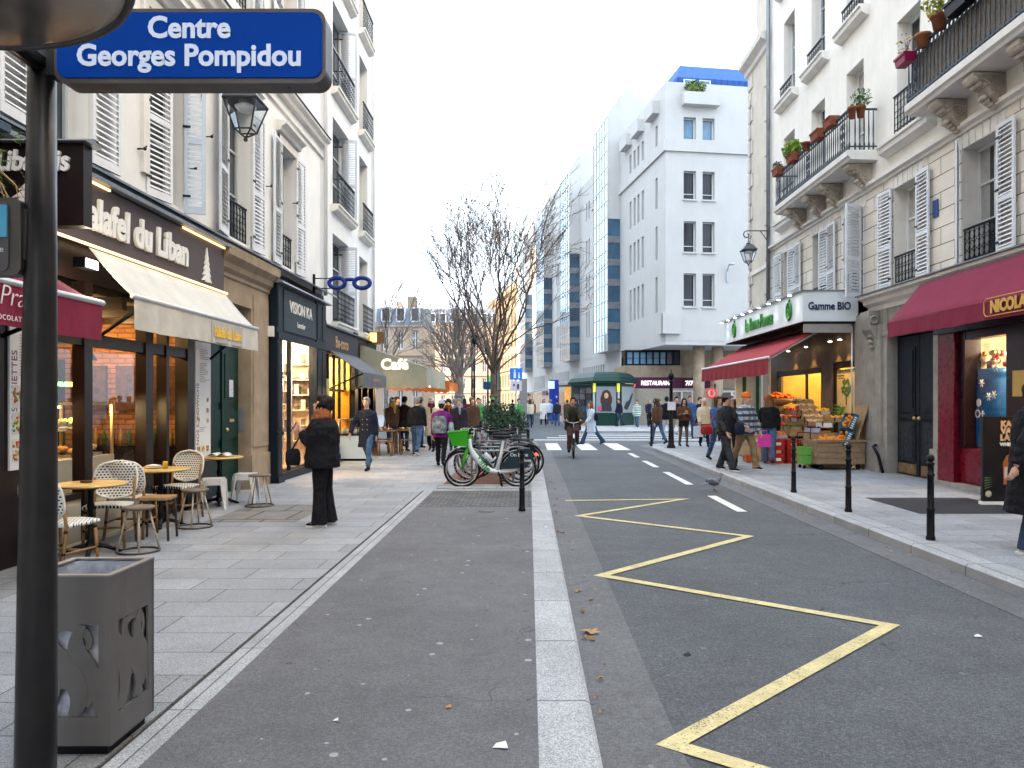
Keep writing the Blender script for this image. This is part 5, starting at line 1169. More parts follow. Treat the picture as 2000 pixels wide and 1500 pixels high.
# ---------------------------------------------------------------- bin
BN = thing('litter_bin', 'square grey metal litter bin with swirling cut-outs and a plastic bag', 'bin', (-2.09, 3.67, GZL))
m_bin = M('bin_grey_metal', (.15,.147,.15), .5, .3, .12, 3, dirt=.3)
X0, X1, Y0, Y1, Z0, Z1 = -2.29, -1.89, 3.47, 3.87, .09, .855
def bin_panel(fr, w, seed):
    q = MB(fr); t = .012; a, b, c0, c1 = .055, w-.055, .22, .64
    q.box(0, w, -t, 0, Z0, c0); q.box(0, w, -t, 0, c1, Z1); q.box(0, a, -t, 0, c0, c1); q.box(b, w, -t, 0, c0, c1)
    r = random.Random(seed)
    nr = [0]
    def rib(pts, wd):
        nr[0] += 1; o_ = -.0008*nr[0]
        L, RR = [], []
        for i, p in enumerate(pts):
            p = Vector(p); d = (Vector(pts[min(i+1, len(pts)-1)])-Vector(pts[max(i-1, 0)])).normalized(); n = Vector((-d.y, d.x))
            k = wd*(.35+.65*math.sin(math.pi*min(.98, .06+i/(len(pts)-1)))); L.append(p+n*k); RR.append(p-n*k)
        cl = lambda p: (min(max(p.x, a), b), min(max(p.y, c0), c1))
        n = len(pts); L = [cl(p) for p in L]; RR = [cl(p) for p in RR]
        vs = [(x, o_, z) for x, z in L]+[(x, o_, z) for x, z in RR]+[(x, o_-t, z) for x, z in L]+[(x, o_-t, z) for x, z in RR]
        q.add(vs, [f for i in range(n-1) for f in ((i, n+i, n+i+1, i+1), (2*n+i, 2*n+i+1, 3*n+i+1, 3*n+i), (i, i+1, 2*n+i+1, 2*n+i), (n+i, 3*n+i, 3*n+i+1, n+i+1))])
    W = b-a
    for k, (xo, amp, ph, wd) in enumerate(((.05,.05,0,.055),(.45,.07,.6,.05),(.85,.06,1.1,.055))):
        rib([(a+W*xo+amp*math.sin(ph+u*4.6), c0+(c1-c0)*u) for u in [i/18 for i in range(19)]], wd*w/.4)
    for k in range(3):
        zc = c0+.08+.13*k; rib([(a+W*.5+.10*math.cos(t_)*(1-.05*t_), zc+.07*math.sin(t_)) for t_ in [R(20*i-30) for i in range(13)]], .022)
    return q
for fr, w, sd in ((fr_front(Y0), None, 1), (fr_right(0), None, 2)): pass
q = bin_panel(lambda a, b, c: (X0+a, Y0-b, c), X1-X0, 1); q.build('side_panel', m_bin, BN)
q = bin_panel(lambda a, b, c: (X1+b, Y0+.013+a, c), Y1-Y0-.013, 2); q.build('side_panel', m_bin, BN)
q = bin_panel(lambda a, b, c: (X0-b-.0, Y1-a, c), Y1-Y0-.013, 3); q.build('side_panel', m_bin, BN)
q = MB(); q.box(X0, X1, Y1-.012, Y1, Z0, Z1); q.build('side_panel', m_bin, BN)
q = MB(); q.box(X0+.03, X1-.03, Y0+.03, Y1-.03, GZL, Z0); q.build('foot', m_black, BN)
q = MB(); 
for x0, x1, y0, y1 in ((X0-.003,X1+.003,Y0-.003,Y0+.03),(X0-.003,X1+.003,Y1-.03,Y1+.003),(X0-.003,X0+.03,Y0+.03,Y1-.03),(X1-.03,X1+.003,Y0+.03,Y1-.03)): q.box(x0, x1, y0, y1, Z1, Z1+.008)
q.build('rim', M('rim_steel', (.26,.25,.245), .5, .5, .2, 6), BN)
def bagmesh(x0, x1, y0, y1, z0, z1, n=26, rows=12, seed=3):
    r = random.Random(seed); vs = []; per = []
    for i in range(n):
        t = i/n*4; s = int(t); u = t-s
        per.append([(x0+(x1-x0)*u, y0), (x1, y0+(y1-y0)*u), (x1-(x1-x0)*u, y1), (x0, y1-(y1-y0)*u)][s])
    cx, cy = (x0+x1)/2, (y0+y1)/2
    for j in range(rows):
        for x, y in per:
            k = 1-.03-.10*r.random(); vs.append((cx+(x-cx)*k, cy+(y-cy)*k, z0+(z1-z0)*j/(rows-1)))
    q = MB(); q.add(vs, [(j*n+i, j*n+(i+1) % n, (j+1)*n+(i+1) % n, (j+1)*n+i) for j in range(rows-1) for i in range(n)]+[tuple(range(n-1, -1, -1))], 0, True)
    return q
q = bagmesh(X0+.014, X1-.014, Y0+.014, Y1-.014, .12, Z1-.005); bg = tag(q.build('bin_bag', M('grey_bag_plastic', (.42,.45,.53), .22, .1, .5, 9, .6, 25)), 'crumpled translucent grey bag lining the metal bin', 'bag')
for k, (c, nm) in enumerate((((.45,.04,.04),'red wrapper'),((.55,.25,.05),'orange wrapper'),((.6,.6,.62),'white paper cup'))):
    q = MB(); 
    if k == 2: q.lathe([(.03,0),(.04,.1)], (-2.05,3.62,.66), 10)
    else:
        q.ball((-2.02-.07*k,3.53+.03*k,.31-.06*k), .05, .03, .05, 8, 6)
    tag(q.build('litter', M(nm.replace(' ', '_'), c, .4, 0, .3, 12)), nm+' inside the grey metal bin', 'litter')
# ---------------------------------------------------------------- bollards and street posts
def bollard(x, y, z, h, label, r=.033):
    t = thing('bollard', label, 'bollard', (x, y, z), 0, 'black iron bollards')
    q = MB(); k = h/.95
    q.lathe([(r*1.5,0),(r*1.5,.03),(r*1.25,.05),(r*1.2,.32*k),(r*1.35,.33*k),(r*1.35,.345*k),(r*1.1,.355*k),(r,.70*k),(r*1.3,.71*k),(r*1.3,.725*k),(r,.735*k),(r*.95,.82*k),(r*1.25,.83*k),(r*1.25,.85*k),(r*.6,.865*k)], (0,0,0), 16); q.build('post', m_black, t, False)
    q = MB(); q.ball((0,0,.90*k), r*1.25, None, r*1.3, 14, 9); q.build('ball_top', m_black, t, False)
bollard(4.43, 12.85, GZR, .95, 'black ball-topped bollard in front of the red crates'); bollard(4.41, 10.6, GZR, .95, 'black ball-topped bollard in front of the wooden orange bin'); bollard(4.42, 8.45, GZR, .95, 'black ball-topped bollard in front of the wine shop door, nearest on the right')
bollard(4.13, 25.9, GZR, .9, 'thin black bollard at the rounded right corner'); bollard(5.0, 27.3, GZR, .9, 'thin black bollard beyond the tall iron post'); bollard(-.10, 11.25, GZL, .92, 'black bollard in front of the parked bicycles', .034); bollard(-.02, 18.6, GZL, .92, 'black bollard behind the parked bicycles')
t = thing('iron_post', 'tall black fluted iron post at the right corner', 'street post', (4.63, 25, GZR))
q = MB(); q.lathe([(.14,0),(.14,.06),(.10,.12),(.085,.5),(.095,.55),(.075,.6),(.06,1.2),(.055,2.1),(.08,2.13),(.08,2.18),(.05,2.2)], (4.63,25,GZR), 14); q.build('shaft', m_black, t)
q = MB(); q.ball((4.63,25,GZR+2.33), .10, None, .13, 12, 8); q.lathe([(.03,0),(.01,.12)], (4.63,25,GZR+2.44), 8); q.build('finial', m_black, t)
q = MB(); q.box(4.5, 4.76, 24.9, 24.93, 1.35, 1.62); q.build('notice', M('notice_lilac', (.62,.60,.70)), t)
def sign_post(name, label, x, y, h, parts, z=.1, r=.035):
    t = thing(name, label, 'road sign', (x, y, z)); q = MB(); q.tube([(x,y,z),(x,y,h)], r, 8); q.build('post', m_framed, t)
    for nm, mb, mt in parts: mb.build(nm, mt, t)
    return t
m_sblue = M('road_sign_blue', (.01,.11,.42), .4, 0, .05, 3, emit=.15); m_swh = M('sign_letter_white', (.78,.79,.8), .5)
a = MB(); a.box(-.97, -.33, 39.0, 39.03, 2.72, 3.32); b = MB(); b.ball((-.72,38.98,3.18), .05, .02, .055, 8, 6); b.box(-.78, -.66, 38.98, 38.995, 2.8, 3.12); b.ball((-.5,38.98,3.05), .04, .02, .04, 8, 6); b.box(-.55, -.45, 38.98, 38.995, 2.8, 3.0)
c = MB(); c.box(-.95, -.36, 39.0, 39.03, 2.15, 2.66)
d_ = MB(); d_.box(-.8, -.72, 38.985, 38.999, 2.4, 2.5); d_.box(-.6, -.5, 38.985, 38.999, 2.25, 2.5)
sign_post('pedestrian_zone_sign', 'blue pedestrian zone sign with white plate on a post', -.65, 39.06, 3.35, [('sign_face', a, m_sblue), ('pictogram', b, m_swh), ('plate', c, M('notice_lilac', (.62,.60,.70))), ('symbol', d_, M('sign_dark', (.05,.04,.08)))])
a = MB(); a.lathe([(.30,0),(.30,.03)], (0,0,0), 20)
t = thing('no_parking_sign', 'round red rimmed no stopping sign by the shop pillars', 'road sign', (7.1, 29.3, .1))
q = MB(); q.tube([(7.1,29.3,.1),(7.1,29.3,2.3)], .04, 8); q.build('post', m_rail, t)
q = MB(fr_front(29.24)); q.prism([(6.95+.2*math.cos(k*.314),1.95+.2*math.sin(k*.314)) for k in range(20)], 0, .02); fa = q.build('sign_face', M('sign_pale', (.7,.68,.66), .5), t)
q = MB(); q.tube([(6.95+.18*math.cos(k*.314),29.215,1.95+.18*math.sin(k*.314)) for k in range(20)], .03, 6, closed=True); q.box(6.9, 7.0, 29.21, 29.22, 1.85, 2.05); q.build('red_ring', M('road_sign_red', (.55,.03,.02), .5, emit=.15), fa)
t = thing('traffic_light', 'small pedestrian light showing red beside the far pillar', 'traffic light', (7.3, 29.8, .1)); q = MB(); q.box(7.2, 7.42, 29.7, 29.9, 1.45, 1.75); q.tube([(7.38,29.8,.1),(7.38,29.8,1.5)], .04, 8); q.build('housing', m_black, t)
q = MB(); q.ball((7.31,29.69,1.62), .07, .03, .08); q.build('red_lens', M('red_lens', (.9,.03,.02), .4, 0, 0, emit=1.5), t)
# round no-entry sign seen through the falafel window is a reflection of this one across the street
# ---------------------------------------------------------------- lanterns
def lantern(label, x, y, z, s, bracket):
    t = thing('street_lantern', label, 'lantern', (x, y, z)); m_l = M('lantern_iron', (.040,.044,.052), .45, .5, .2, 9)
    w0, w1, h = .13*s, .26*s, .44*s
    cs = lambda w, zz: [(x-w,y-w,zz),(x+w,y-w,zz),(x+w,y+w,zz),(x-w,y+w,zz)]
    z1 = z+.14*s; z2 = z1+h; q = MB()
    A_, B_ = cs(w0, z1), cs(w1, z2)
    for k in range(4):
        q.tube([A_[k],B_[k]], .014*s, 5); q.tube([A_[k],A_[(k+1) % 4]], .014*s, 5); q.tube([B_[k],B_[(k+1) % 4]], .022*s, 5); q.tube([A_[k],(x,y,z+.03*s)], .014*s, 5)
    q.ball((x,y,z), .035*s); q.build('frame', m_l, t)
    q = MB(); C_ = cs(.12*s, z2+.22*s); B2 = cs(w1*1.06, z2+.015*s)
    for k in range(4): q.add([B2[k],B2[(k+1) % 4],C_[(k+1) % 4],C_[k]], [(0,1,2,3)])
    q.add(C_, [(0,1,2,3)]); q.lathe([(.05*s,0),(.09*s,.03*s),(.09*s,.07*s),(.03*s,.1*s),(.04*s,.15*s),(.01*s,.18*s)], (x,y,z2+.22*s), 10); q.build('roof', M('lantern_roof', (.12,.13,.15), .4, .6, .2, 6), t)
    q = MB()
    for k in range(4): q.add([A_[k],A_[(k+1) % 4],B_[(k+1) % 4],B_[k]], [(0,1,2,3)])
    q.build('glass', glass('lantern_glass', (.86,.89,.9)), t)
    q = MB(); q.lathe([(.10*s,.02),(.17*s,.1*s),(.10*s,.14*s)], (x,y,z2-.16*s), 12); q.build('reflector', M('lamp_white', (.66,.67,.66), .4), t)
    q = MB(); zt = z2+.42*s; bx, side = bracket
    q.tube([(x,y,zt-.04),(x,y,zt+.14)], .012, 5); q.tube([(bx,y,zt+.28),(x-.05*side,y,zt+.28)]+[(x-.05*side-side*.13*math.sin(t_*.6)*(1-.07*t_),y,zt+.15+.13*math.cos(t_*.6)*(1-.07*t_)) for t_ in range(11)], .018, 6)
    q.tube([(bx,y,zt-.15),(bx+(x-bx)*.45,y,zt+.27)], .014, 5); q.box(min(bx,bx+.03*-side), max(bx,bx+.03*-side), y-.03, y+.03, zt-.35, zt+.4); q.build('bracket', m_l, t)
lantern('black street lantern on a wall bracket below the blue stop sign', -4.5, 12.2, 5.8, 1.0, (-5.19, -1))
lantern('black street lantern on a scrolled bracket at the right corner', 6.92, 24.2, 5.93, .8, (7.6, 1))
# ---------------------------------------------------------------- café chairs, tables, stools on the falafel terrace
m_cane = M('bamboo', (.25,.14,.06), .5, 0, .3, 20)
m_wback = bricks('woven_back', 'xzy', .036, .030, (.01,.012,.02), (.015,.015,.02), (.70,.70,.68), .0085, .5, 0, 60, .5, .5, .08, 4)
m_wseat = bricks('woven_seat', 'xyz', .036, .030, (.01,.012,.02), (.015,.015,.02), (.70,.70,.68), .0085, .5, 0, 60, .5, .5, .08, 4)
m_weft = M('woven_rim', (.66,.64,.6), .5, 0, .1, 20)
CHR = thing('bistro_chair', 'woven black and white bistro chair half hidden behind the pole', 'chair', (-4.42, 7.3, GZL), R(170), 'woven bistro chairs')
q = MB(); sheet(q, lambda u, v: ((u-.5)*(.42+.04*math.sin(v*3.14)), -.22+.43*v, .465+.012*math.sin(u*3.14)), 10, 8, .03); q.build('seat', m_wseat, CHR, False)
q = MB()
def bk(u, v):
    z = .50+.42*v; w = .225*math.sqrt(max(.0, 1-abs(2*v-1.0)**3.2)); return ((u-.5)*2*w, .215+.10*v+.05*(1-(2*u-1)**2), z)
vs = [bk(i/12, j/12) for j in range(13) for i in range(13)]; vs += [(a, b+.014, c) for a, b, c in vs]
q.add(vs, [(j*13+i, j*13+i+1, (j+1)*13+i+1, (j+1)*13+i) for j in range(12) for i in range(12)]+[(169+j*13+i, 169+(j+1)*13+i, 169+(j+1)*13+i+1, 169+j*13+i+1) for j in range(12) for i in range(12)], 0, True)
bo = q.build('backrest', m_wback, CHR, False)
q = MB(); q.tube([bk(1, j/16) for j in range(17)]+[bk(0, 1-j/16) for j in range(17)], .014, 6); q.build('rim', m_weft, bo, False)
for sx_, y0, y1, top in ((-.19,-.17,-.20,.45),(.19,-.17,-.20,.45),(-.2,.2,.28,.74),(.2,.2,.28,.74)):
    q = MB(); q.tube([(sx_*1.08,y1,0),(sx_,y0,.44)]+([(sx_*1.04,.25,.74)] if top > .5 else []), .016, 7); 
    for zz in (.2, .4): q.ball((sx_*(1.08-.08*zz/.44), y1+(y0-y1)*zz/.44, zz), .02, None, .025, 6, 5, m=1)
    q.build('leg', [m_cane, m_black], CHR, False)
q = MB()
for s in (-1, 1): q.tube([(s*.2,-.19,.2),(s*.2,.24,.2)], .012, 5)
q.tube([(-.2,0,.2),(.2,0,.2)], .012, 5); q.build('stretcher', m_cane, CHR, False)
dup(CHR, (-4.66, 8.52, GZL), R(14), 'woven bistro chair facing the nearest table, its back to another chair'); dup(CHR, (-4.72, 9.16, GZL), R(186), 'woven bistro chair back to back with the one at the nearest table'); dup(CHR, (-4.78, 10.42, GZL), R(-8), 'woven bistro chair beyond the second table, farthest from the pole')
def table(x, y, label, col):
    t = thing('bistro_table', label, 'table', (x, y, GZL), 0, 'round bistro tables')
    q = MB(); q.lathe([(.34,0),(.348,.006),(.348,.026),(.34,.03)], (0,0,.715), 40); q.build('tabletop', M('table_ash', (.47,.31,.12), .4, 0, .12, 9), t, False)
    q = MB(); q.tube([(.35*math.cos(k*.157),.35*math.sin(k*.157),.73) for k in range(40)], .011, 6, closed=True); q.build('rim', M('brass_rim', (.50,.36,.12), .35, .6, .1, 5), t, False)
    q = MB(); q.lathe([(.05,.05),(.055,.10),(.035,.14),(.045,.17),(.03,.2),(.026,.45),(.04,.5),(.026,.55),(.03,.66),(.09,.70),(.12,.714)], (0,0,0), 12)
    for k in range(4):
        a = k*1.571+.4; q.tube([(.03*math.cos(a),.03*math.sin(a),.09),(.14*math.cos(a),.14*math.sin(a),.07),(.26*math.cos(a),.26*math.sin(a),.018)], [.03,.024,.02], 7); q.ball((.27*math.cos(a),.27*math.sin(a),.015), .03, None, .015, 8, 5)
    q.build('pedestal', m_black, t, False)
table(-4.62, 8.1, 'round wooden bistro table nearest the pole with an ashtray', 0); table(-4.72, 9.85, 'second round bistro table with plates and a yellow shaker', 0); table(-4.82, 11.95, 'third round bistro table holding an open menu by the green door', 0)
q = MB(); q.lathe([(.03,0),(.055,.004),(.06,.022),(.05,.022),(.04,.008)], (-4.68,8.12,GZL+.746), 14); tag(q.build('ashtray', M('ashtray_brown', (.07,.045,.03), .4)), 'small brown ashtray on the nearest bistro table', 'ashtray')
q = MB(); q.lathe([(.05,0),(.11,.01),(.12,.02),(.05,.022)], (-4.82,9.86,GZL+.746), 18); q.lathe([(.06,.024),(.10,.035),(.02,.05)], (-4.82,9.86,GZL+.746), 14); tag(q.build('plate', m_let), 'white plates with napkin on the second bistro table', 'plate')
q = MB(); q.lathe([(.028,0),(.03,.08),(.026,.095)], (-4.63,9.78,GZL+.746), 12); tag(q.build('shaker', M('shaker_yellow', (.55,.38,.03), .4)), 'yellow shaker on the second bistro table', 'shaker')
q = MB(); sheet(q, lambda u, v: (-4.95+.30*u, 11.8+.26*v, GZL+.76+.045*abs(math.sin(u*6.28))), 16, 2, .004); ob = tag(q.build('open_menu', M('menu_page', (.66,.64,.6), .5, 0, .3, 12)), 'open glossy menu lying on the third bistro table', 'menu')
m_ring = M('stool_iron', (.10,.075,.06), .5, .5, .3, 12)
def stool(x, y, label, rz):
    t = thing('wire_stool', label, 'stool', (x, y, GZL), rz, 'round stools on wire legs')
    q = MB(); q.lathe([(.15,0),(.165,.008),(.165,.028),(.15,.034)], (0,0,.455), 24); q.build('seat', M('stool_wood', (.16,.12,.09), .5, 0, .4, 18), t, False)
    for k in range(4):
        a = k*1.571; q = MB(); q.tube([(.205*math.cos(a),.205*math.sin(a),.014),(.10*math.cos(a),.10*math.sin(a),.455)], .011, 6); q.build('leg', M('stool_leg_cream', (.42,.37,.30), .5, .2, .3, 20), t, False)
    q = MB(); q.tube([(.208*math.cos(k*.196),.208*math.sin(k*.196),.012) for k in range(32)], .011, 6, closed=True); q.build('ring', m_ring, t, False)
stool(-4.17, 8.2, 'round wire-legged stool nearest the pole, before the first table', .5); stool(-4.26, 9.8, 'round wire-legged stool beside the second table', .2); stool(-4.12, 11.75, 'round wire-legged stool right of the white stools', .9)
t = thing('school_stool', 'square brown wooden stool with dark tube legs between the round stools', 'stool', (-4.33, 8.95, GZL), R(8))
q = MB(); q.rbox(-.18, .18, -.17, .17, .47, .50, .03); q.build('seat', M('stool_oak', (.30,.18,.09), .4, 0, .25, 14), t, False)
for sx_ in (-1, 1):
    for sy in (-1, 1):
        q = MB(); q.tube([(sx_*.17,sy*.16,0),(sx_*.15,sy*.145,.42),(sx_*.13,sy*.12,.468)], .014, 7); q.build('leg', m_ring, t, False)
def tolix(x, y, rz, label):
    t = thing('metal_stool', label, 'stool', (x, y, GZL), rz, 'white metal stools'); mt = M('white_painted_metal', (.62,.63,.65), .35, .1, .05, 4)
    q = MB(); q.rbox(-.155, .155, -.155, .155, .425, .455, .025); q.build('seat', mt, t, False)
    for k in range(4):
        a = k*1.5708+.785; c, s = math.cos(a), math.sin(a); q = MB()
        p = lambda r, w, z: [(c*r-s*w, s*r+c*w, z), (c*r+s*w, s*r-c*w, z)]
        A_ = p(.20,.05,.43)+p(.255,.02,0); vs = A_+[(x_-c*.02, y_-s*.02, z_) for x_, y_, z_ in A_]
        q.add(vs, [(0,1,3,2),(4,6,7,5),(0,2,6,4),(1,5,7,3),(2,3,7,6),(0,4,5,1)]); q.build('leg', mt, t, False)
    q = MB(); q.box(-.15, .15, -.16, -.15, .36, .425); q.box(-.15, .15, .15, .16, .36, .425); q.box(-.16, -.15, -.15, .15, .36, .425); q.box(.15, .16, -.15, .15, .36, .425); q.build('apron', mt, t, False)
tolix(-4.72, 11.5, .3, 'white metal stool in front of the third bistro table'); tolix(-4.52, 12.25, .1, 'white metal stool beside the green door, right of the other white stool')
# ---------------------------------------------------------------- foliage kit
def leaves(mb, c, rx, ry, rz, n, s, seed, nm=2, hollow=.3):
    r = random.Random(seed)
    for _ in range(n):
        while True:
            p = Vector((r.uniform(-1,1), r.uniform(-1,1), r.uniform(-1,1)))
            if hollow < p.length < 1: break
        p = Vector((c[0]+p.x*rx, c[1]+p.y*ry, c[2]+p.z*rz)); u = Vector((r.uniform(-1,1), r.uniform(-1,1), r.uniform(-.6,1))).normalized(); v = u.orthogonal().normalized(); w = u.cross(v); L = s*r.uniform(.6,1.3)
        an = r.uniform(0, 6.28); d = v*math.cos(an)+w*math.sin(an); e = u.cross(d)
        mb.add([tuple(p-d*L*.5), tuple(p+e*L*.24+u*L*.06), tuple(p+d*L*.5), tuple(p-e*L*.24+u*L*.06)], [(0,1,2,3)], r.randrange(nm))
m_leafd = [M('leaf_dark', (.028,.065,.040), .5, 0, .3, 20), M('leaf_mid', (.050,.095,.060), .5, 0, .3, 20)]
m_leafy = [M('leaf_lime', (.20,.30,.035), .5, 0, .3, 20), M('leaf_yellow', (.38,.34,.05), .5, 0, .3, 20)]
m_pot = M('terracotta', (.25,.085,.05), .8, 0, .2, 9)
t = thing('planter_bush', 'dense dark green bush in a planter behind the parked bicycles', 'bush', (-.7, 20.6, GZL))
q = MB(); q.rbox(-1.2, -.2, 20.1, 21.1, GZL, .7, .03); q.build('planter', M('planter_dark', (.05,.05,.055), .6), t)
q = MB(); leaves(q, (-.75,20.6,1.15), .56, .6, .48, 1900, .085, 5); leaves(q, (-.4,20.5,1.05), .4, .5, .4, 900, .085, 6); leaves(q, (-.95,20.6,1.4), .3, .4, .25, 500, .08, 7); q.build('foliage', m_leafd, t)
# fir garland at the upper left
t = thing('fir_garland', 'hanging fir branches with bare twigs at the upper left edge', 'garland', (-4.5, 6.45, 3.6))
q = MB(); r = random.Random(4)
for k in range(70):
    p = Vector((-4.62+r.gauss(0,.12), 6.45+r.gauss(0,.1), 3.72+r.gauss(0,.16))); d = Vector((r.uniform(-.2,1), r.uniform(-.6,.6), r.uniform(-1,.25))).normalized()*r.uniform(.12,.26)
    for i in range(16):
        b = p+d*(i/16); e = Vector((r.gauss(0,1), r.gauss(0,1), r.gauss(0,1))).normalized()*.035; n_ = e.cross(d).normalized()*.004
        q.add([tuple(b-n_), tuple(b+n_), tuple(b+e+d*.06)], [(0,1,2)], r.randrange(2))
q.build('needles', [M('fir_green', (.06,.13,.03), .6, 0, .3, 20), M('fir_light', (.16,.21,.04), .6, 0, .3, 20)], t)
q = MB()
for k in range(9):
    a = Vector((-4.5+r.uniform(-.1,.1), 6.4, 3.6)); q.tube([a, a+Vector((r.uniform(.0,.2), .0, -.15)), a+Vector((r.uniform(.02,.35), r.uniform(-.1,.1), -.3-r.random()*.15))], .0035, 4)
q.build('twig', M('twig_straw', (.38,.27,.15), .7), t)
q = MB(); q.box(-5.1, -4.45, 6.35, 6.6, 3.95, 4.02); q.build('support', M('garland_blue', (.05,.08,.12), .6), t)
# ---------------------------------------------------------------- bare trees
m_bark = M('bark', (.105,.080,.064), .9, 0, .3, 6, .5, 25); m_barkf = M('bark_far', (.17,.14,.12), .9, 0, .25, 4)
def tree(label, x, y, h, tr, seed, trunk_h, spread, lv=6, mat=None, group='bare winter street trees', leafn=0, lean=0):
    t = thing('bare_tree', label, 'tree', (x, y, .04), 0, group); r = random.Random(seed); mat = mat or m_bark
    q = MB(); pts = [(x+lean*(i/5)**2+r.gauss(0,.03), y, .04+trunk_h*i/5) for i in range(6)]
    q.tube(pts, [tr*1.35]+[tr*(1-.06*i) for i in range(1, 6)], 10); q.ball(pts[3], tr*1.15, None, tr*.8, 8, 6); q.build('trunk', mat, t)
    cr = MB(); tw = []
    def grow(p, d, L, rad, lev):
        n = 4; P_ = [p]; dd = d.copy()
        for i in range(n):
            dd = (dd+Vector((r.gauss(0,.10), r.gauss(0,.10), r.gauss(.03,.07)))).normalized(); P_.append(P_[-1]+dd*L/n)
        cr.tube(P_, [max(.0062 if lv > 5 else .011, rad*(1-.45*i/n)) for i in range(n+1)], 6 if lev > 3 else 4 if lev > 1 else 3, cap=False)
        if lev <= 0:
            tw.append(P_[-1]); return
        nb = 3 if lev >= lv-1 else (2 if r.random() < .25 else 3)
        for i in range(nb):
            k = r.randint(2, n) if i else n; ang = R(r.uniform(14, 34 if i else 18))*spread; ax = dd.orthogonal().normalized(); ax.rotate(Matrix.Rotation(r.uniform(0, 6.28), 3, dd)); d2 = dd.copy(); d2.rotate(Matrix.Rotation(ang, 3, ax))
            grow(P_[k], d2, L*r.uniform(.62,.86), rad*(.58 if i else .68), lev-1)
    top = Vector(pts[-1]); n0 = 7; L0 = (h-trunk_h)*.33
    for i in range(n0):
        a = i*6.283/n0+r.uniform(-.3,.3); el = R(r.uniform(44, 66)) if i else R(86)
        grow(top-Vector((0,0,.12*(i % 3))), Vector((math.cos(a)*math.cos(el), math.sin(a)*math.cos(el), math.sin(el))), L0*r.uniform(.8,1.1), tr*.42, lv-1)
    cr.build('branches', mat, t)
    if leafn and tw:
        lf = MB()
        for k in range(leafn): leaves(lf, r.choice(tw), .15, .15, .15, 1, .12, seed*1000+k, 1, 0)
        lf.build('dead_leaves', M('dead_leaf', (.13,.075,.04), .8, 0, .4, 20), t)
    return t
tree('large bare plane tree standing in the middle of the street', -1.62, 34.5, 11.6, .17, 8, 3.0, .92, 7, leafn=420)
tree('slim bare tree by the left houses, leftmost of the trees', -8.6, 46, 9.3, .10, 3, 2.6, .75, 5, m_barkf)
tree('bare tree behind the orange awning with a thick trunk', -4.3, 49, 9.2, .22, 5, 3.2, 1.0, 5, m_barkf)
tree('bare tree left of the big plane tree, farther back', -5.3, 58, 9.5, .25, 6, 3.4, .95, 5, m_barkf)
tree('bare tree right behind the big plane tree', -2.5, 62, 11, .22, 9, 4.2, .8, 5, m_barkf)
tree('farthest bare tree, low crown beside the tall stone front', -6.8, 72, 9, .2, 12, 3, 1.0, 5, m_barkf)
# ---------------------------------------------------------------- newspaper kiosk and far street things
K = thing('newspaper_kiosk', 'dark green newspaper kiosk with domed roof and lit posters', 'kiosk', (4.8, 49.5, .1))
m_kg = M('kiosk_green', (.010,.045,.034), .4, 0, .15, 4)
ft = [(2.95,52.5),(4.06,48),(5.6,48),(6.85,50),(6.85,53),(2.95,54)]
q = MB(); q.slab(ft, .1, 2.75); q.build('body', m_kg, K)
ctr = Vector((4.9, 51))
sc_ = lambda k, z: [(ctr.x+(x-ctr.x)*k, ctr.y+(y-ctr.y)*k, z) for x, y in ft]
q = MB(); rg = [sc_(1.09,2.75), sc_(1.12,2.9), sc_(1.04,3.15), sc_(.9,3.38), sc_(.7,3.5)]; n = len(ft)
q.add([p for r_ in rg for p in r_], [(j*n+i, j*n+(i+1) % n, (j+1)*n+(i+1) % n, (j+1)*n+i) for j in range(4) for i in range(n)]+[tuple(range(4*n, 5*n))])
q.slab([(1.9,52.5),(2.7,48.8),(4.0,47.7),(4.0,52.5)], 2.62, 2.7)
q.build('roof', M('kiosk_roof_green', (.014,.044,.037), .5, .1, .15, 4), K)
q = MB(); q.box(4.2, 5.45, 47.94, 47.99, .9, 2.55); pf = q.build('poster_panel', M('poster_grey_blue', (.24,.27,.31), .5, 0, .04, 1), K)
q = MB(fr_front(47.94)); q.ball((4.83,.01,1.98), .30, .012, .36, 14, 9); q.ball((4.60,.01,1.72), .14, .011, .34, 10, 7); q.ball((5.06,.01,1.72), .14, .011, .34, 10, 7)
q.ball((4.83,.02,1.98), .135, .012, .18, 12, 8, m=1); q.prism([(4.45,1.0),(5.2,1.0),(5.1,1.55),(4.95,1.7),(4.7,1.7),(4.55,1.55)], .011, .016, 2); q.prism([(4.3,1.05),(4.55,1.05),(4.55,1.3),(4.3,1.3)], .017, .022, 3)
q.ball((4.78,.032,2.01), .016, .006, .012, 6, 4, m=0); q.ball((4.88,.032,2.01), .016, .006, .012, 6, 4, m=0); q.ball((4.83,.032,1.9), .035, .006, .012, 6, 4, m=3)
q.build('poster_portrait', [M('hair_brown_print', (.07,.035,.02), .6), M('skin_print', (.60,.38,.28), .6), M('dress_print', (.04,.04,.05), .6), M('pink_print', (.55,.08,.16), .6)], pf)
fk = fr_dir((5.66,48.02,0), (1.25,2,0)); fk2 = lambda a, b, c: fk(a, -b, c)
q = MB(fk2); q.box(.25, 2.15, .02, .06, .9, 2.55); pr = q.build('poster_panel', M('poster_pale', (.27,.30,.32), .5, 0, .04, 1), K)
q = MB(fk2); q.prism([(.5,1.2),(1.0,1.05),(1.5,1.5),(1.9,2.1),(1.75,2.15),(1.3,1.7),(.8,1.55)], .062, .07); q.build('poster_shoe', M('print_dark', (.04,.03,.035), .5), pr)
fm_ = fr_dir((4.04,48.05,0), (-1.11,4.5,0))
q = MB(fm_)
for k in range(3):
    for j in range(4): q.box(.3+1.3*k, 1.4+1.3*k, .02, .05, .95+.4*j, 1.3+.4*j, (k+j) % 4)
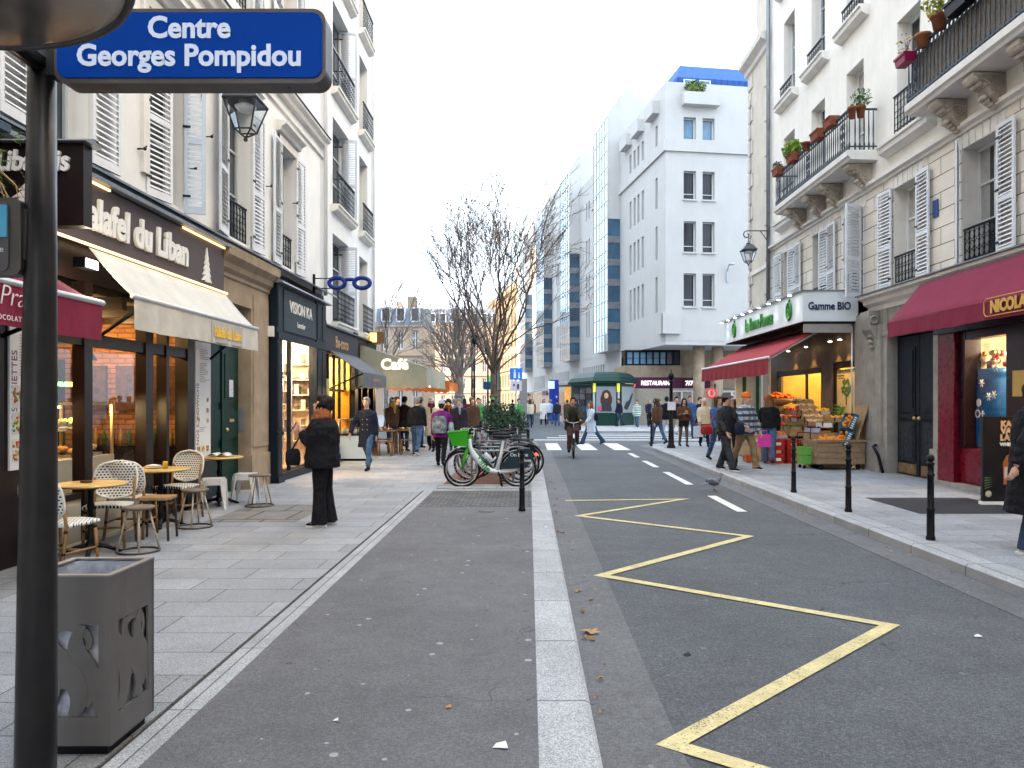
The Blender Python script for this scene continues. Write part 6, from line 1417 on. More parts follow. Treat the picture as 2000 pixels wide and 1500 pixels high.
q.build('magazine_rack', [M('mag_grey', (.22,.23,.25), .5, 0, .5, 4), M('mag_blue', (.04,.10,.18), .5, 0, .5, 4), M('mag_dark', (.06,.05,.06), .5, 0, .5, 4), M('mag_pale', (.30,.29,.30), .5, 0, .4, 4)], K)
q = MB()
for x, y in ((4.08,47.9),(5.58,47.9)): q.box(x-.09, x+.09, y-.05, y+.05, 2.2, 2.75)
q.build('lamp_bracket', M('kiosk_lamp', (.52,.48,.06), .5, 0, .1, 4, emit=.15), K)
q = MB(); 
for x, y in ((4.06,47.93),(5.6,47.93)): q.tube([(x,y,.1),(x,y,2.2)], .07, 8)
q.build('column', M('kiosk_column', (.34,.40,.36), .5), K)
def farbox(name, label, cat, x, y, parts):
    t = thing(name, label, cat, (x, y, .1))
    for nm, mt, bs_ in parts:
        q = MB(); [q.box(*b_) for b_ in bs_]; q.build(nm, mt, t)
m_bannerb = M('banner_blue', (.02,.045,.36), .5, 0, .15, 2)
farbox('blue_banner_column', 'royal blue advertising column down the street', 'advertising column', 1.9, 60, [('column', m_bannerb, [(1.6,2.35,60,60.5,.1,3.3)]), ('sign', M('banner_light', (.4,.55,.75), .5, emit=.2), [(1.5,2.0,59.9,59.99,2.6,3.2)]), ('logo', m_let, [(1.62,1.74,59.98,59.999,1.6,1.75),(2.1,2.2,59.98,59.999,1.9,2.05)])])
farbox('white_market_awning', 'white stall awning sloping down the far right pavement', 'awning', 1.2, 66, [('post', m_framed, [(.0,.06,65,65.06,.1,2.3),(2.2,2.26,65,65.06,.1,2.9)])])
q = MB(); sheet(q, lambda u, v: (-.4+2.8*u, 64.5+3*v, 2.25+.75*u), 4, 4, .06); q.build('canvas', m_let, bpy.data.objects['white_market_awning'])
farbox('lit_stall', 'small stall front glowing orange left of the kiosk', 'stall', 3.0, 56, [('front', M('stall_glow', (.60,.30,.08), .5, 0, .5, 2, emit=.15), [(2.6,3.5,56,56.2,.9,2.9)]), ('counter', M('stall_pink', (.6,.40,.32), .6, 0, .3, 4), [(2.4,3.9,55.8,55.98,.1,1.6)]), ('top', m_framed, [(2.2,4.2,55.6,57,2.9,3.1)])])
farbox('grey_totem', 'tall grey panel totem behind the pedestrian sign', 'totem', -.3, 43, [('panel', M('totem_grey', (.22,.22,.23), .6), [(-.55,-.1,43,43.2,.1,2.9)])])
farbox('street_name_plate', 'dark blue arched street plate on a post behind the tree', 'street sign', -2.1, 44, [('plate', M('plate_blue', (.015,.05,.12), .5), [(-2.6,-1.9,44,44.04,2.3,2.75)]), ('post', m_rail, [(-1.9,-1.84,44,44.06,.1,4.5)])])
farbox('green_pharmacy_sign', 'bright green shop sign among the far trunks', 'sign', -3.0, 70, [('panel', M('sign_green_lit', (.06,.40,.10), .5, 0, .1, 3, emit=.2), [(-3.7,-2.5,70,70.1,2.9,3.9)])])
for k, (x, y, h) in enumerate(((-3.7,52,5.6),(-4.6,62,6.4),(-3.1,58,5.2))):
    t = thing('street_lamp', ('dark street lamp between the trunks beside the orange awning', 'farthest dark street lamp among the trees', 'dark street lamp right of the thick trunks')[k], 'street lamp', (x, y, .1), 0, 'dark street lamps down the street')
    q = MB(); q.tube([(x,y,.1),(x,y,h)], [.09,.05], 8); q.build('post', m_rail, t); q = MB(); q.lathe([(.12,-.5),(.26,0),(.14,.18),(.02,.3)], (x,y,h+.4), 8); q.build('head', m_rail, t)
# ================================================================ people
def rem(mb, vox, it=2, m=0):
    """one continuous skin grown over the given solid pieces"""
    me = mb.mesh('source'); ob = bpy.data.objects.new('source', me); COL.objects.link(ob)
    md = ob.modifiers.new('r', 'REMESH'); md.mode = 'VOXEL'; md.voxel_size = vox
    if it: sm = ob.modifiers.new('s', 'SMOOTH'); sm.iterations = it; sm.factor = .5
    e = evalmesh(ob); bpy.data.objects.remove(ob); bpy.data.meshes.remove(me)
    out = MB(); out.v = [tuple(v.co) for v in e.vertices]; out.f = [list(p.vertices) for p in e.polygons]; out.m = [m]*len(out.f); out.s = [True]*len(out.f)
    bpy.data.meshes.remove(e); return out
def ik(a, t, l1, l2, pole):
    a, t, pole = Vector(a), Vector(t), Vector(pole); d = t-a
    if d.length > (l1+l2)*.995: t = a+d.normalized()*(l1+l2)*.995; d = t-a
    c = (l1*l1+d.length**2-l2*l2)/(2*d.length); hgt = math.sqrt(max(0, l1*l1-c*c)); dn = d.normalized(); pp = (pole-dn*pole.dot(dn))
    pp = pp.normalized() if pp.length > 1e-6 else Vector((0,0,1))
    return a+dn*c+pp*hgt, t
SKIN = [(.56,.33,.235), (.47,.27,.18), (.20,.105,.065)]
from mathutils import noise as _ns
def N3(p): return _ns.noise(Vector(p))
def cl(name, c, rough=.85, var=.18, sc_=14): return M('cloth_'+name, c, rough, 0, var, sc_, .7, 16, bd=.03)
m_eye = M('eye_dark', (.02,.015,.012), .2, 0, 0); m_lip = M('lip', (.36,.13,.11), .5, 0, 0)
K_black = cl('black', (.012,.012,.015)); K_navy = cl('navy', (.016,.021,.038)); K_jean = cl('jeans', (.055,.105,.19), .85, .3, 9); K_djean = cl('dark_jeans', (.03,.045,.085), .85, .3, 9)
K_brown = cl('brown', (.085,.045,.03)); K_white = cl('white', (.62,.62,.62)); K_grey = cl('grey', (.20,.21,.23)); K_olive = cl('olive', (.028,.032,.022)); K_tan = cl('tan', (.25,.165,.09)); K_purple = cl('purple', (.13,.015,.15)); K_cream = cl('cream', (.55,.48,.38)); K_blue = cl('blue', (.04,.10,.24)); K_burg = cl('burgundy', (.10,.015,.025)); K_green = cl('green_vest', (.06,.27,.07)); K_pale = cl('pale_blue', (.46,.53,.66))
H_dark = M('hair_dark', (.014,.010,.009), .65, 0, .3, 30, .6, 60); H_brown = M('hair_brown', (.055,.028,.015), .65, 0, .3, 30, .6, 60); H_blond = M('hair_auburn', (.16,.065,.022), .6, 0, .3, 30, .6, 60); H_grey = M('hair_grey', (.21,.20,.195), .6, 0, .25, 30, .5, 60)
def plaid():
    m, nt, bs = newmat('plaid_flannel'); v = coords(nt); sp = nt.nodes.new('ShaderNodeSeparateXYZ'); nt.links.new(v, sp.inputs[0])
    def band(o, f): return math_(nt, 'GREATER_THAN', math_(nt, 'SINE', math_(nt, 'MULTIPLY', o, f)), .1)
    c = mixc(nt, band(sp.outputs[2], 48), (.36,.40,.46), (.035,.045,.07)); c = mixc(nt, math_(nt, 'MULTIPLY', band(math_(nt, 'ADD', sp.outputs[0], sp.outputs[1]), 48), .55), c, (.03,.035,.055))
    nt.links.new(c, bs.inputs['Base Color']); bs.inputs['Roughness'].default_value = .9; return m
def stripes(name, a, b, f=60):
    m, nt, bs = newmat(name); v = coords(nt); sp = nt.nodes.new('ShaderNodeSeparateXYZ'); nt.links.new(v, sp.inputs[0])
    nt.links.new(mixc(nt, math_(nt, 'GREATER_THAN', math_(nt, 'SINE', math_(nt, 'MULTIPLY', sp.outputs[2], f)), 0), a, b), bs.inputs['Base Color']); return m
K_plaid = plaid(); K_stripe = stripes('striped_knit', (.60,.62,.58), (.02,.16,.10))
def person(label, x, y, rot, h=1.72, lod=1, zg=GZL, legs=((18,6,2),(-16,14,2)), arms=((-14,6,12),(14,6,18)), lean=2, w=1.0, top=K_black, toplen=.12, puff=.02, bottom=K_djean, flare=0, skirt=False,
           shoes=K_black, sole=None, hair='short', hmat=H_dark, hat=None, hatmat=K_grey, head=(0,0), skin=0, scarf=None, pel=None, feet=None, hands=None, group=None, hem=None, extras=()):
    """legs: (swing, knee, out); arms: (swing, out, elbow); feet/hands: targets for the two sides, left (+x) first"""
    s = h/1.72; t = thing('person', label, 'person', (x, y, zg), R(rot), group); vox = (.009, .017, .026)[lod]*1.0; seg = (14, 10, 8)[lod]
    sm = M('skin_%d' % skin, SKIN[skin], .55, 0, .06, 9)
    l = R(lean); sp = Vector((0, -math.sin(l), math.cos(l)))
    ank = []
    if feet is None:
        rel = []
        for i, (a, k, o) in enumerate(legs):
            sx = 1 if i == 0 else -1; a, k, o = R(a), R(k), R(o); hp = Vector((sx*.085, 0, 0)); kn = hp+.43*Vector((sx*math.sin(o), -math.sin(a), -math.cos(a))).normalized(); b = a-k
            rel.append((hp, kn, kn+.42*Vector((sx*math.sin(o)*.5, -math.sin(b), -math.cos(b))).normalized()))
        pz = max(-r_[2].z for r_ in rel)+.075; P_ = Vector((0, 0, pz)); L = [tuple(P_+v for v in r_) for r_ in rel]
    else:
        P_ = Vector(pel); L = []
        for i, f in enumerate(feet):
            hp = P_+Vector(((.085, -.085)[i], 0, -.02)); kn, an = ik(hp, f, .43, .42, (0, -1, .3)); L.append((hp, kn, an))
    SH = P_+sp*.49; NK = P_+sp*.55; HD = NK+Vector((0, -.025-.06*math.sin(l), .135)); A = []
    for i in (0, 1):
        sx = 1 if i == 0 else -1; sh = SH+Vector((sx*(.138+.03*w), 0, -.065))
        if hands is not None and hands[i] is not None: el, wr = ik(sh, hands[i], .28, .25, (sx*.5, .35, -.8))
        else:
            a, o, e = [R(v) for v in arms[i]]; el = sh+.28*Vector((sx*math.sin(o), -math.sin(a)*math.cos(o), -math.cos(a)*math.cos(o))).normalized(); b = a+e; wr = el+.25*Vector((sx*math.sin(o)*.3-sx*.10*math.sin(e), -math.sin(b), -math.cos(b))).normalized()
        A.append((sh, el, wr))
    hr = Matrix.Rotation(R(head[0]), 3, 'Z') @ Matrix.Rotation(R(-head[1]), 3, 'X')
    hp_ = lambda p: tuple(HD + hr @ Vector(p))
    # ---- body
    b = MB(); b.ball(HD+hr@Vector((0,.008,.022)), .074, .094, .098, 16, 12, rot=hr); b.ball(HD+hr@Vector((0,-.026,-.045)), .058, .062, .066, 14, 10, rot=hr); b.ball(HD+hr@Vector((0,-.055,-.088)), .028, .026, .022, 10, 7, rot=hr)
    b.tube([hp_((0,-.082,.012)), hp_((0,-.103,-.022)), hp_((0,-.088,-.034))], [.010,.0165,.010], 8)
    for sx in (-1, 1): b.ball(HD+hr@Vector((sx*.076,.012,-.005)), .012, .02, .031, 8, 6, rot=hr)
    b.tube([tuple(NK-sp*.06), tuple(NK+Vector((0,-.005,.03))), hp_((0,.012,-.05))], [.062,.054,.056], 12)
    b.loft([(tuple(P_+sp*t_), rx*w, ry*w) for t_, rx, ry in ((-.06,.12,.09),(.1,.13,.09),(.3,.14,.10),(.44,.15,.085),(.52,.06,.05))], 12)
    for sh, el, wr in A:
        b.tube([sh, el, wr], [.042,.036,.026], 8); d = (wr-el).normalized(); b.ball(wr+d*.055, .034, .024, .05, 10, 7, rot=d.to_track_quat('Z','X').to_matrix())
    for hp, kn, an in L: b.tube([hp, kn, an], [.07,.05,.036], 8)
    out = rem(b, vox, 2)
    if lod < 2:
        for i, (sh, el, wr) in enumerate(A):              # five separate fingers, gently curled
            sx = 1 if i == 0 else -1; d = (wr-el).normalized(); ref = Vector((sx, -.2, 0)) if hands is None or hands[i] is None else Vector((0,0,1))
            side = d.cross(ref); side = side.normalized() if side.length > .01 else d.orthogonal().normalized(); nrm = side.cross(d).normalized()*(-1 if hands is None else 1)
            for k, (o, ln) in enumerate(((-.024,.062),(-.008,.072),(.008,.068),(.023,.054))):
                p0 = wr+d*.085+side*o; p1 = p0+d*ln*.5+nrm*ln*.12; p2 = p1+d*ln*.35+nrm*ln*.35; p3 = p2+d*ln*.05+nrm*ln*.3
                out.tube([p0, p1, p2, p3], [.0095,.009,.0085,.006], 6)
            p0 = wr+d*.035-side*.028; out.tube([p0, p0+d*.03-side*.022+nrm*.012, p0+d*.055-side*.022+nrm*.03], [.012,.0105,.008], 6)
        for sx in (-1, 1):
            out.ball(HD+hr@Vector((sx*.031,-.083,.012)), .0125, .007, .008, 8, 6, m=1); out.ball(HD+hr@Vector((sx*.033,-.086,.034)), .02, .006, .005, 8, 5, m=3, rot=hr)
        out.ball(HD+hr@Vector((0,-.090,-.056)), .022, .008, .007, 8, 6, m=2)
    def fin(mb, name, mats, par=t):
        if name in ('jacket', 'coat', 'trousers') and lod < 2:                # folds in the cloth
            kk = .05 if name != 'trousers' else .012
            mb.v = [(px*(1+kk*N3((px*9, py*9, pz*13))) + (.012*N3((px*7+5, py*7, pz*16)) if name == 'trousers' else 0), py*(1+kk*N3((px*9+3, py*9, pz*13))), pz) for px, py, pz in mb.v]
        mb.v = [(p[0]*s, p[1]*s, p[2]*s) for p in mb.v]; return mb.build(name, mats, par, False)
    body = fin(out, 'body', [sm, m_eye, m_lip, hmat])
    # ---- trousers or tights
    g = MB()
    for i, (hp, kn, an) in enumerate(L):
        k = w**.5; low = an+(kn-an)*.06 if not flare else an-Vector((0,0,.035)); rl = (.062+.03*flare) if not skirt else .043
        g.tube([hp+Vector((0,0,.05)), hp, kn+(hp-kn)*.45, kn, kn+(an-kn)*.5, low], [.10*k,(.102 if not skirt else .085)*k,(.09 if not skirt else .072)*k,(.07 if not skirt else .056)*k,(.062+.012*flare if not skirt else .052)*k,rl*(k if flare else 1)], seg+2)
    g.loft([(tuple(P_+sp*t_), rx*w, ry*w) for t_, rx, ry in ((-.10,.15,.10),(-.02,.172,.125),(.08,.155,.11))], 14)
    fin(rem(g, vox*1.1, 2), 'tights' if skirt else 'trousers', bottom)
    if skirt: g = MB(); g.loft([(tuple(P_+sp*.1), .15*w, .115*w), (tuple(P_), .18*w, .14*w), (tuple(P_-sp*.2), .195*w, .155*w)], 14); fin(rem(g, vox*1.2, 1), 'shorts', K_black)
    # ---- top
    g = MB(); pu = puff
    R_ = [(-toplen, .178+max(0, toplen-.15)*.12, .128+max(0, toplen-.15)*.12), (0,.18,.13), (.14,.158,.118), (.28,.170,.125), (.36,.176,.118), (.425,.166,.104), (.475,.128,.09), (.52,.082,.075)]
    if toplen > .3: R_.insert(1, (-.2, .185, .14))
    if toplen > .02: pass
    g.loft([(tuple(P_+(sp*t_ if t_ >= 0 else Vector((0,0,t_)))), rx*w+pu, ry*w+pu) for t_, rx, ry in R_], 18)
    for sh, el, wr in A:
        g.ball(sh, .060+pu*.6, None, None, 10, 7); g.tube([sh, sh+(el-sh)*.5, el, el+(wr-el)*.5, wr-(wr-el)*.06], [.062+pu*.8,.060+pu*.8,.052+pu*.75,.049+pu*.6,.040+pu*.45], seg)
    tp = rem(g, vox*1.1, 2); 
    if puff > .035:                                          # quilted rolls of a padded jacket
        tp.v = [(px, py, pz) if False else (px*(1+.007*math.sin(pz*62)), py*(1+.007*math.sin(pz*62)), pz) for px, py, pz in tp.v]
    jk = fin(tp, 'coat' if toplen > .3 else 'jacket', top)
    g = MB(); g.tube([tuple(NK-sp*.045+Vector((.078*math.cos(k*.628),.068*math.sin(k*.628)-.005,.01*math.sin(k*.628)))) for k in range(10)], .024+puff*.3, 7, closed=True); fin(g, 'collar', top, jk)
    if hem: g = MB(); g.loft([(tuple(P_+Vector((0,0,-toplen-.06))), .165*w+pu, .115*w+pu), (tuple(P_+Vector((0,0,-toplen+.02))), .172*w+pu, .122*w+pu)], 16); fin(g, 'shirt_hem', hem)
    if scarf:
        g = MB()
        for k in range(3): g.tube([tuple(NK+Vector((.085*math.cos(j*.524+k),.088*math.sin(j*.524+k)-.012,.0+.034*k+.014*math.sin(j*1.1+k*2)))) for j in range(12)], .046-.006*k, 9, closed=True)
        g.tube([tuple(NK+Vector((.02,-.10,-.0))), tuple(NK+Vector((.03,-.16,-.12))), tuple(NK+Vector((.03,-.175,-.24)))], [.045,.04,.03], 8); fin(rem(g, vox, 1), 'scarf', scarf)
    # ---- shoes
    for i, (hp, kn, an) in enumerate(L):
        d = (kn-an).normalized(); toe = R(0) if feet is not None else (math.asin(max(-1, min(1, -d.y)))*0 if an.z < .1 else R(min(50, (an.z-.075)*280)))
        rm = Matrix.Rotation(toe, 3, 'X'); g = MB(); Q = lambda p: an+rm@Vector(p)
        g.tube([Q((0,.075,-.03)), Q((0,.03,-.028)), Q((0,-.06,-.036)), Q((0,-.14,-.047)), Q((0,-.175,-.052))], [.034,.043,.043,.037,.02], 10, flat=(1,.9)); g.tube([Q((0,.02,-.02)), Q((0,.01,.05))], [.043,.042], 10)
        so = fin(rem(g, max(.011, vox), 1), 'shoe', shoes)
        if sole:
            g = MB(); g.add([tuple(Q((px, py, pz))) for pz in (-.075,-.048) for px, py in ((-.03,.10),(.03,.10),(.045,0),(.045,-.1),(.03,-.17),(0,-.19),(-.03,-.17),(-.045,-.1),(-.045,0))], [tuple(range(8, -1, -1)), tuple(range(9, 18))]+[(k, (k+1) % 9, (k+1) % 9+9, k+9) for k in range(9)])
            if lod == 0: g.tube([Q((.045,.06,-.03)), Q((.047,-.02,-.04)), Q((.043,-.10,-.02))], .007, 5)
            fin(g, 'sole', sole, so)
    # ---- hair, hats
    g = MB(); hb = lambda c, rx, ry, rz: g.ball(HD+hr@Vector(c), rx, ry, rz, 14, 10, rot=hr)
    if hair:
        hb((0,.026,.040), .084, .100, .094); hb((0,.048,-.015), .080, .07, .08); hb((0,-.012,.082), .074, .080, .046); [hb((sx*.07,.0,.02), .018, .05, .05) for sx in (-1, 1)]
        if hair in ('long', 'longest'):
            n = .20 if hair == 'long' else .36
            g.loft([(tuple(HD+Vector((0,.055,.03))), .085, .06), (tuple(HD+Vector((0,.075,-.10))), .098, .055), (tuple(HD+Vector((0,.10,-.10-n*.6))), .105, .045), (tuple(HD+Vector((0,.115,-.10-n))), .06, .028)], 12)
            for sx in (-1, 1): g.tube([hp_((sx*.072,-.01,.05)), hp_((sx*.088,-.005,-.06)), tuple(HD+Vector((sx*.095,-.03,-.20)))], [.025,.03,.022], 8)
        elif hair in ('curly', 'bun'):
            r = random.Random(int(x*100))
            for _ in range(90 if lod == 0 else 26):
                d = Vector((r.gauss(0,1), r.gauss(.35,1), r.gauss(.55,1))).normalized()
                if d.y < -.45 and d.z < .35: continue
                g.ball(HD+hr@Vector((d.x*.098, .025+d.y*.110, .04+d.z*.112)), r.uniform(.022,.04), None, None, 7, 5)
            if hair == 'bun': hb((0,.07,.135), .065, .065, .05); hb((0,.06,-.06), .07, .06, .07); [g.tube([hp_((sx*.07,-.045,.03)), hp_((sx*.078,-.05,-.05))], .014, 6) for sx in (-1, 1)]
        fin(rem(g, vox, 1), 'hair', hmat)
    g = MB()
    if hat == 'beanie':
        hb((0,.016,.062), .090, .104, .088); g.tube([hp_((.088*math.cos(k*.524),.012+.104*math.sin(k*.524),.043-.012*math.sin(k*.524)*-1)) for k in range(12)], .018, 8, closed=True); fin(rem(g, vox, 1), 'beanie', hatmat)
    elif hat == 'bucket':
        g.loft([(hp_((0,.01,.13)), .07, .08), (hp_((0,.01,.115)), .085, .095), (hp_((0,.01,.055)), .098, .112), (hp_((0,.0,.025)), .135, .155), (hp_((0,.0,.018)), .135, .155), (hp_((0,.01,.06)), .09, .10)], 18); fin(g, 'hat', hatmat)
    elif hat == 'hood':
        hb((0,.035,.03), .108, .112, .125); g.loft([(tuple(NK+Vector((0,.03,-.06))), .12, .10), (hp_((0,.04,-.03)), .10, .10)], 12); o2 = rem(g, vox, 1)
        q2 = []; fin(o2, 'hood', hatmat)
        g = MB(); g.ball(HD+hr@Vector((0,-.060,-.005)), .068, .042, .085, 12, 8, rot=hr); g.ball(HD+hr@Vector((0,-.103,-.012)), .012, .014, .018, 6, 5)
        for sx in (-1, 1): g.ball(HD+hr@Vector((sx*.028,-.098,.012)), .012, .006, .008, 6, 5, m=1)
        g.ball(HD+hr@Vector((0,-.094,-.052)), .02, .007, .007, 6, 5, m=2); fin(g, 'face', [sm, m_eye, m_lip], body)
    for kind, c, mt in extras:
        g = MB()
        if kind == 'buttons':
            for z_ in (.05,.17,.29):
                for sx in (-1, 1): yy = -(.118*w+puff)-.008-math.sin(l)*z_; g.ball((sx*.055, yy, P_.z+z_), .014, .006, .014, 7, 5)
            fin(g, 'button', mt, jk)
    t['hp'] = [*[c*s for c in A[0][2]], *[c*s for c in A[1][2]], HD.z*s]
    return t
def atp(t, p):                    # a point given in a person's own axes
    return Vector(t.location)+Matrix.Rotation(t.rotation_euler.z, 3, 'Z') @ Vector(p)
def hand(t, i): return atp(t, tuple(t['hp'])[3*i:3*i+3])
def bag(name, label, c, rx, ry, rz, rot, mat, strap=None, handles=0, flat=False):
    t = thing(name, label, 'bag', c, R(rot)); q = MB()
    if flat: q.rbox(-rx, rx, -ry, ry, -rz, rz, min(ry, .02)*.8)
    else:
        b = MB(); b.loft([((0,0,-rz), rx*.85, ry*.7), ((0,0,-rz*.4), rx, ry), ((0,0,rz*.5), rx*.95, ry*.9), ((0,0,rz), rx*.7, ry*.5)], 14); q = rem(b, .015, 1)
    q.build('body', mat, t, False)
    if handles: q = MB(); q.tube([(-rx*.5,0,rz*.95), (-rx*.4,0,rz+handles), (rx*.4,0,rz+handles), (rx*.5,0,rz*.95)], .007, 6); q.build('handle', mat, t, False)
    if strap: q = MB(); q.tube([Vector(p)-Vector(c) for p in strap], .010, 6); o = q.build('strap', mat, t, False); o.rotation_euler.z = -R(rot)
    return t
K_sole = M('sole_white', (.62,.62,.60), .6, 0, .1, 9)
# ---- woman with the phone
w1 = person('standing person in black padded jacket and orange scarf looking at a phone', -2.66, 9.9, -86, 1.64, 0, legs=((3,3,2),(-4,2,3)), lean=-1, w=1.42, top=K_black, toplen=.13, puff=.05, bottom=K_black, flare=1.0, shoes=K_black, sole=K_sole, hair='bun', head=(4,24), scarf=cl('orange_scarf', (.33,.115,.045), .95, .3, 30),
       hands=((.035,-.27,1.27),(-.075,-.26,1.25)))
c = (hand(w1, 0)+hand(w1, 1))/2
ph = thing('smartphone', 'dark smartphone held up in both hands by the standing woman', 'phone', tuple(c+Vector((-.12,.0,.07))), R(-86)); q = MB(); q.rbox(-.036, .036, -.005, .005, -.075, .075, .004)
me = q.mesh('phone_body'); me.transform(Matrix.Rotation(R(-32), 4, 'X')); me.materials.append(m_black); link('body', me, ph, False)
q = MB(); q.box(-.032, .032, .0052, .0062, -.068, .068); me = q.mesh('phone_screen'); me.transform(Matrix.Rotation(R(-32), 4, 'X')); me.materials.append(M('phone_screen', (.05,.06,.08), .2, emit=.1)); link('screen', me, ph, False)
bag('shoulder_bag', 'small round black bag hanging in front of the standing woman', (-3.03, 9.86, .93), .10, .055, .11, 5, K_black, [(-3.03,9.84,1.03),(-2.93,9.83,1.2),(-2.72,9.80,1.42)])
# ---- others on the left pavement
p2 = person('person with grey hair in a navy double-breasted coat striding towards the camera', -3.77, 17.9, -8, 1.72, 1, legs=((20,10,1),(-22,22,1)), arms=((-12,8,14),(8,32,12)), top=K_navy, toplen=.36, puff=.02, bottom=K_jean, shoes=K_black, hair='short', hmat=H_grey, lean=4, extras=(('buttons', 0, M('button_gold', (.3,.22,.1), .4)),))
person('person seen from behind in a black leather jacket and blue jeans by the cafe tables', -3.30, 22.6, 172, 1.74, 1, legs=((14,4,2),(-16,18,2)), top=K_black, toplen=.02, puff=.03, bottom=K_jean, hair='short', hmat=H_grey, w=1.12, sole=K_sole)
p4 = person('person seen from behind in a purple coat and grey knitted hat', -2.17, 19.0, 176, 1.62, 1, legs=((12,4,2),(-14,16,2)), top=K_purple, toplen=.16, puff=.035, bottom=K_black, hair='short', hat='beanie', hatmat=cl('pale_grey_knit', (.36,.40,.43)), w=1.1)
bp = bag('backpack', 'grey camouflage backpack on the purple coat', tuple(atp(p4, (0, .25, 1.03))), .19, .10, .21, 176, M('camo', (.16,.20,.23), .85, 0, .75, 9))
bag('shoulder_bag', 'pale grey bag on the right side of the purple coat', tuple(atp(p4, (-.26, .08, .93))), .07, .12, .15, 176, M('camo_pale', (.30,.34,.36), .85, 0, .4, 9))
person('person with glasses in a long dark padded coat walking towards the camera by the bicycles', -2.15, 23.6, 4, 1.70, 1, top=cl('dark_violet', (.028,.022,.035)), toplen=.4, puff=.04, bottom=K_black, hair='short', hmat=H_grey, w=1.1, scarf=cl('grey_scarf', (.22,.25,.28)))
person('person with dark curly hair half hidden behind the padded coat', -2.62, 25.0, 2, 1.66, 2, top=K_black, hair='curly', scarf=cl('rust_scarf', (.2,.05,.02)))
person('person in a cream coat and white knitted hat facing the camera near the cafe', -3.12, 24.6, -4, 1.72, 2, top=K_cream, toplen=.4, puff=.03, bottom=K_black, hair='short', hmat=H_grey, hat='beanie', hatmat=K_white, scarf=K_burg)
person('person in a white woollen hat and yellow hood beside the food stall', -4.28, 24.0, 30, 1.70, 2, top=K_brown, hat='beanie', hatmat=K_white, hair='short', scarf=cl('mustard', (.50,.34,.08)), legs=((0,0,2),(0,0,2)))
person('person with dark hair in a dark brown coat at the cafe stall', -4.0, 24.6, 160, 1.75, 2, top=cl('dark_brown', (.03,.02,.018)), toplen=.35, legs=((0,0,2),(0,0,2)))
person('person in a grey hood and teal jacket behind the cafe stall', -3.75, 26.4, 140, 1.72, 2, top=cl('teal', (.06,.16,.16)), hat='beanie', hatmat=K_grey, legs=((0,0,2),(0,0,2)))
for k, (x, y, rt, tp, ht, hm_, lb) in enumerate(((-2.95,26.2,150,K_navy,None,H_brown,'person in navy beside the cream coat, near the cafe skirt'),(-3.5,27.6,10,K_black,None,H_dark,'dark haired person in black under the cafe roof cloth'),(-2.75,28.6,190,K_grey,'beanie',H_grey,'person in grey with a knitted hat before the orange awning'),(-2.0,27.4,5,K_brown,None,H_blond,'auburn haired person in brown left of the green vests'),(-4.7,27.2,60,K_olive,None,H_dark,'person in olive deep under the cafe awning'),(-2.45,32.5,175,K_navy,'beanie',H_dark,'person in navy and knitted hat walking off beyond the awning'))):
    person(lb, x, y, rt, 1.66+.03*k, 2, top=tp, toplen=.1+.06*k, bottom=K_black if k % 2 else K_djean, hair='long' if k in (1, 3) else 'short', hmat=hm_, hat=ht, puff=.03, zg=GZL if y < 28.4 else .02)
person('person in a burgundy coat under the orange awning', -3.3, 31, 20, 1.7, 2, top=K_burg, toplen=.3)
for k, (x, y, rt, lb) in enumerate(((-2.05,31,10,'person in a bright green vest left of the planter bush'),(-1.55,33,190,'person with a green delivery vest just behind the planter bush'),(-.55,40,20,'person in a green vest in front of the far trunks'))):
    person(lb, x, y, rt, 1.74, 2, top=K_green if k != 1 else K_black, bottom=K_black, hat='beanie' if k == 1 else None, hatmat=K_green, zg=.06)
# ---- crossing and the far street
EXT = [(.06,44,185,K_cream,.1,K_djean,'long',H_brown,'person in a cream jacket walking away beside the grey totem'),(-.25,46,170,K_black,.1,K_black,'short',H_dark,'person in black walking away beside the grey totem'),
 (.2,49,10,K_brown,.1,K_grey,'long',H_brown,'person in brown with a pink bag left of the white coat'),(1.35,50,190,K_pale,.1,K_jean,'short',H_grey,'person in pale blue just right of the white coat'),
 (1.75,47.5,180,K_navy,.1,K_jean,'short',H_dark,'person in a navy jacket walking away before the blue column'),(2.45,49,185,K_brown,.1,K_jean,'short',H_brown,'person in a brown jacket left of the kiosk, behind the cyclist'),
 (2.9,46.5,-60,K_navy,.1,K_black,'long',H_dark,'person in dark blue against the magazine rack of the kiosk'),(5.55,47,-70,K_navy,.1,K_djean,'short',H_brown,'person walking left before the right kiosk poster'),
 (7.2,46,5,K_navy,.1,K_black,'short',H_grey,'person in navy, left of the trio right of the kiosk'),(7.55,46,-5,K_grey,.1,K_burg,'long',H_brown,'person in burgundy trousers in the trio right of the kiosk'),(7.9,46.5,8,K_blue,.3,K_djean,'short',H_dark,'person in a blue coat, right of the trio beside the kiosk'),
 (-1.1,52,180,K_black,.1,K_djean,'short',H_dark,'person in black far down the middle of the street'),(-.2,56,0,K_white,.3,K_grey,'long',H_brown,'person in a white coat far beyond the totem'),(-2.9,46,0,K_grey,.2,K_black,'short',H_grey,'person in grey by the thick far trunk'),(-3.6,43,185,K_burg,.2,K_djean,'long',H_dark,'person in dark red under the far trees')]
for x, y, rt, tp, tl, bt, hr_, hm_, lb in EXT:
    person(lb, x, y, rt, 1.62+.12*((x*7) % 1), 2, .1, top=tp, toplen=tl, bottom=bt, hair=hr_, hmat=hm_, puff=.03, legs=((18,8,2),(-14,16,2)) if int(x*10) % 2 else ((-14,16,2),(16,6,2)))
person('person in a long white coat walking at the far side of the crossing', .92, 48.5, 8, 1.70, 2, .1, top=K_white, toplen=.5, puff=.03, bottom=K_black, hair='long', hmat=H_grey)
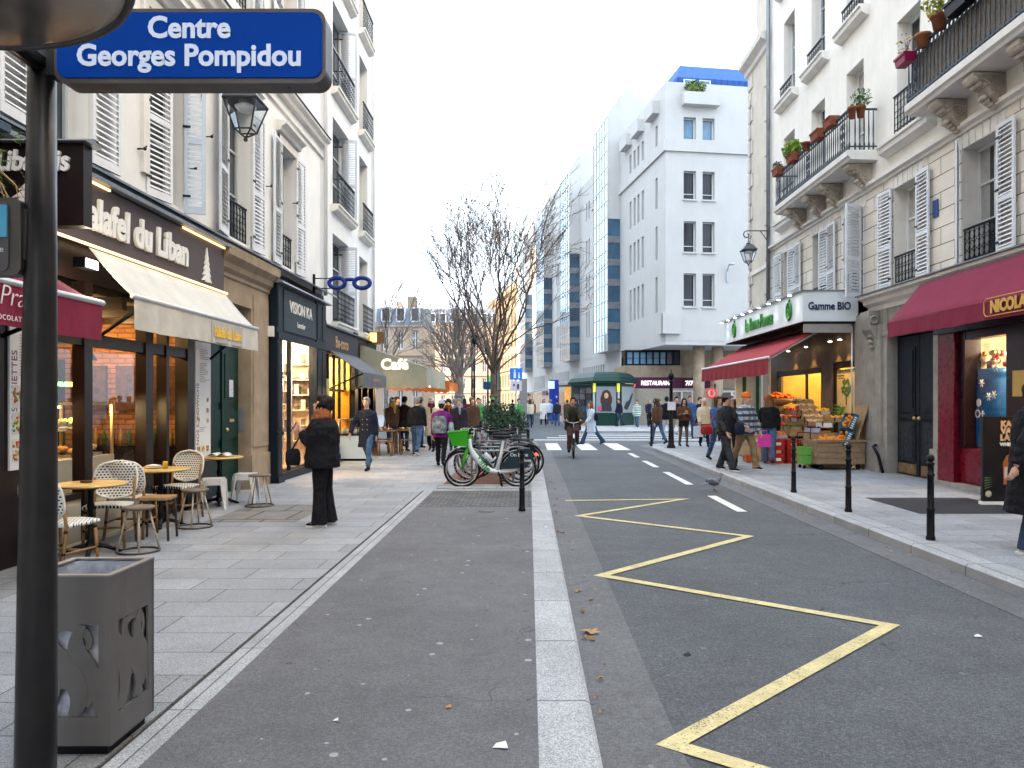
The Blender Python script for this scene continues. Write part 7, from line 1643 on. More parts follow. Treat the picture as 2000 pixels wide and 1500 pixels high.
person('person in a green and white striped sweater in front of the kiosk', 6.4, 45.5, -20, 1.62, 2, .1, top=K_stripe, toplen=.25, puff=.04, bottom=K_jean, hair='short', hmat=H_blond)
w5 = person('person in a pale coat and flared jeans crossing the road behind the cyclist', 2.36, 29, -75, 1.68, 1, .004, legs=((-24,16,2),(26,4,2)), arms=((20,5,30),(-8,5,40)), top=K_pale, toplen=.38, puff=.035, bottom=cl('flared_jeans', (.03,.065,.12)), flare=1.2, hair='long', hmat=H_blond)
bag('shoulder_bag', 'black shoulder bag of the person crossing the road', (2.52, 28.85, 1.05), .07, .16, .14, 15, K_black)
# ---- right corner
R1 = [(4.52,27,-150,1.62,K_brown,.1,K_jean,'longest',H_brown,None,None,'person with long dark hair in a brown jacket at the rounded right corner'),
 (5.35,29.8,180,1.72,K_black,.1,K_white,'short',H_dark,None,None,'person in black top and white trousers behind the iron post'),(5.95,31,0,1.72,K_black,.1,K_cream,'short',H_dark,None,None,'person in black with beige trousers right of the iron post'),
 (6.6,31.5,-10,1.76,K_blue,.1,K_djean,'short',H_brown,None,None,'person in a blue jacket behind the brown cropped jacket'),(7.1,32,20,1.7,K_navy,.3,K_black,'short',H_dark,None,None,'person in a navy coat near the round pillar')]
for x, y, rt, h, tp, tl, bt, hr_, hm_, ht, htm, lb in R1: person(lb, x, y, rt, h, 1 if y < 28 else 2, GZR, top=tp, toplen=tl, bottom=bt, hair=hr_, hmat=hm_, legs=((16,6,2),(-18,16,2)), puff=.025)
person('person in a brown cropped jacket, black shorts and sheer tights eating at the corner', 5.2, 25.8, 6, 1.62, 1, GZR, top=K_brown, toplen=.0, puff=.03, bottom=M('sheer_tights', (.10,.065,.055), .6), skirt=True, hair='long', hmat=H_dark, hands=((.05,-.26,1.18),(-.06,-.26,1.17)), legs=((8,4,1),(-8,8,1)))
w7 = person('person in a cream hooded puffer and dark trousers walking at the right corner', 5.85, 25.6, -4, 1.60, 1, GZR, top=K_cream, toplen=.1, puff=.05, bottom=K_navy, hat='hood', hatmat=K_cream, hair=None, legs=((12,4,2),(-12,12,2)), w=1.05)
bag('shopping_bag', 'pale blue shopping bag beside the cream puffer', tuple(hand(w7, 1)+Vector((-.05,0,-.28))), .16, .06, .17, 0, K_pale, None, .1, True)
w8 = person('person with long dark hair and blue jeans walking behind the bucket hat', 4.85, 19.7, 20, 1.66, 1, GZR, top=K_blue, toplen=.05, puff=.03, bottom=K_jean, hair='longest', hmat=H_brown, legs=((16,6,2),(-14,14,2)))
bag('handbag', 'red handbag at the hip of the person in blue jeans', (4.45, 19.2, .93), .17, .08, .12, 10, M('red_leather', (.30,.02,.02), .4), [(4.5,19.2,1.0),(4.7,19.5,1.3)])
m1 = person('person in black jacket, cargo trousers and grey bucket hat striding', 4.32, 16.9, 35, 1.74, 1, GZR, legs=((-14,10,4),(24,4,4)), arms=((22,10,50),(10,10,30)), top=cl('black_leather', (.018,.020,.024), .45), toplen=.1, puff=.04, bottom=cl('charcoal_cargo', (.032,.034,.046), .85, .3, 9), hair='short', hat='bucket', hatmat=cl('bucket_grey', (.085,.08,.08)), head=(25,0), w=1.15, sole=K_sole, flare=.5)
hb2 = bag('shoulder_bag', 'dark bag with a yellow tag hanging by the bucket hat man', tuple(atp(m1, (.1,-.3,.92))), .16, .09, .13, 35, K_navy, [tuple(atp(m1, (.1,-.3,1.0))), tuple(atp(m1, (-.15,-.1,1.42)))])
person('person in a white beanie holding hand to face between the two men', 4.75, 18.0, -20, 1.68, 1, GZR, top=K_black, toplen=.1, puff=.04, bottom=K_black, hat='beanie', hatmat=K_white, hair='long', hmat=H_brown, hands=((.05,-.25,1.42),None))
m2 = person('person in a plaid flannel jacket, tan trousers and orange beanie', 4.84, 17.2, 30, 1.73, 1, GZR, legs=((18,6,3),(-16,14,3)), arms=((10,14,22),(24,24,30)), top=K_plaid, toplen=.12, puff=.045, bottom=K_tan, hair=None, hat='beanie', hatmat=cl('orange_knit', (.62,.14,.02)), head=(20,0), w=1.12, flare=.5, sole=K_sole)
w9 = person('person with long auburn hair and a black sweater shopping at the greengrocer', 5.85, 18.7, 155, 1.66, 1, GZR, legs=((6,4,2),(-14,12,2)), arms=((30,6,40),(0,8,8)), top=K_black, toplen=.02, puff=.03, bottom=K_jean, flare=.4, hair='longest', hmat=H_blond, shoes=K_brown)
bag('shopping_bag', 'bright pink shopping bag held by the auburn haired shopper', (5.62, 18.35, .70), .16, .04, .15, 10, M('bag_pink', (.70,.06,.36), .6, 0, .05, 4), None, .09, True)
person('person in black coat and wide jeans cut off at the right edge', 5.06, 7.75, 78, 1.72, 0, GZR, legs=((10,6,2),(-2,6,2)), arms=((20,14,20),(-34,16,12)), top=K_black, toplen=.52, puff=.04, bottom=K_djean, flare=.7, hair='short', w=1.1, sole=K_sole, shoes=K_cream)
person('person in a dark apron top standing behind the falafel counter', -6.75, 9.9, 60, 1.72, 1, .05, legs=((0,0,2),(0,0,2)), top=K_black, bottom=K_black, hair='short', hmat=H_dark, skin=1)
person('person in a black top serving deeper inside the falafel shop', -7.3, 10.9, 70, 1.68, 1, .05, legs=((0,0,2),(0,0,2)), top=K_burg, bottom=K_black, hair='short', hmat=H_dark, skin=1, arms=((30,10,50),(20,10,60)))
# ================================================================ bicycles
m_tyre = M('tyre_rubber', (.015,.015,.016), .8, 0, .2, 20); m_steel = M('bike_steel', (.42,.43,.45), .3, .8, .15, 9)
def wheel(parent, name, cx, r=.335, spokes=16, rim=None):
    q = MB(); q.tube([(cx+r*math.cos(k*.157), 0, r+.005+r*math.sin(k*.157)) for k in range(40)], .022, 7, closed=True); w = q.build(name, m_tyre, parent, False)
    q = MB(); q.tube([(cx+(r-.028)*math.cos(k*.196), 0, r+.005+(r-.028)*math.sin(k*.196)) for k in range(32)], .011, 6, closed=True); q.build('rim', rim or m_steel, w, False)
    q = MB()
    for k in range(spokes):
        a = k*6.283/spokes; q.tube([(cx+.03*math.cos(a+.8), .02*(-1)**k, r+.005+.03*math.sin(a+.8)), (cx+(r-.03)*math.cos(a), 0, r+.005+(r-.03)*math.sin(a))], .0028, 3, cap=False)
    q.tube([(cx,-.05,r+.005),(cx,.05,r+.005)], .026, 8); q.build('spokes', m_steel, w, False); return w
def bike(label, x, y, z, rz, col, basket=None, step=False, group='bicycles parked behind the green basket bike', step_rack=False):
    t = thing('bicycle', label, 'bicycle', (x, y, z), rz, group); fm = M('bike_'+'%02d%02d%02d' % tuple(int(c*99) for c in col), col, .35, .2, .1, 5)
    wheel(t, 'front_wheel', -.53); wheel(t, 'rear_wheel', .53)
    q = MB(); hb, ht, bb, sb = (-.37,0,.62), (-.33,0,.88), (.08,0,.29), (.24,0,.86)
    q.tube([hb, ht], .022, 8); q.tube([hb, bb], .019, 8); q.tube([bb, sb], .017, 8)
    q.tube([(-.35,0,.80), (.20,0,.78)] if not step else [(-.36,0,.70), (-.1,0,.46), (.14,0,.44)], .016, 8)
    for s in (-1, 1): q.tube([bb, (.53,s*.05,.34)], .010, 6); q.tube([(.22,0,.8), (.53,s*.05,.34)], .009, 6)
    q.build('frame', fm, t, False)
    q = MB(); 
    for s in (-1, 1): q.tube([(-.38,0,.6), (-.40,s*.04,.56), (-.53,s*.05,.34)], .011, 6)
    q.build('fork', fm, t, False)
    q = MB(); q.tube([(-.33,0,.86), (-.31,0,1.0)], .014, 6); q.tube([(-.18,-.29,1.03), (-.30,-.2,1.04), (-.33,0,1.0), (-.30,.2,1.04), (-.18,.29,1.03)], .012, 6); q.build('handlebar', m_steel, t, False)
    q = MB(); [q.tube([(-.18,s*.29,1.03), (-.30,s*.2,1.04)], .018, 6) for s in (-1, 1)]; q.build('grip', m_black, t, False)
    q = MB(); q.loft([((.25,0,.93), .10, .05), ((.26,0,.955), .13, .075), ((.27,0,.98), .11, .065)], 12); q.tube([(.24,0,.84), (.26,0,.94)], .013, 6); q.tube([(.18,0,.955), (.05,0,.965)], [.035,.02], 8); q.build('saddle', m_black, t, False)
    for cx in (-.53, .53):
        q = MB(); a0, a1 = (20, 150) if cx > 0 else (40, 165); q.tube([(cx-.375*math.cos(R(a0+(a1-a0)*k/12)), 0, .34+.375*math.sin(R(a0+(a1-a0)*k/12))) for k in range(13)], .026, 6, flat=(1,.25)); q.build('mudguard', m_black if sum(col) > .3 else m_steel, t, False)
    q = MB(); q.lathe([(.09,-.004),(.09,.004)], (0,0,0), 16); q.v = [(bb[0]+a, b+.0, 0) for a, b, c in q.v] and [(bb[0]+a, .05+c, bb[2]+b) for a, b, c in q.v]; q.tube([(bb[0],-.09,.29), (bb[0],.09,.29)], .014, 6); q.tube([(bb[0],.08,.29), (bb[0]+.10,.09,.15)], .010, 5); q.tube([(bb[0],-.08,.29), (bb[0]-.10,-.09,.43)], .010, 5); q.build('crankset', m_steel, t, False)
    for s, dx, z_ in ((1,.10,.15),(-1,-.10,.43)): q = MB(); q.box(bb[0]+dx-.04, bb[0]+dx+.04, s*.09, s*.17, z_-.012, z_+.012) if s > 0 else q.box(bb[0]+dx-.04, bb[0]+dx+.04, -.17, -.09, z_-.012, z_+.012); q.build('pedal', m_black, t, False)
    if basket:
        q = MB(); 
        for k in range(4): q.tube([(-.78+.01*k,-.18,.78+.075*k),(-.78+.01*k,.18,.78+.075*k),(-.44,.18,.78+.075*k),(-.44,-.18,.78+.075*k)], .006, 4, closed=True)
        for k in range(9): yk = -.18+.045*k; q.tube([(-.78,yk,1.005),(-.77,yk,.78),(-.44,yk,.78),(-.44,yk,1.005)], .004, 4)
        q.build('basket', basket, t, False)
    if step_rack: q = MB(); q.box(.36, .74, -.07, .07, .735, .75); [q.tube([(.7,s*.06,.74), (.55,s*.05,.36)], .007, 5) for s in (-1, 1)]; q.build('rack', m_black, t, False)
    return t
# hire bike with the green basket
m_lg = M('hire_green', (.045,.36,.02), .4, 0, .06, 4); m_lw = M('hire_white', (.60,.64,.68), .35, 0, .05, 4)
HB = thing('hire_bicycle', 'white electric hire bicycle with bright green basket and fork', 'bicycle', (-.72, 14.45, GZL), R(3))
wheel(HB, 'front_wheel', -.54, .325); wheel(HB, 'rear_wheel', .52, .325)
q = MB(); q.tube([(-.40,0,.90), (-.385,0,.74), (-.33,0,.62), (-.16,0,.40), (.0,0,.30), (.16,0,.275), (.42,0,.30), (.52,0,.33)], [.045,.055,.075,.066,.058,.055,.042,.03], 12, flat=(.75,1)); q.tube([(.12,0,.30), (.2,0,.62), (.235,0,.86)], [.045,.03,.02], 10)
q.box(-.10, .10, -.035, .035, .48, .53) if False else None; q.build('frame', m_lw, HB, False)
q = MB(); q.tube([(-.12,0,.62), (.02,0,.47)], .05, 8, flat=(.7,1)); q.tube([(.02,0,.47), (.1,0,.55)], .02, 6); q.build('battery', M('hire_grey', (.5,.54,.6), .4), HB, False)
q = MB(); q.tube([(-.42,0,.86), (-.44,0,.70), (-.47,.055,.60), (-.54,.06,.325)], [.03,.034,.03,.018], 8); q.tube([(-.44,0,.70), (-.47,-.055,.60), (-.54,-.06,.325)], [.034,.03,.018], 8); q.tube([(-.38,0,.98), (-.40,0,.86)], .03, 8); q.build('fork', m_lg, HB, False)
q = MB(); T_ = [(-.80,-.19,1.02),(-.42,-.21,1.06),(-.42,.21,1.06),(-.80,.19,1.02)]; B_ = [(-.71,-.13,.77),(-.44,-.14,.77),(-.44,.14,.77),(-.71,.13,.77)]
for k in range(4): q.add([B_[k],B_[(k+1) % 4],T_[(k+1) % 4],T_[k]], [(0,1,2,3)])
q.add(B_, [(0,1,2,3)]); q.tube(T_, .014, 6, closed=True); q.build('basket', m_lg, HB, False)
q = MB(); q.tube([(-.22,-.30,1.12), (-.34,-.2,1.13), (-.38,0,1.04), (-.34,.2,1.13), (-.22,.30,1.12)], .015, 7); q.tube([(-.39,0,.95), (-.38,0,1.06)], .02, 7); q.tube([(-.34,.16,1.14), (-.42,.2,1.17)], .01, 5); q.build('handlebar', m_black, HB, False)
q = MB(); q.loft([((.25,0,.90), .11, .055), ((.26,0,.925), .14, .085), ((.27,0,.955), .12, .075)], 12); q.tube([(.18,0,.925), (.04,0,.94)], [.04,.024], 8); q.build('saddle', m_black, HB, False)
q = MB()
for s in (-1, 1):
    pr = [(.20,.40),(.34,.58),(.52,.70),(.72,.68),(.80,.56),(.78,.50),(.66,.36),(.20,.33)]; q.prism(pr, s*.075-.008, s*.075+.008)
q.prism([(.52,.66),(.72,.66),(.80,.54),(.84,.56),(.74,.72),(.52,.72)], -.07, .07); q.build('wheel_skirt', M('skirt_teal_black', (.014,.026,.036), .4, 0, .1, 4), HB, False)
text('lettering', 'On Lime', .095, (.53, -.086, .57), 'front', M('skirt_white', (.5,.55,.58), .5), HB, .002, .002, world=False); text('lettering', 'dose', .085, (.68, -.086, .47), 'front', M('skirt_white', (.5,.55,.58)), HB, .002, .002, world=False)
text('lettering', 'Lime', .17, (-.165, -.062, .395), 'front', M('hire_letter', (.03,.26,.06), .5), HB, .004, .004, world=False, rot=-52)
q = MB(); q.tube([(.14,-.1,.27), (.14,.1,.27)], .016, 6); q.tube([(.14,-.09,.27), (.22,-.1,.13)], .012, 5); q.box(.18, .27, -.19, -.10, .115, .14); q.tube([(.14,.09,.27), (.06,.1,.41)], .012, 5); q.tube([(.16,.05,.26), (.20,.16,.0)], .014, 6); q.tube([(.16,-.05,.26), (.22,-.14,.0)], .014, 6); q.build('crankset', m_black, HB, False)
q = MB(); q.tube([(-.54-.375*math.cos(R(35+k*10)), 0, .33+.365*math.sin(R(35+k*10))) for k in range(12)], .03, 6, flat=(1,.25)); q.build('mudguard', m_black, HB, False)
q = MB(); q.ball((.86,0,.6), .03, .05, .03); q.build('rear_light', M('red_lens', (.9,.03,.02)), HB, False)
bcol = [((.03,.09,.10),None,True),((.22,.22,.23),m_black,False),((.02,.02,.025),None,False),((.20,.03,.035),m_steel,True),((.04,.06,.11),None,False),((.30,.31,.32),m_black,True)]
for k, (c, b, st) in enumerate(bcol):
    bike(('dark teal city bicycle directly behind the green basket bike','grey bicycle with a black basket, third in the parked row','black bicycle in the middle of the parked row','dark red step-through bicycle with wire basket in the parked row','dark blue bicycle near the end of the parked row','pale grey bicycle farthest back in the parked row')[k], -.66+.05*((k*37) % 5-2), 15.05+.62*k, GZL, R((4,-3,183,2,-4,180)[k]), c, b, st, step_rack=True)
for k in range(4):
    t = thing('bike_rack', ('nearest steel bike hoop under the parked bicycles','second steel bike hoop under the parked bicycles','third steel bike hoop under the parked bicycles','farthest steel bike hoop under the parked bicycles')[k], 'bike rack', (-.7, 14.75+1.25*k, GZL), 0, 'steel bike hoops'); q = MB(); q.tube([(-.4,0,0), (-.4,0,.55), (-.3,0,.65), (.3,0,.65), (.4,0,.55), (.4,0,0)], .02, 8); q.build('hoop', m_zinc, t, False)
q = MB(); q.box(-1.7, -.2, 14.1, 14.35, GZL-.001, GZL+.012); q.box(-1.65, -.3, 14.9, 18.6, GZL-.001, GZL+.006, 1); tag(q.build('bike_bay_kerb', [m_border, M('bay_red_brown', (.12,.07,.055), .85, 0, .3, 3)]), kind='structure')
CB = bike('black bicycle ridden towards the camera down the road', 1.30, 22.5, .006, R(88), (.02,.02,.024), None, False, None)
person('person in an olive coat and brown trousers riding a bicycle towards the camera', 1.30, 22.62, -2, 1.76, 1, .006, pel=(0, .16, .93), feet=((.12,.02,.42),(-.12,-.02,.20)), hands=((.20,-.42,1.06),(-.20,-.42,1.06)), lean=12, top=K_olive, toplen=.18, puff=.04, bottom=M('cloth_brown_cord', (.09,.05,.04), .9), hair='short', hmat=H_dark, skin=1, w=1.12)
# ================================================================ greengrocer's goods
rnd = random.Random(31)
def fruit(name, col, r=.036, sq=1):
    me = MB().ball((0,0,0), r, None, r*sq, 10, 7).mesh(name); me.materials.append(M('fruit_'+name, col, .4, 0, .18, 12)); return me
def crate(x0, x1, y0, y1, z, h, mat, label, tilt=0, slots=True, group=None, name='crate'):
    t = thing(name, label, 'crate', ((x0+x1)/2, (y0+y1)/2, z), 0, group); a, b = (x1-x0)/2, (y1-y0)/2; q = MB(); k = .012
    q.box(-a, a, -b, b, 0, k); 
    for s in (-1, 1):
        for z0, z1 in ((k, h*.32), (h*.45, h*.62), (h*.75, h)) if slots else ((k, h),):
            q.box(-a, a, s*b-(k if s > 0 else 0), s*b+(k if s < 0 else 0), z0, z1); q.box(s*a-(k if s > 0 else 0), s*a+(k if s < 0 else 0), -b+k, b-k, z0, z1)
        for s2 in (-1, 1): q.box(s*a-.025 if s > 0 else -a, a if s > 0 else -a+.025, s2*b-.025 if s2 > 0 else -b, b if s2 > 0 else -b+.025, k, h)
    q.build('body', mat, t, False); 
    if tilt: t.rotation_euler = (0, R(tilt), 0)
    return t
m_redc = M('red_crate_plastic', (.42,.025,.02), .4, 0, .08, 5)
for c_ in range(2):
    for r_ in range(3):
        o = crate(5.92+.37*c_, 6.27+.37*c_, 18.75, 19.25, GZR+.005+.19*r_, .185, m_redc, '%s red plastic crate in the %s stack beside the green cart' % (('bottom','middle','top')[r_], ('left','right')[c_]), 0, True, 'red crates under the fruit')
        q = MB(); q.prism([(-.06,.05),(.06,.05),(.0,.14)], .252, .254); q2 = MB(); q2.box(-.06, .06, -.254, -.2505, .06, .13); q2.build('tag', M('crate_tag', (.6,.3,.25), .6) if r_ % 2 else m_let, o, False)
crate(5.4, 5.68, 19.0, 19.4, GZR+.005, .17, M('orange_crate', (.55,.10,.02), .4), 'small orange crate on the ground left of the red stacks')
m_kraft = M('crate_wood', (.34,.23,.13), .8, 0, .25, 9); m_cart = M('cardboard', (.36,.25,.15), .85, 0, .1, 4); m_purp = M('crate_lilac', (.42,.40,.52), .6, 0, .2, 9)
# stepped stands
ST = thing('produce_stand', 'stepped wooden produce stand rising against the greengrocer wall', 'stand', (6.9, 20.2, GZR)); q = MB()
for k in range(5): q.box(5.85+.36*k, 7.6, 19.35, 22.6, GZR+.02 if k == 0 else .56+.2*k-.2, .50+.2*k)
q.build('step', m_kraft, ST)
goods = [('tomatoes',(.50,.03,.015)),('apples',(.45,.06,.03)),('lemons',(.66,.46,.04)),('clementines',(.72,.22,.02)),('pears',(.30,.33,.06)),('radishes',(.50,.06,.12)),('leeks',(.10,.22,.04)),('mushrooms',(.55,.47,.38)),('peppers',(.55,.05,.02)),('grapes',(.07,.02,.05))]
n = 0
for k in range(5):
    for j in range(6):
        gname, gc = goods[(k*3+j*2) % 10]; y0 = 19.4+.52*j; x0 = 5.87+.36*k; z = .505+.2*k
        cr = crate(x0, x0+.33, y0, y0+.48, z, .09, (m_kraft, m_purp, m_cart)[(k+j) % 3], 'shallow crate of %s, step %d up and place %d back on the produce stand' % (gname, k+1, j+1), 0, False, 'crates on the produce stand'); q = MB()
        for _ in range(42):
            q.ball((x0+.03+rnd.random()*.27, y0+.03+rnd.random()*.42, z+.06+rnd.random()*.08), .034, .034*rnd.uniform(.9, 1.4), .034, 7, 5)
        tag(q.build('loose_'+gname, M('fruit_'+gname, gc, .4, 0, .3, 12)), 'heap of %s in the crate on step %d, place %d of the produce stand' % (gname, k+1, j+1), 'produce', 'loose produce on the stand', 'stuff')
# wire basket heap and hanging oranges behind
q = MB(); q.lathe([(.02,0),(.42,.12),(.48,.22)], (7.3,22.3,1.50), 18); tag(q.build('fruit_basket', m_kraft), 'wide basket of clementines high at the back of the fruit display', 'basket'); q = MB()
for _ in range(130): a = rnd.uniform(0, 6.28); r = .44*rnd.random()**.5; q.ball((7.3+r*math.cos(a), 22.3+r*math.sin(a), 1.72+.16*(1-(r/.44)**2)*rnd.random()+.02), .042, None, None, 7, 5)
tag(q.build('clementines', M('clementine_skin', (.70,.16,.015), .45, 0, .15, 12)), 'heap of clementines in the high basket', 'produce', None, 'stuff')
q = MB(); q.box(7.15, 7.5, 22.1, 22.6, GZR, 1.5); tag(q.build('basket_stand', m_kraft), 'wooden box holding up the high clementine basket', 'stand')
# sloping mushroom trays and watermelon
for k in range(5): 
    cr = crate(6.85+.0*k, 7.35, 18.9+.0*k+.22*k, 19.1+.22*k, 1.05+.13*k, .08, (m_kraft, m_cart)[k % 2], 'tilted wooden tray of mushrooms, %s row of the sloping display' % ('lowest','second','third','fourth','top')[k], 0, False, 'tilted mushroom trays'); q = MB()
    for _ in range(30): q.ball((6.88+rnd.random()*.44, 18.92+.22*k+rnd.random()*.16, 1.12+.13*k+rnd.random()*.05), .034, None, .028, 7, 5)
    tag(q.build('loose_mushrooms', M('fruit_mushrooms', (.55,.47,.38))), 'heap of mushrooms in the %s tilted tray' % ('lowest','second','third','fourth','top')[k], 'produce', 'loose mushrooms', 'stuff')
for k in range(6):
    q = MB(); q.tube([(7.3+.05*k,18.6,.98+.07*k), (7.42+.05*k,18.75,1.12+.07*k), (7.5,18.9,1.2+.07*k)], [.02,.045,.02], 8); tag(q.build('courgette', M('courgette_green', (.04,.12,.02), .4, 0, .4, 30)), 'dark green courgette leaning at the top right of the fruit steps', 'produce', 'leaning courgettes')
# green cart
t = thing('shopping_cart', 'green plastic basket cart on small wheels between the crates and the wooden bin', 'cart', (6.37, 17.5, GZR), R(4)); q = MB(); m_gc = M('cart_green', (.14,.38,.07), .4, 0, .08, 5)
def taper(q, a0, b0, a1, b1, z0, z1): q.add([(-a0,-b0,z0),(a0,-b0,z0),(a0,b0,z0),(-a0,b0,z0),(-a1,-b1,z1),(a1,-b1,z1),(a1,b1,z1),(-a1,b1,z1)], [(0,3,2,1),(0,1,5,4),(1,2,6,5),(2,3,7,6),(3,0,4,7)])
taper(q, .19, .15, .21, .17, .10, .29); taper(q, .20, .16, .225, .18, .30, .48); q.tube([(-.225,-.18,.48),(.225,-.18,.48),(.225,.18,.48),(-.225,.18,.48)], .012, 6, closed=True); q.build('basket', m_gc, t, False)
q = MB(); [q.ball((sx*.15,sy*.12,.04), .04, .02, .04, 10, 7) for sx in (-1, 1) for sy in (-1, 1)]; q.build('wheel', m_rail, t, False); q = MB(); q.tube([(-.15,.2,.45),(-.15,.24,.8),(.15,.24,.8),(.15,.2,.45)], .014, 6); q.build('handle', m_black, t, False)
# wooden bin with oranges, blue boxes
t = thing('fruit_bin', 'wooden wheeled fruit bin heaped with oranges before the grey portal', 'fruit bin', (6.9, 17.3, GZR)); q = MB()
for k in range(4): q.box(6.38, 7.44, 17.0, 17.03, .25+.13*k, .375+.13*k); q.box(6.38, 6.41, 17.03, 17.6, .25+.13*k, .375+.13*k); q.box(7.41, 7.44, 17.03, 17.6, .25+.13*k, .375+.13*k)
q.box(6.38, 7.44, 17.6, 17.63, .25, .77); q.box(6.41, 7.41, 17.03, 17.6, .62, .65); q.box(6.34, 7.48, 16.97, 17.0, .74, .79); q.build('body', M('bin_wood', (.27,.18,.105), .7, 0, .25, 7, .3, 30), t)
q = MB(); [q.ball((x,y,.18), .06, .03, .06, 12, 8) for x in (6.5,7.32) for y in (17.08,17.5)]; [q.box(x-.03, x+.03, y-.03, y+.03, .2, .25) for x in (6.5,7.32) for y in (17.08,17.5)]; q.build('castor', m_rail, t)
om = fruit('orange', (.74,.24,.015), .040); src = None
for k in range(110):
    u, v = rnd.random(), rnd.random(); x = 6.45+.62*u; y = 17.08+.48*v; z = .69+.16*math.sin(math.pi*min(1, u*.9))*(.5+.5*v)*rnd.random()+.02
    o = bpy.data.objects.new('orange', om) if src is None else src.copy(); src = src or o; COL.objects.link(o); o.location = (x, y, z); tag(o, 'orange in the loose heap filling the wooden wheeled bin', 'orange', 'oranges in the wooden bin')
for k in range(2):
    bx = thing('fruit_box', ('lower blue fruit box tilted up on the wooden bin','upper blue fruit box tilted up above the other')[k], 'fruit box', (7.12+.12*k, 17.25, .80+.36*k), 0, 'tilted blue fruit boxes'); bx.rotation_euler = (0, R(-66), 0); q = MB(); a, b, h = .18, .27, .12
    q.box(-a, a, -b, b, 0, .012); q.box(-a, a, -b, -b+.012, .012, h); q.box(-a, a, b-.012, b, .012, h); q.box(-a, -a+.012, -b, b, .012, h); q.box(a-.012, a, -b, b, .012, h); q.build('body', M('box_blue', (.03,.14,.25), .6, 0, .2, 12), bx, False)
    q = MB(); [q.box(-a+.02+.05*j, -a+.05+.05*j, -b-.002, -b-.0003, .03, .09) for j in range(6)]; q.build('box_print', m_let, bx, False)
    for j in range(14):
        o = src.copy(); COL.objects.link(o); tl = Matrix.Rotation(R(-66), 3, 'Y'); o.location = Vector(bx.location)+tl@Vector((rnd.uniform(-.13,.13), rnd.uniform(-.21,.21), .05+rnd.random()*.05)); o['label'] = 'orange in the %s tilted blue box' % ('lower','upper')[k]; o['group'] = 'oranges in the blue boxes'
q = MB(); q.add([(7.2,17.02,.65),(7.52,17.02,1.55),(7.55,17.02,1.55),(7.24,17.02,.65),(7.2,17.6,.65),(7.52,17.6,1.55),(7.55,17.6,1.55),(7.24,17.6,.65)], [(0,1,2,3),(4,7,6,5),(0,4,5,1),(2,6,7,3),(1,5,6,2),(0,3,7,4)]); tag(q.build('lean_board', m_kraft), 'brown board propping up the tilted blue boxes', 'board')
for k in range(3):
    cr = crate(6.5+.28*k, 6.76+.28*k, 17.75, 18.15, .92+.12*k, .10, (m_purp, m_let, m_cart)[k], ('lilac crate of plums right of the cart','white crate of kiwis behind the wooden bin','cardboard crate of apricots by the window poster')[k], 0, False, 'crates between the stand and the wooden bin'); q = MB(); cc = ((.06,.02,.05),(.16,.15,.05),(.62,.25,.05))[k]
    for _ in range(30): q.ball((6.52+.28*k+rnd.random()*.22, 17.78+rnd.random()*.34, 1.0+.12*k+rnd.random()*.05), .032, None, None, 7, 5)
    tag(q.build('loose_fruit', M('fruit_mix_%d' % k, cc, .4, 0, .3, 12)), ('dark plums heaped in the lilac crate','brown kiwis heaped in the white crate','orange apricots heaped in the cardboard crate')[k], 'produce', None, 'stuff')
q = MB(); q.box(6.48, 7.34, 17.76, 18.14, GZR, .9); tag(q.build('crate_table', m_kraft), 'low wooden table under the crates behind the orange bin', 'table')
# ================================================================ balcony plants
def pot(label, x, y, z, r, h, mat, plant=None, box=None, group='flower pots on the balconies'):
    t = thing('flower_pot', label, 'flower pot', (x, y, z), 0, group); q = MB()
    if box: q.add([(-.09,-box*.85,0),(.09,-box*.85,0),(.09,box*.85,0),(-.09,box*.85,0),(-.11,-box,h),(.11,-box,h),(.11,box,h),(-.11,box,h)], [(0,3,2,1),(4,5,6,7),(0,1,5,4),(1,2,6,5),(2,3,7,6),(3,0,4,7)]); q.box(-.125, -.11, -box, box, h-.04, h); q.box(.11, .125, -box, box, h-.04, h)
    else: q.lathe([(r*.7,0),(r*.95,h*.8),(r*1.08,h*.8),(r*1.08,h),(r*.9,h)], (0,0,0), 14)
    q.build('pot', mat, t, False)
    if plant:
        q = MB(); mats, rx, rz, n, s = plant; leaves(q, (0,0,h+rz*.7), rx*.7, rx, rz, n, s, int(y*10), len(mats), 0)
        q.build('leaves', mats, t, False); q = MB(); [q.tube([(0,0,h*.8), (rnd.uniform(-rx,rx)*.5, rnd.uniform(-rx,rx)*.5, h+rz)], .006, 4) for _ in range(5)]; q.build('stem', m_barkf, t, False)
bz = 7.16+.80
pot('long terracotta trough on the far balcony rail, second from its near end', 6.98, 18.55, bz, .1, .2, m_pot, None, .26); pot('terracotta trough nearest the near end of the far balcony', 6.98, 17.75, bz+.02, .1, .2, m_pot, None, .2)
pot('terracotta trough with a bright lime fern on the far balcony', 6.97, 20.3, bz, .1, .2, m_pot, ([m_leafy[0], M('leaf_fresh', (.13,.26,.03), .5, 0, .3, 20)], .36, .22, 420, .12), .24); pot('small round terracotta pot between the fern and the long trough', 6.98, 19.35, bz, .11, .2, m_pot)
pot('terracotta trough at the far end of the far balcony', 6.97, 21.5, bz, .1, .2, m_pot, (m_leafd, .2, .12, 90, .08), .22)
pot('hanging red pot at the near end rail of the far balcony', 7.25, 16.78, bz-.12, .10, .25, m_pot, ([M('leaf_fresh', (.13,.26,.03)), m_leafd[1]], .3, .22, 200, .08)); pot('second hanging pot at the near end rail of the far balcony', 7.05, 16.76, bz-.15, .09, .25, m_pot)
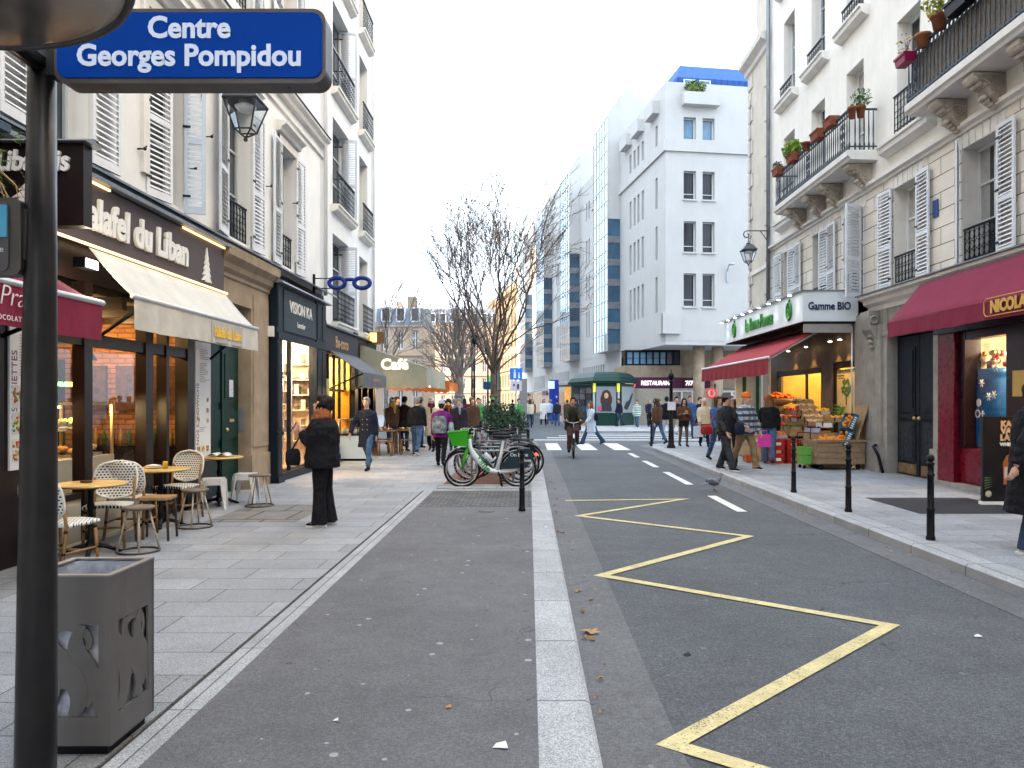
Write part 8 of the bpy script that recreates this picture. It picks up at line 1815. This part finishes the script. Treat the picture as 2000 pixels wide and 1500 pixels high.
pot('magenta trough at the corner of the near balcony', 6.93, 14.15, bz-.12, .1, .17, M('pot_magenta', (.24,.008,.05), .4), ([m_leafy[1], M('leaf_red', (.2,.02,.03), .6)], .2, .25, 40, .08), .2); pot('basket-like terracotta pot beside the magenta trough', 6.98, 13.6, bz-.04, .13, .22, M('pot_orange', (.30,.13,.06), .8, 0, .2, 9)); pot('terracotta pot with a tall yellow-green plant on the near balcony', 6.97, 13.05, bz, .13, .24, m_pot, (m_leafy, .34, .42, 260, .11)); pot('black trough with yellow-green leaves on the near balcony', 6.97, 12.4, bz, .1, .22, m_black, (m_leafy, .36, .35, 220, .10), .32); pot('terracotta pot standing in the black troughs of the near balcony', 6.95, 12.0, bz+.05, .12, .22, m_pot); pot('long slate grey trough nearest the right edge on the near balcony', 6.96, 11.4, bz+.02, .1, .22, M('pot_slate', (.05,.07,.075), .6), (m_leafy, .3, .2, 60, .09), .42)
t = thing('balcony_plant', 'small green plant on the top terrace of the white block', 'plant', fEf(1.8, .25, 20.5)); q = MB(); leaves(q, (0,0,.35), .7, .4, .4, 300, .22, 3); q.build('leaves', [m_leafd[1], m_leafy[0]], t, False)
# ================================================================ small things on the ground
t = thing('pigeon', 'grey pigeon walking on the road beside the white lane dash', 'pigeon', (3.36, 14.0, .012), R(8)); q = MB()
q.ball((0,0,.16), .125, .065, .07, 14, 10, rot=Matrix.Rotation(R(12), 3, 'Y')); q.tube([(.08,0,.19), (.125,0,.25), (.14,0,.29)], [.05,.036,.03], 10); q.ball((.148,0,.30), .034, .028, .029, 10, 8); q.tube([(-.10,0,.135), (-.2,0,.11), (-.25,0,.095)], [.045,.035,.028], 8, flat=(1,.35))
q = rem(q, .009, 1); q.build('body', M('pigeon_grey', (.17,.185,.215), .7, 0, .25, 18), t, False); q = MB(); q.tube([(.178,0,.298), (.205,0,.29)], [.008,.002], 6); q.ball((.16,-.024,.306), .005); q.ball((.16,.024,.306), .005); q.build('beak', m_black, t, False)
q = MB(); [q.ball((-.03,s*.056,.165), .10, .014, .045, 10, 7, rot=Matrix.Rotation(R(14), 3, 'Y')) for s in (-1, 1)]; q.build('wing', M('pigeon_wing', (.10,.11,.14), .7, 0, .5, 25), t, False); q = MB()
for s in (-1, 1):
    q.tube([(.01,s*.025,.11), (.02+.02*s,s*.025,.005)], .006, 5); [q.tube([(.02+.02*s,s*.025,.005), (.055+.02*s,s*.025+.018*k,.002)], .004, 4) for k in (-1,0,1)]
q.build('leg', M('pigeon_leg', (.4,.12,.1), .6), t, False)
r = random.Random(17); m_dl = [M('leaf_litter_a', (.26,.14,.06), .8, 0, .3, 30), M('leaf_litter_b', (.36,.24,.13), .8, 0, .3, 30)]
def ground_leaf(x, y, z, s, label, mat, group='dead leaves along the kerb'):
    q = MB(); n = 10; a0 = r.uniform(0, 6.28); vs = [(x, y, z+.012)]
    for k in range(n):
        rr = s*(1 if k % 2 == 0 else .5)*r.uniform(.75, 1.1); a = a0+k*6.283/n; vs.append((x+rr*math.cos(a), y+rr*math.sin(a), z+.004+r.random()*.022))
    q.add(vs, [(0, 1+k, 1+(k+1) % n) for k in range(n)]); tag(q.build('fallen_leaf', mat), label, 'leaf', group)
ground_leaf(.44, 5.42, .012, .085, 'large curled brown plane leaf in the gutter beside the kerb', m_dl[1])
for k in range(26):
    y = 4.0+r.random()**1.3*15; ground_leaf(.36+abs(r.gauss(0,.07)), y, .012, r.uniform(.015, .04), 'small dead leaf lying along the left gutter', m_dl[k % 2], 'small dead leaves in the left gutter')
for k in range(26):
    y = 6.5+r.random()**1.3*14; ground_leaf(4.04-abs(r.gauss(0,.08)), y, .012, r.uniform(.015, .04), 'small dead leaf lying along the right gutter', m_dl[k % 2], 'small dead leaves in the right gutter')
for k, (px, py, s, c, lb) in enumerate(((975,1458,.03,(.62,.62,.62),'torn white paper scrap on the asphalt footway, lowest in the picture'),(875,1382,.014,(.4,.2,.08),'tiny brown crumb on the asphalt footway'),(655,1408,.012,(.6,.6,.6),'small white scrap on the asphalt footway left of the paper'),(1340,1282,.02,(.02,.02,.02),'black scrap of rubber on the road inside the zigzag'),(1908,1246,.02,(.6,.6,.6),'white scrap of paper on the road at the right'),(1065,1030,.02,(.6,.6,.6),'white scrap by the left kerb near the zigzag start'))):
    g_ = 1.65 if px > 1100 else 1.61; y = 1500*g_/(py-783); x = (px-1033)*y/1500; q = MB(); z = .013 if px > 1100 else GZL+.004
    q.add([(x-s,y-s*.6,z),(x+s*1.4,y-s,z+.004),(x+s,y+s,z+.010),(x-s*.5,y+s*.8,z+.002),(x-s,y-s*.6,z-.001),(x+s*1.4,y-s,z),(x+s,y+s,z+.006),(x-s*.5,y+s*.8,z-.001)], [(0,1,2,3),(7,6,5,4),(0,4,5,1),(1,5,6,2),(2,6,7,3),(3,7,4,0)]); tag(q.build('litter_scrap', M('scrap_%d' % k, c, .7)), lb, 'litter')
# café terrace furniture beside the snack bar
for k, (x, y) in enumerate(((-4.3,22.9),(-3.75,23.6),(-4.6,24.2))):
    t = thing('food_table', ('nearest small table of dishes beside the cafe','second small table of dishes beside the cafe','farthest table of dishes beside the cafe')[k], 'table', (x, y, GZL), 0, 'food tables by the cafe'); q = MB(); q.box(-.3, .3, -.25, .25, .70, .74); q.build('top', m_wood, t, False)
    for sx in (-1, 1):
        for sy in (-1, 1): q = MB(); q.box(sx*.26-.02, sx*.26+.02, sy*.21-.02, sy*.21+.02, 0, .70); q.build('leg', m_wood, t, False)
    q = MB(); [q.ball((x-.2+.1*j, y+rnd.uniform(-.15,.15), GZL+.77), .05, None, .04, 8, 5, m=j % 2) for j in range(5)]; tag(q.build('dishes', [m_cane, M('dish_cream', (.6,.45,.25), .6)]), ('bread and dishes on the nearest food table','bread and dishes on the second food table','bread and dishes on the farthest food table')[k], 'food', None, 'stuff')
    t = thing('wooden_stool', ('wooden stool before the nearest food table','wooden stool before the second food table','wooden stool before the farthest food table')[k], 'stool', (x+.1, y-.5, GZL), 0, 'wooden stools by the cafe'); q = MB(); q.box(-.2, .2, -.15, .15, .42, .45); q.build('seat', m_cane, t, False)
    for sx in (-1, 1):
        for sy in (-1, 1): q = MB(); q.tube([(sx*.17,sy*.12,.42), (sx*.19,sy*.14,0)], .018, 6); q.build('leg', m_cane, t, False)
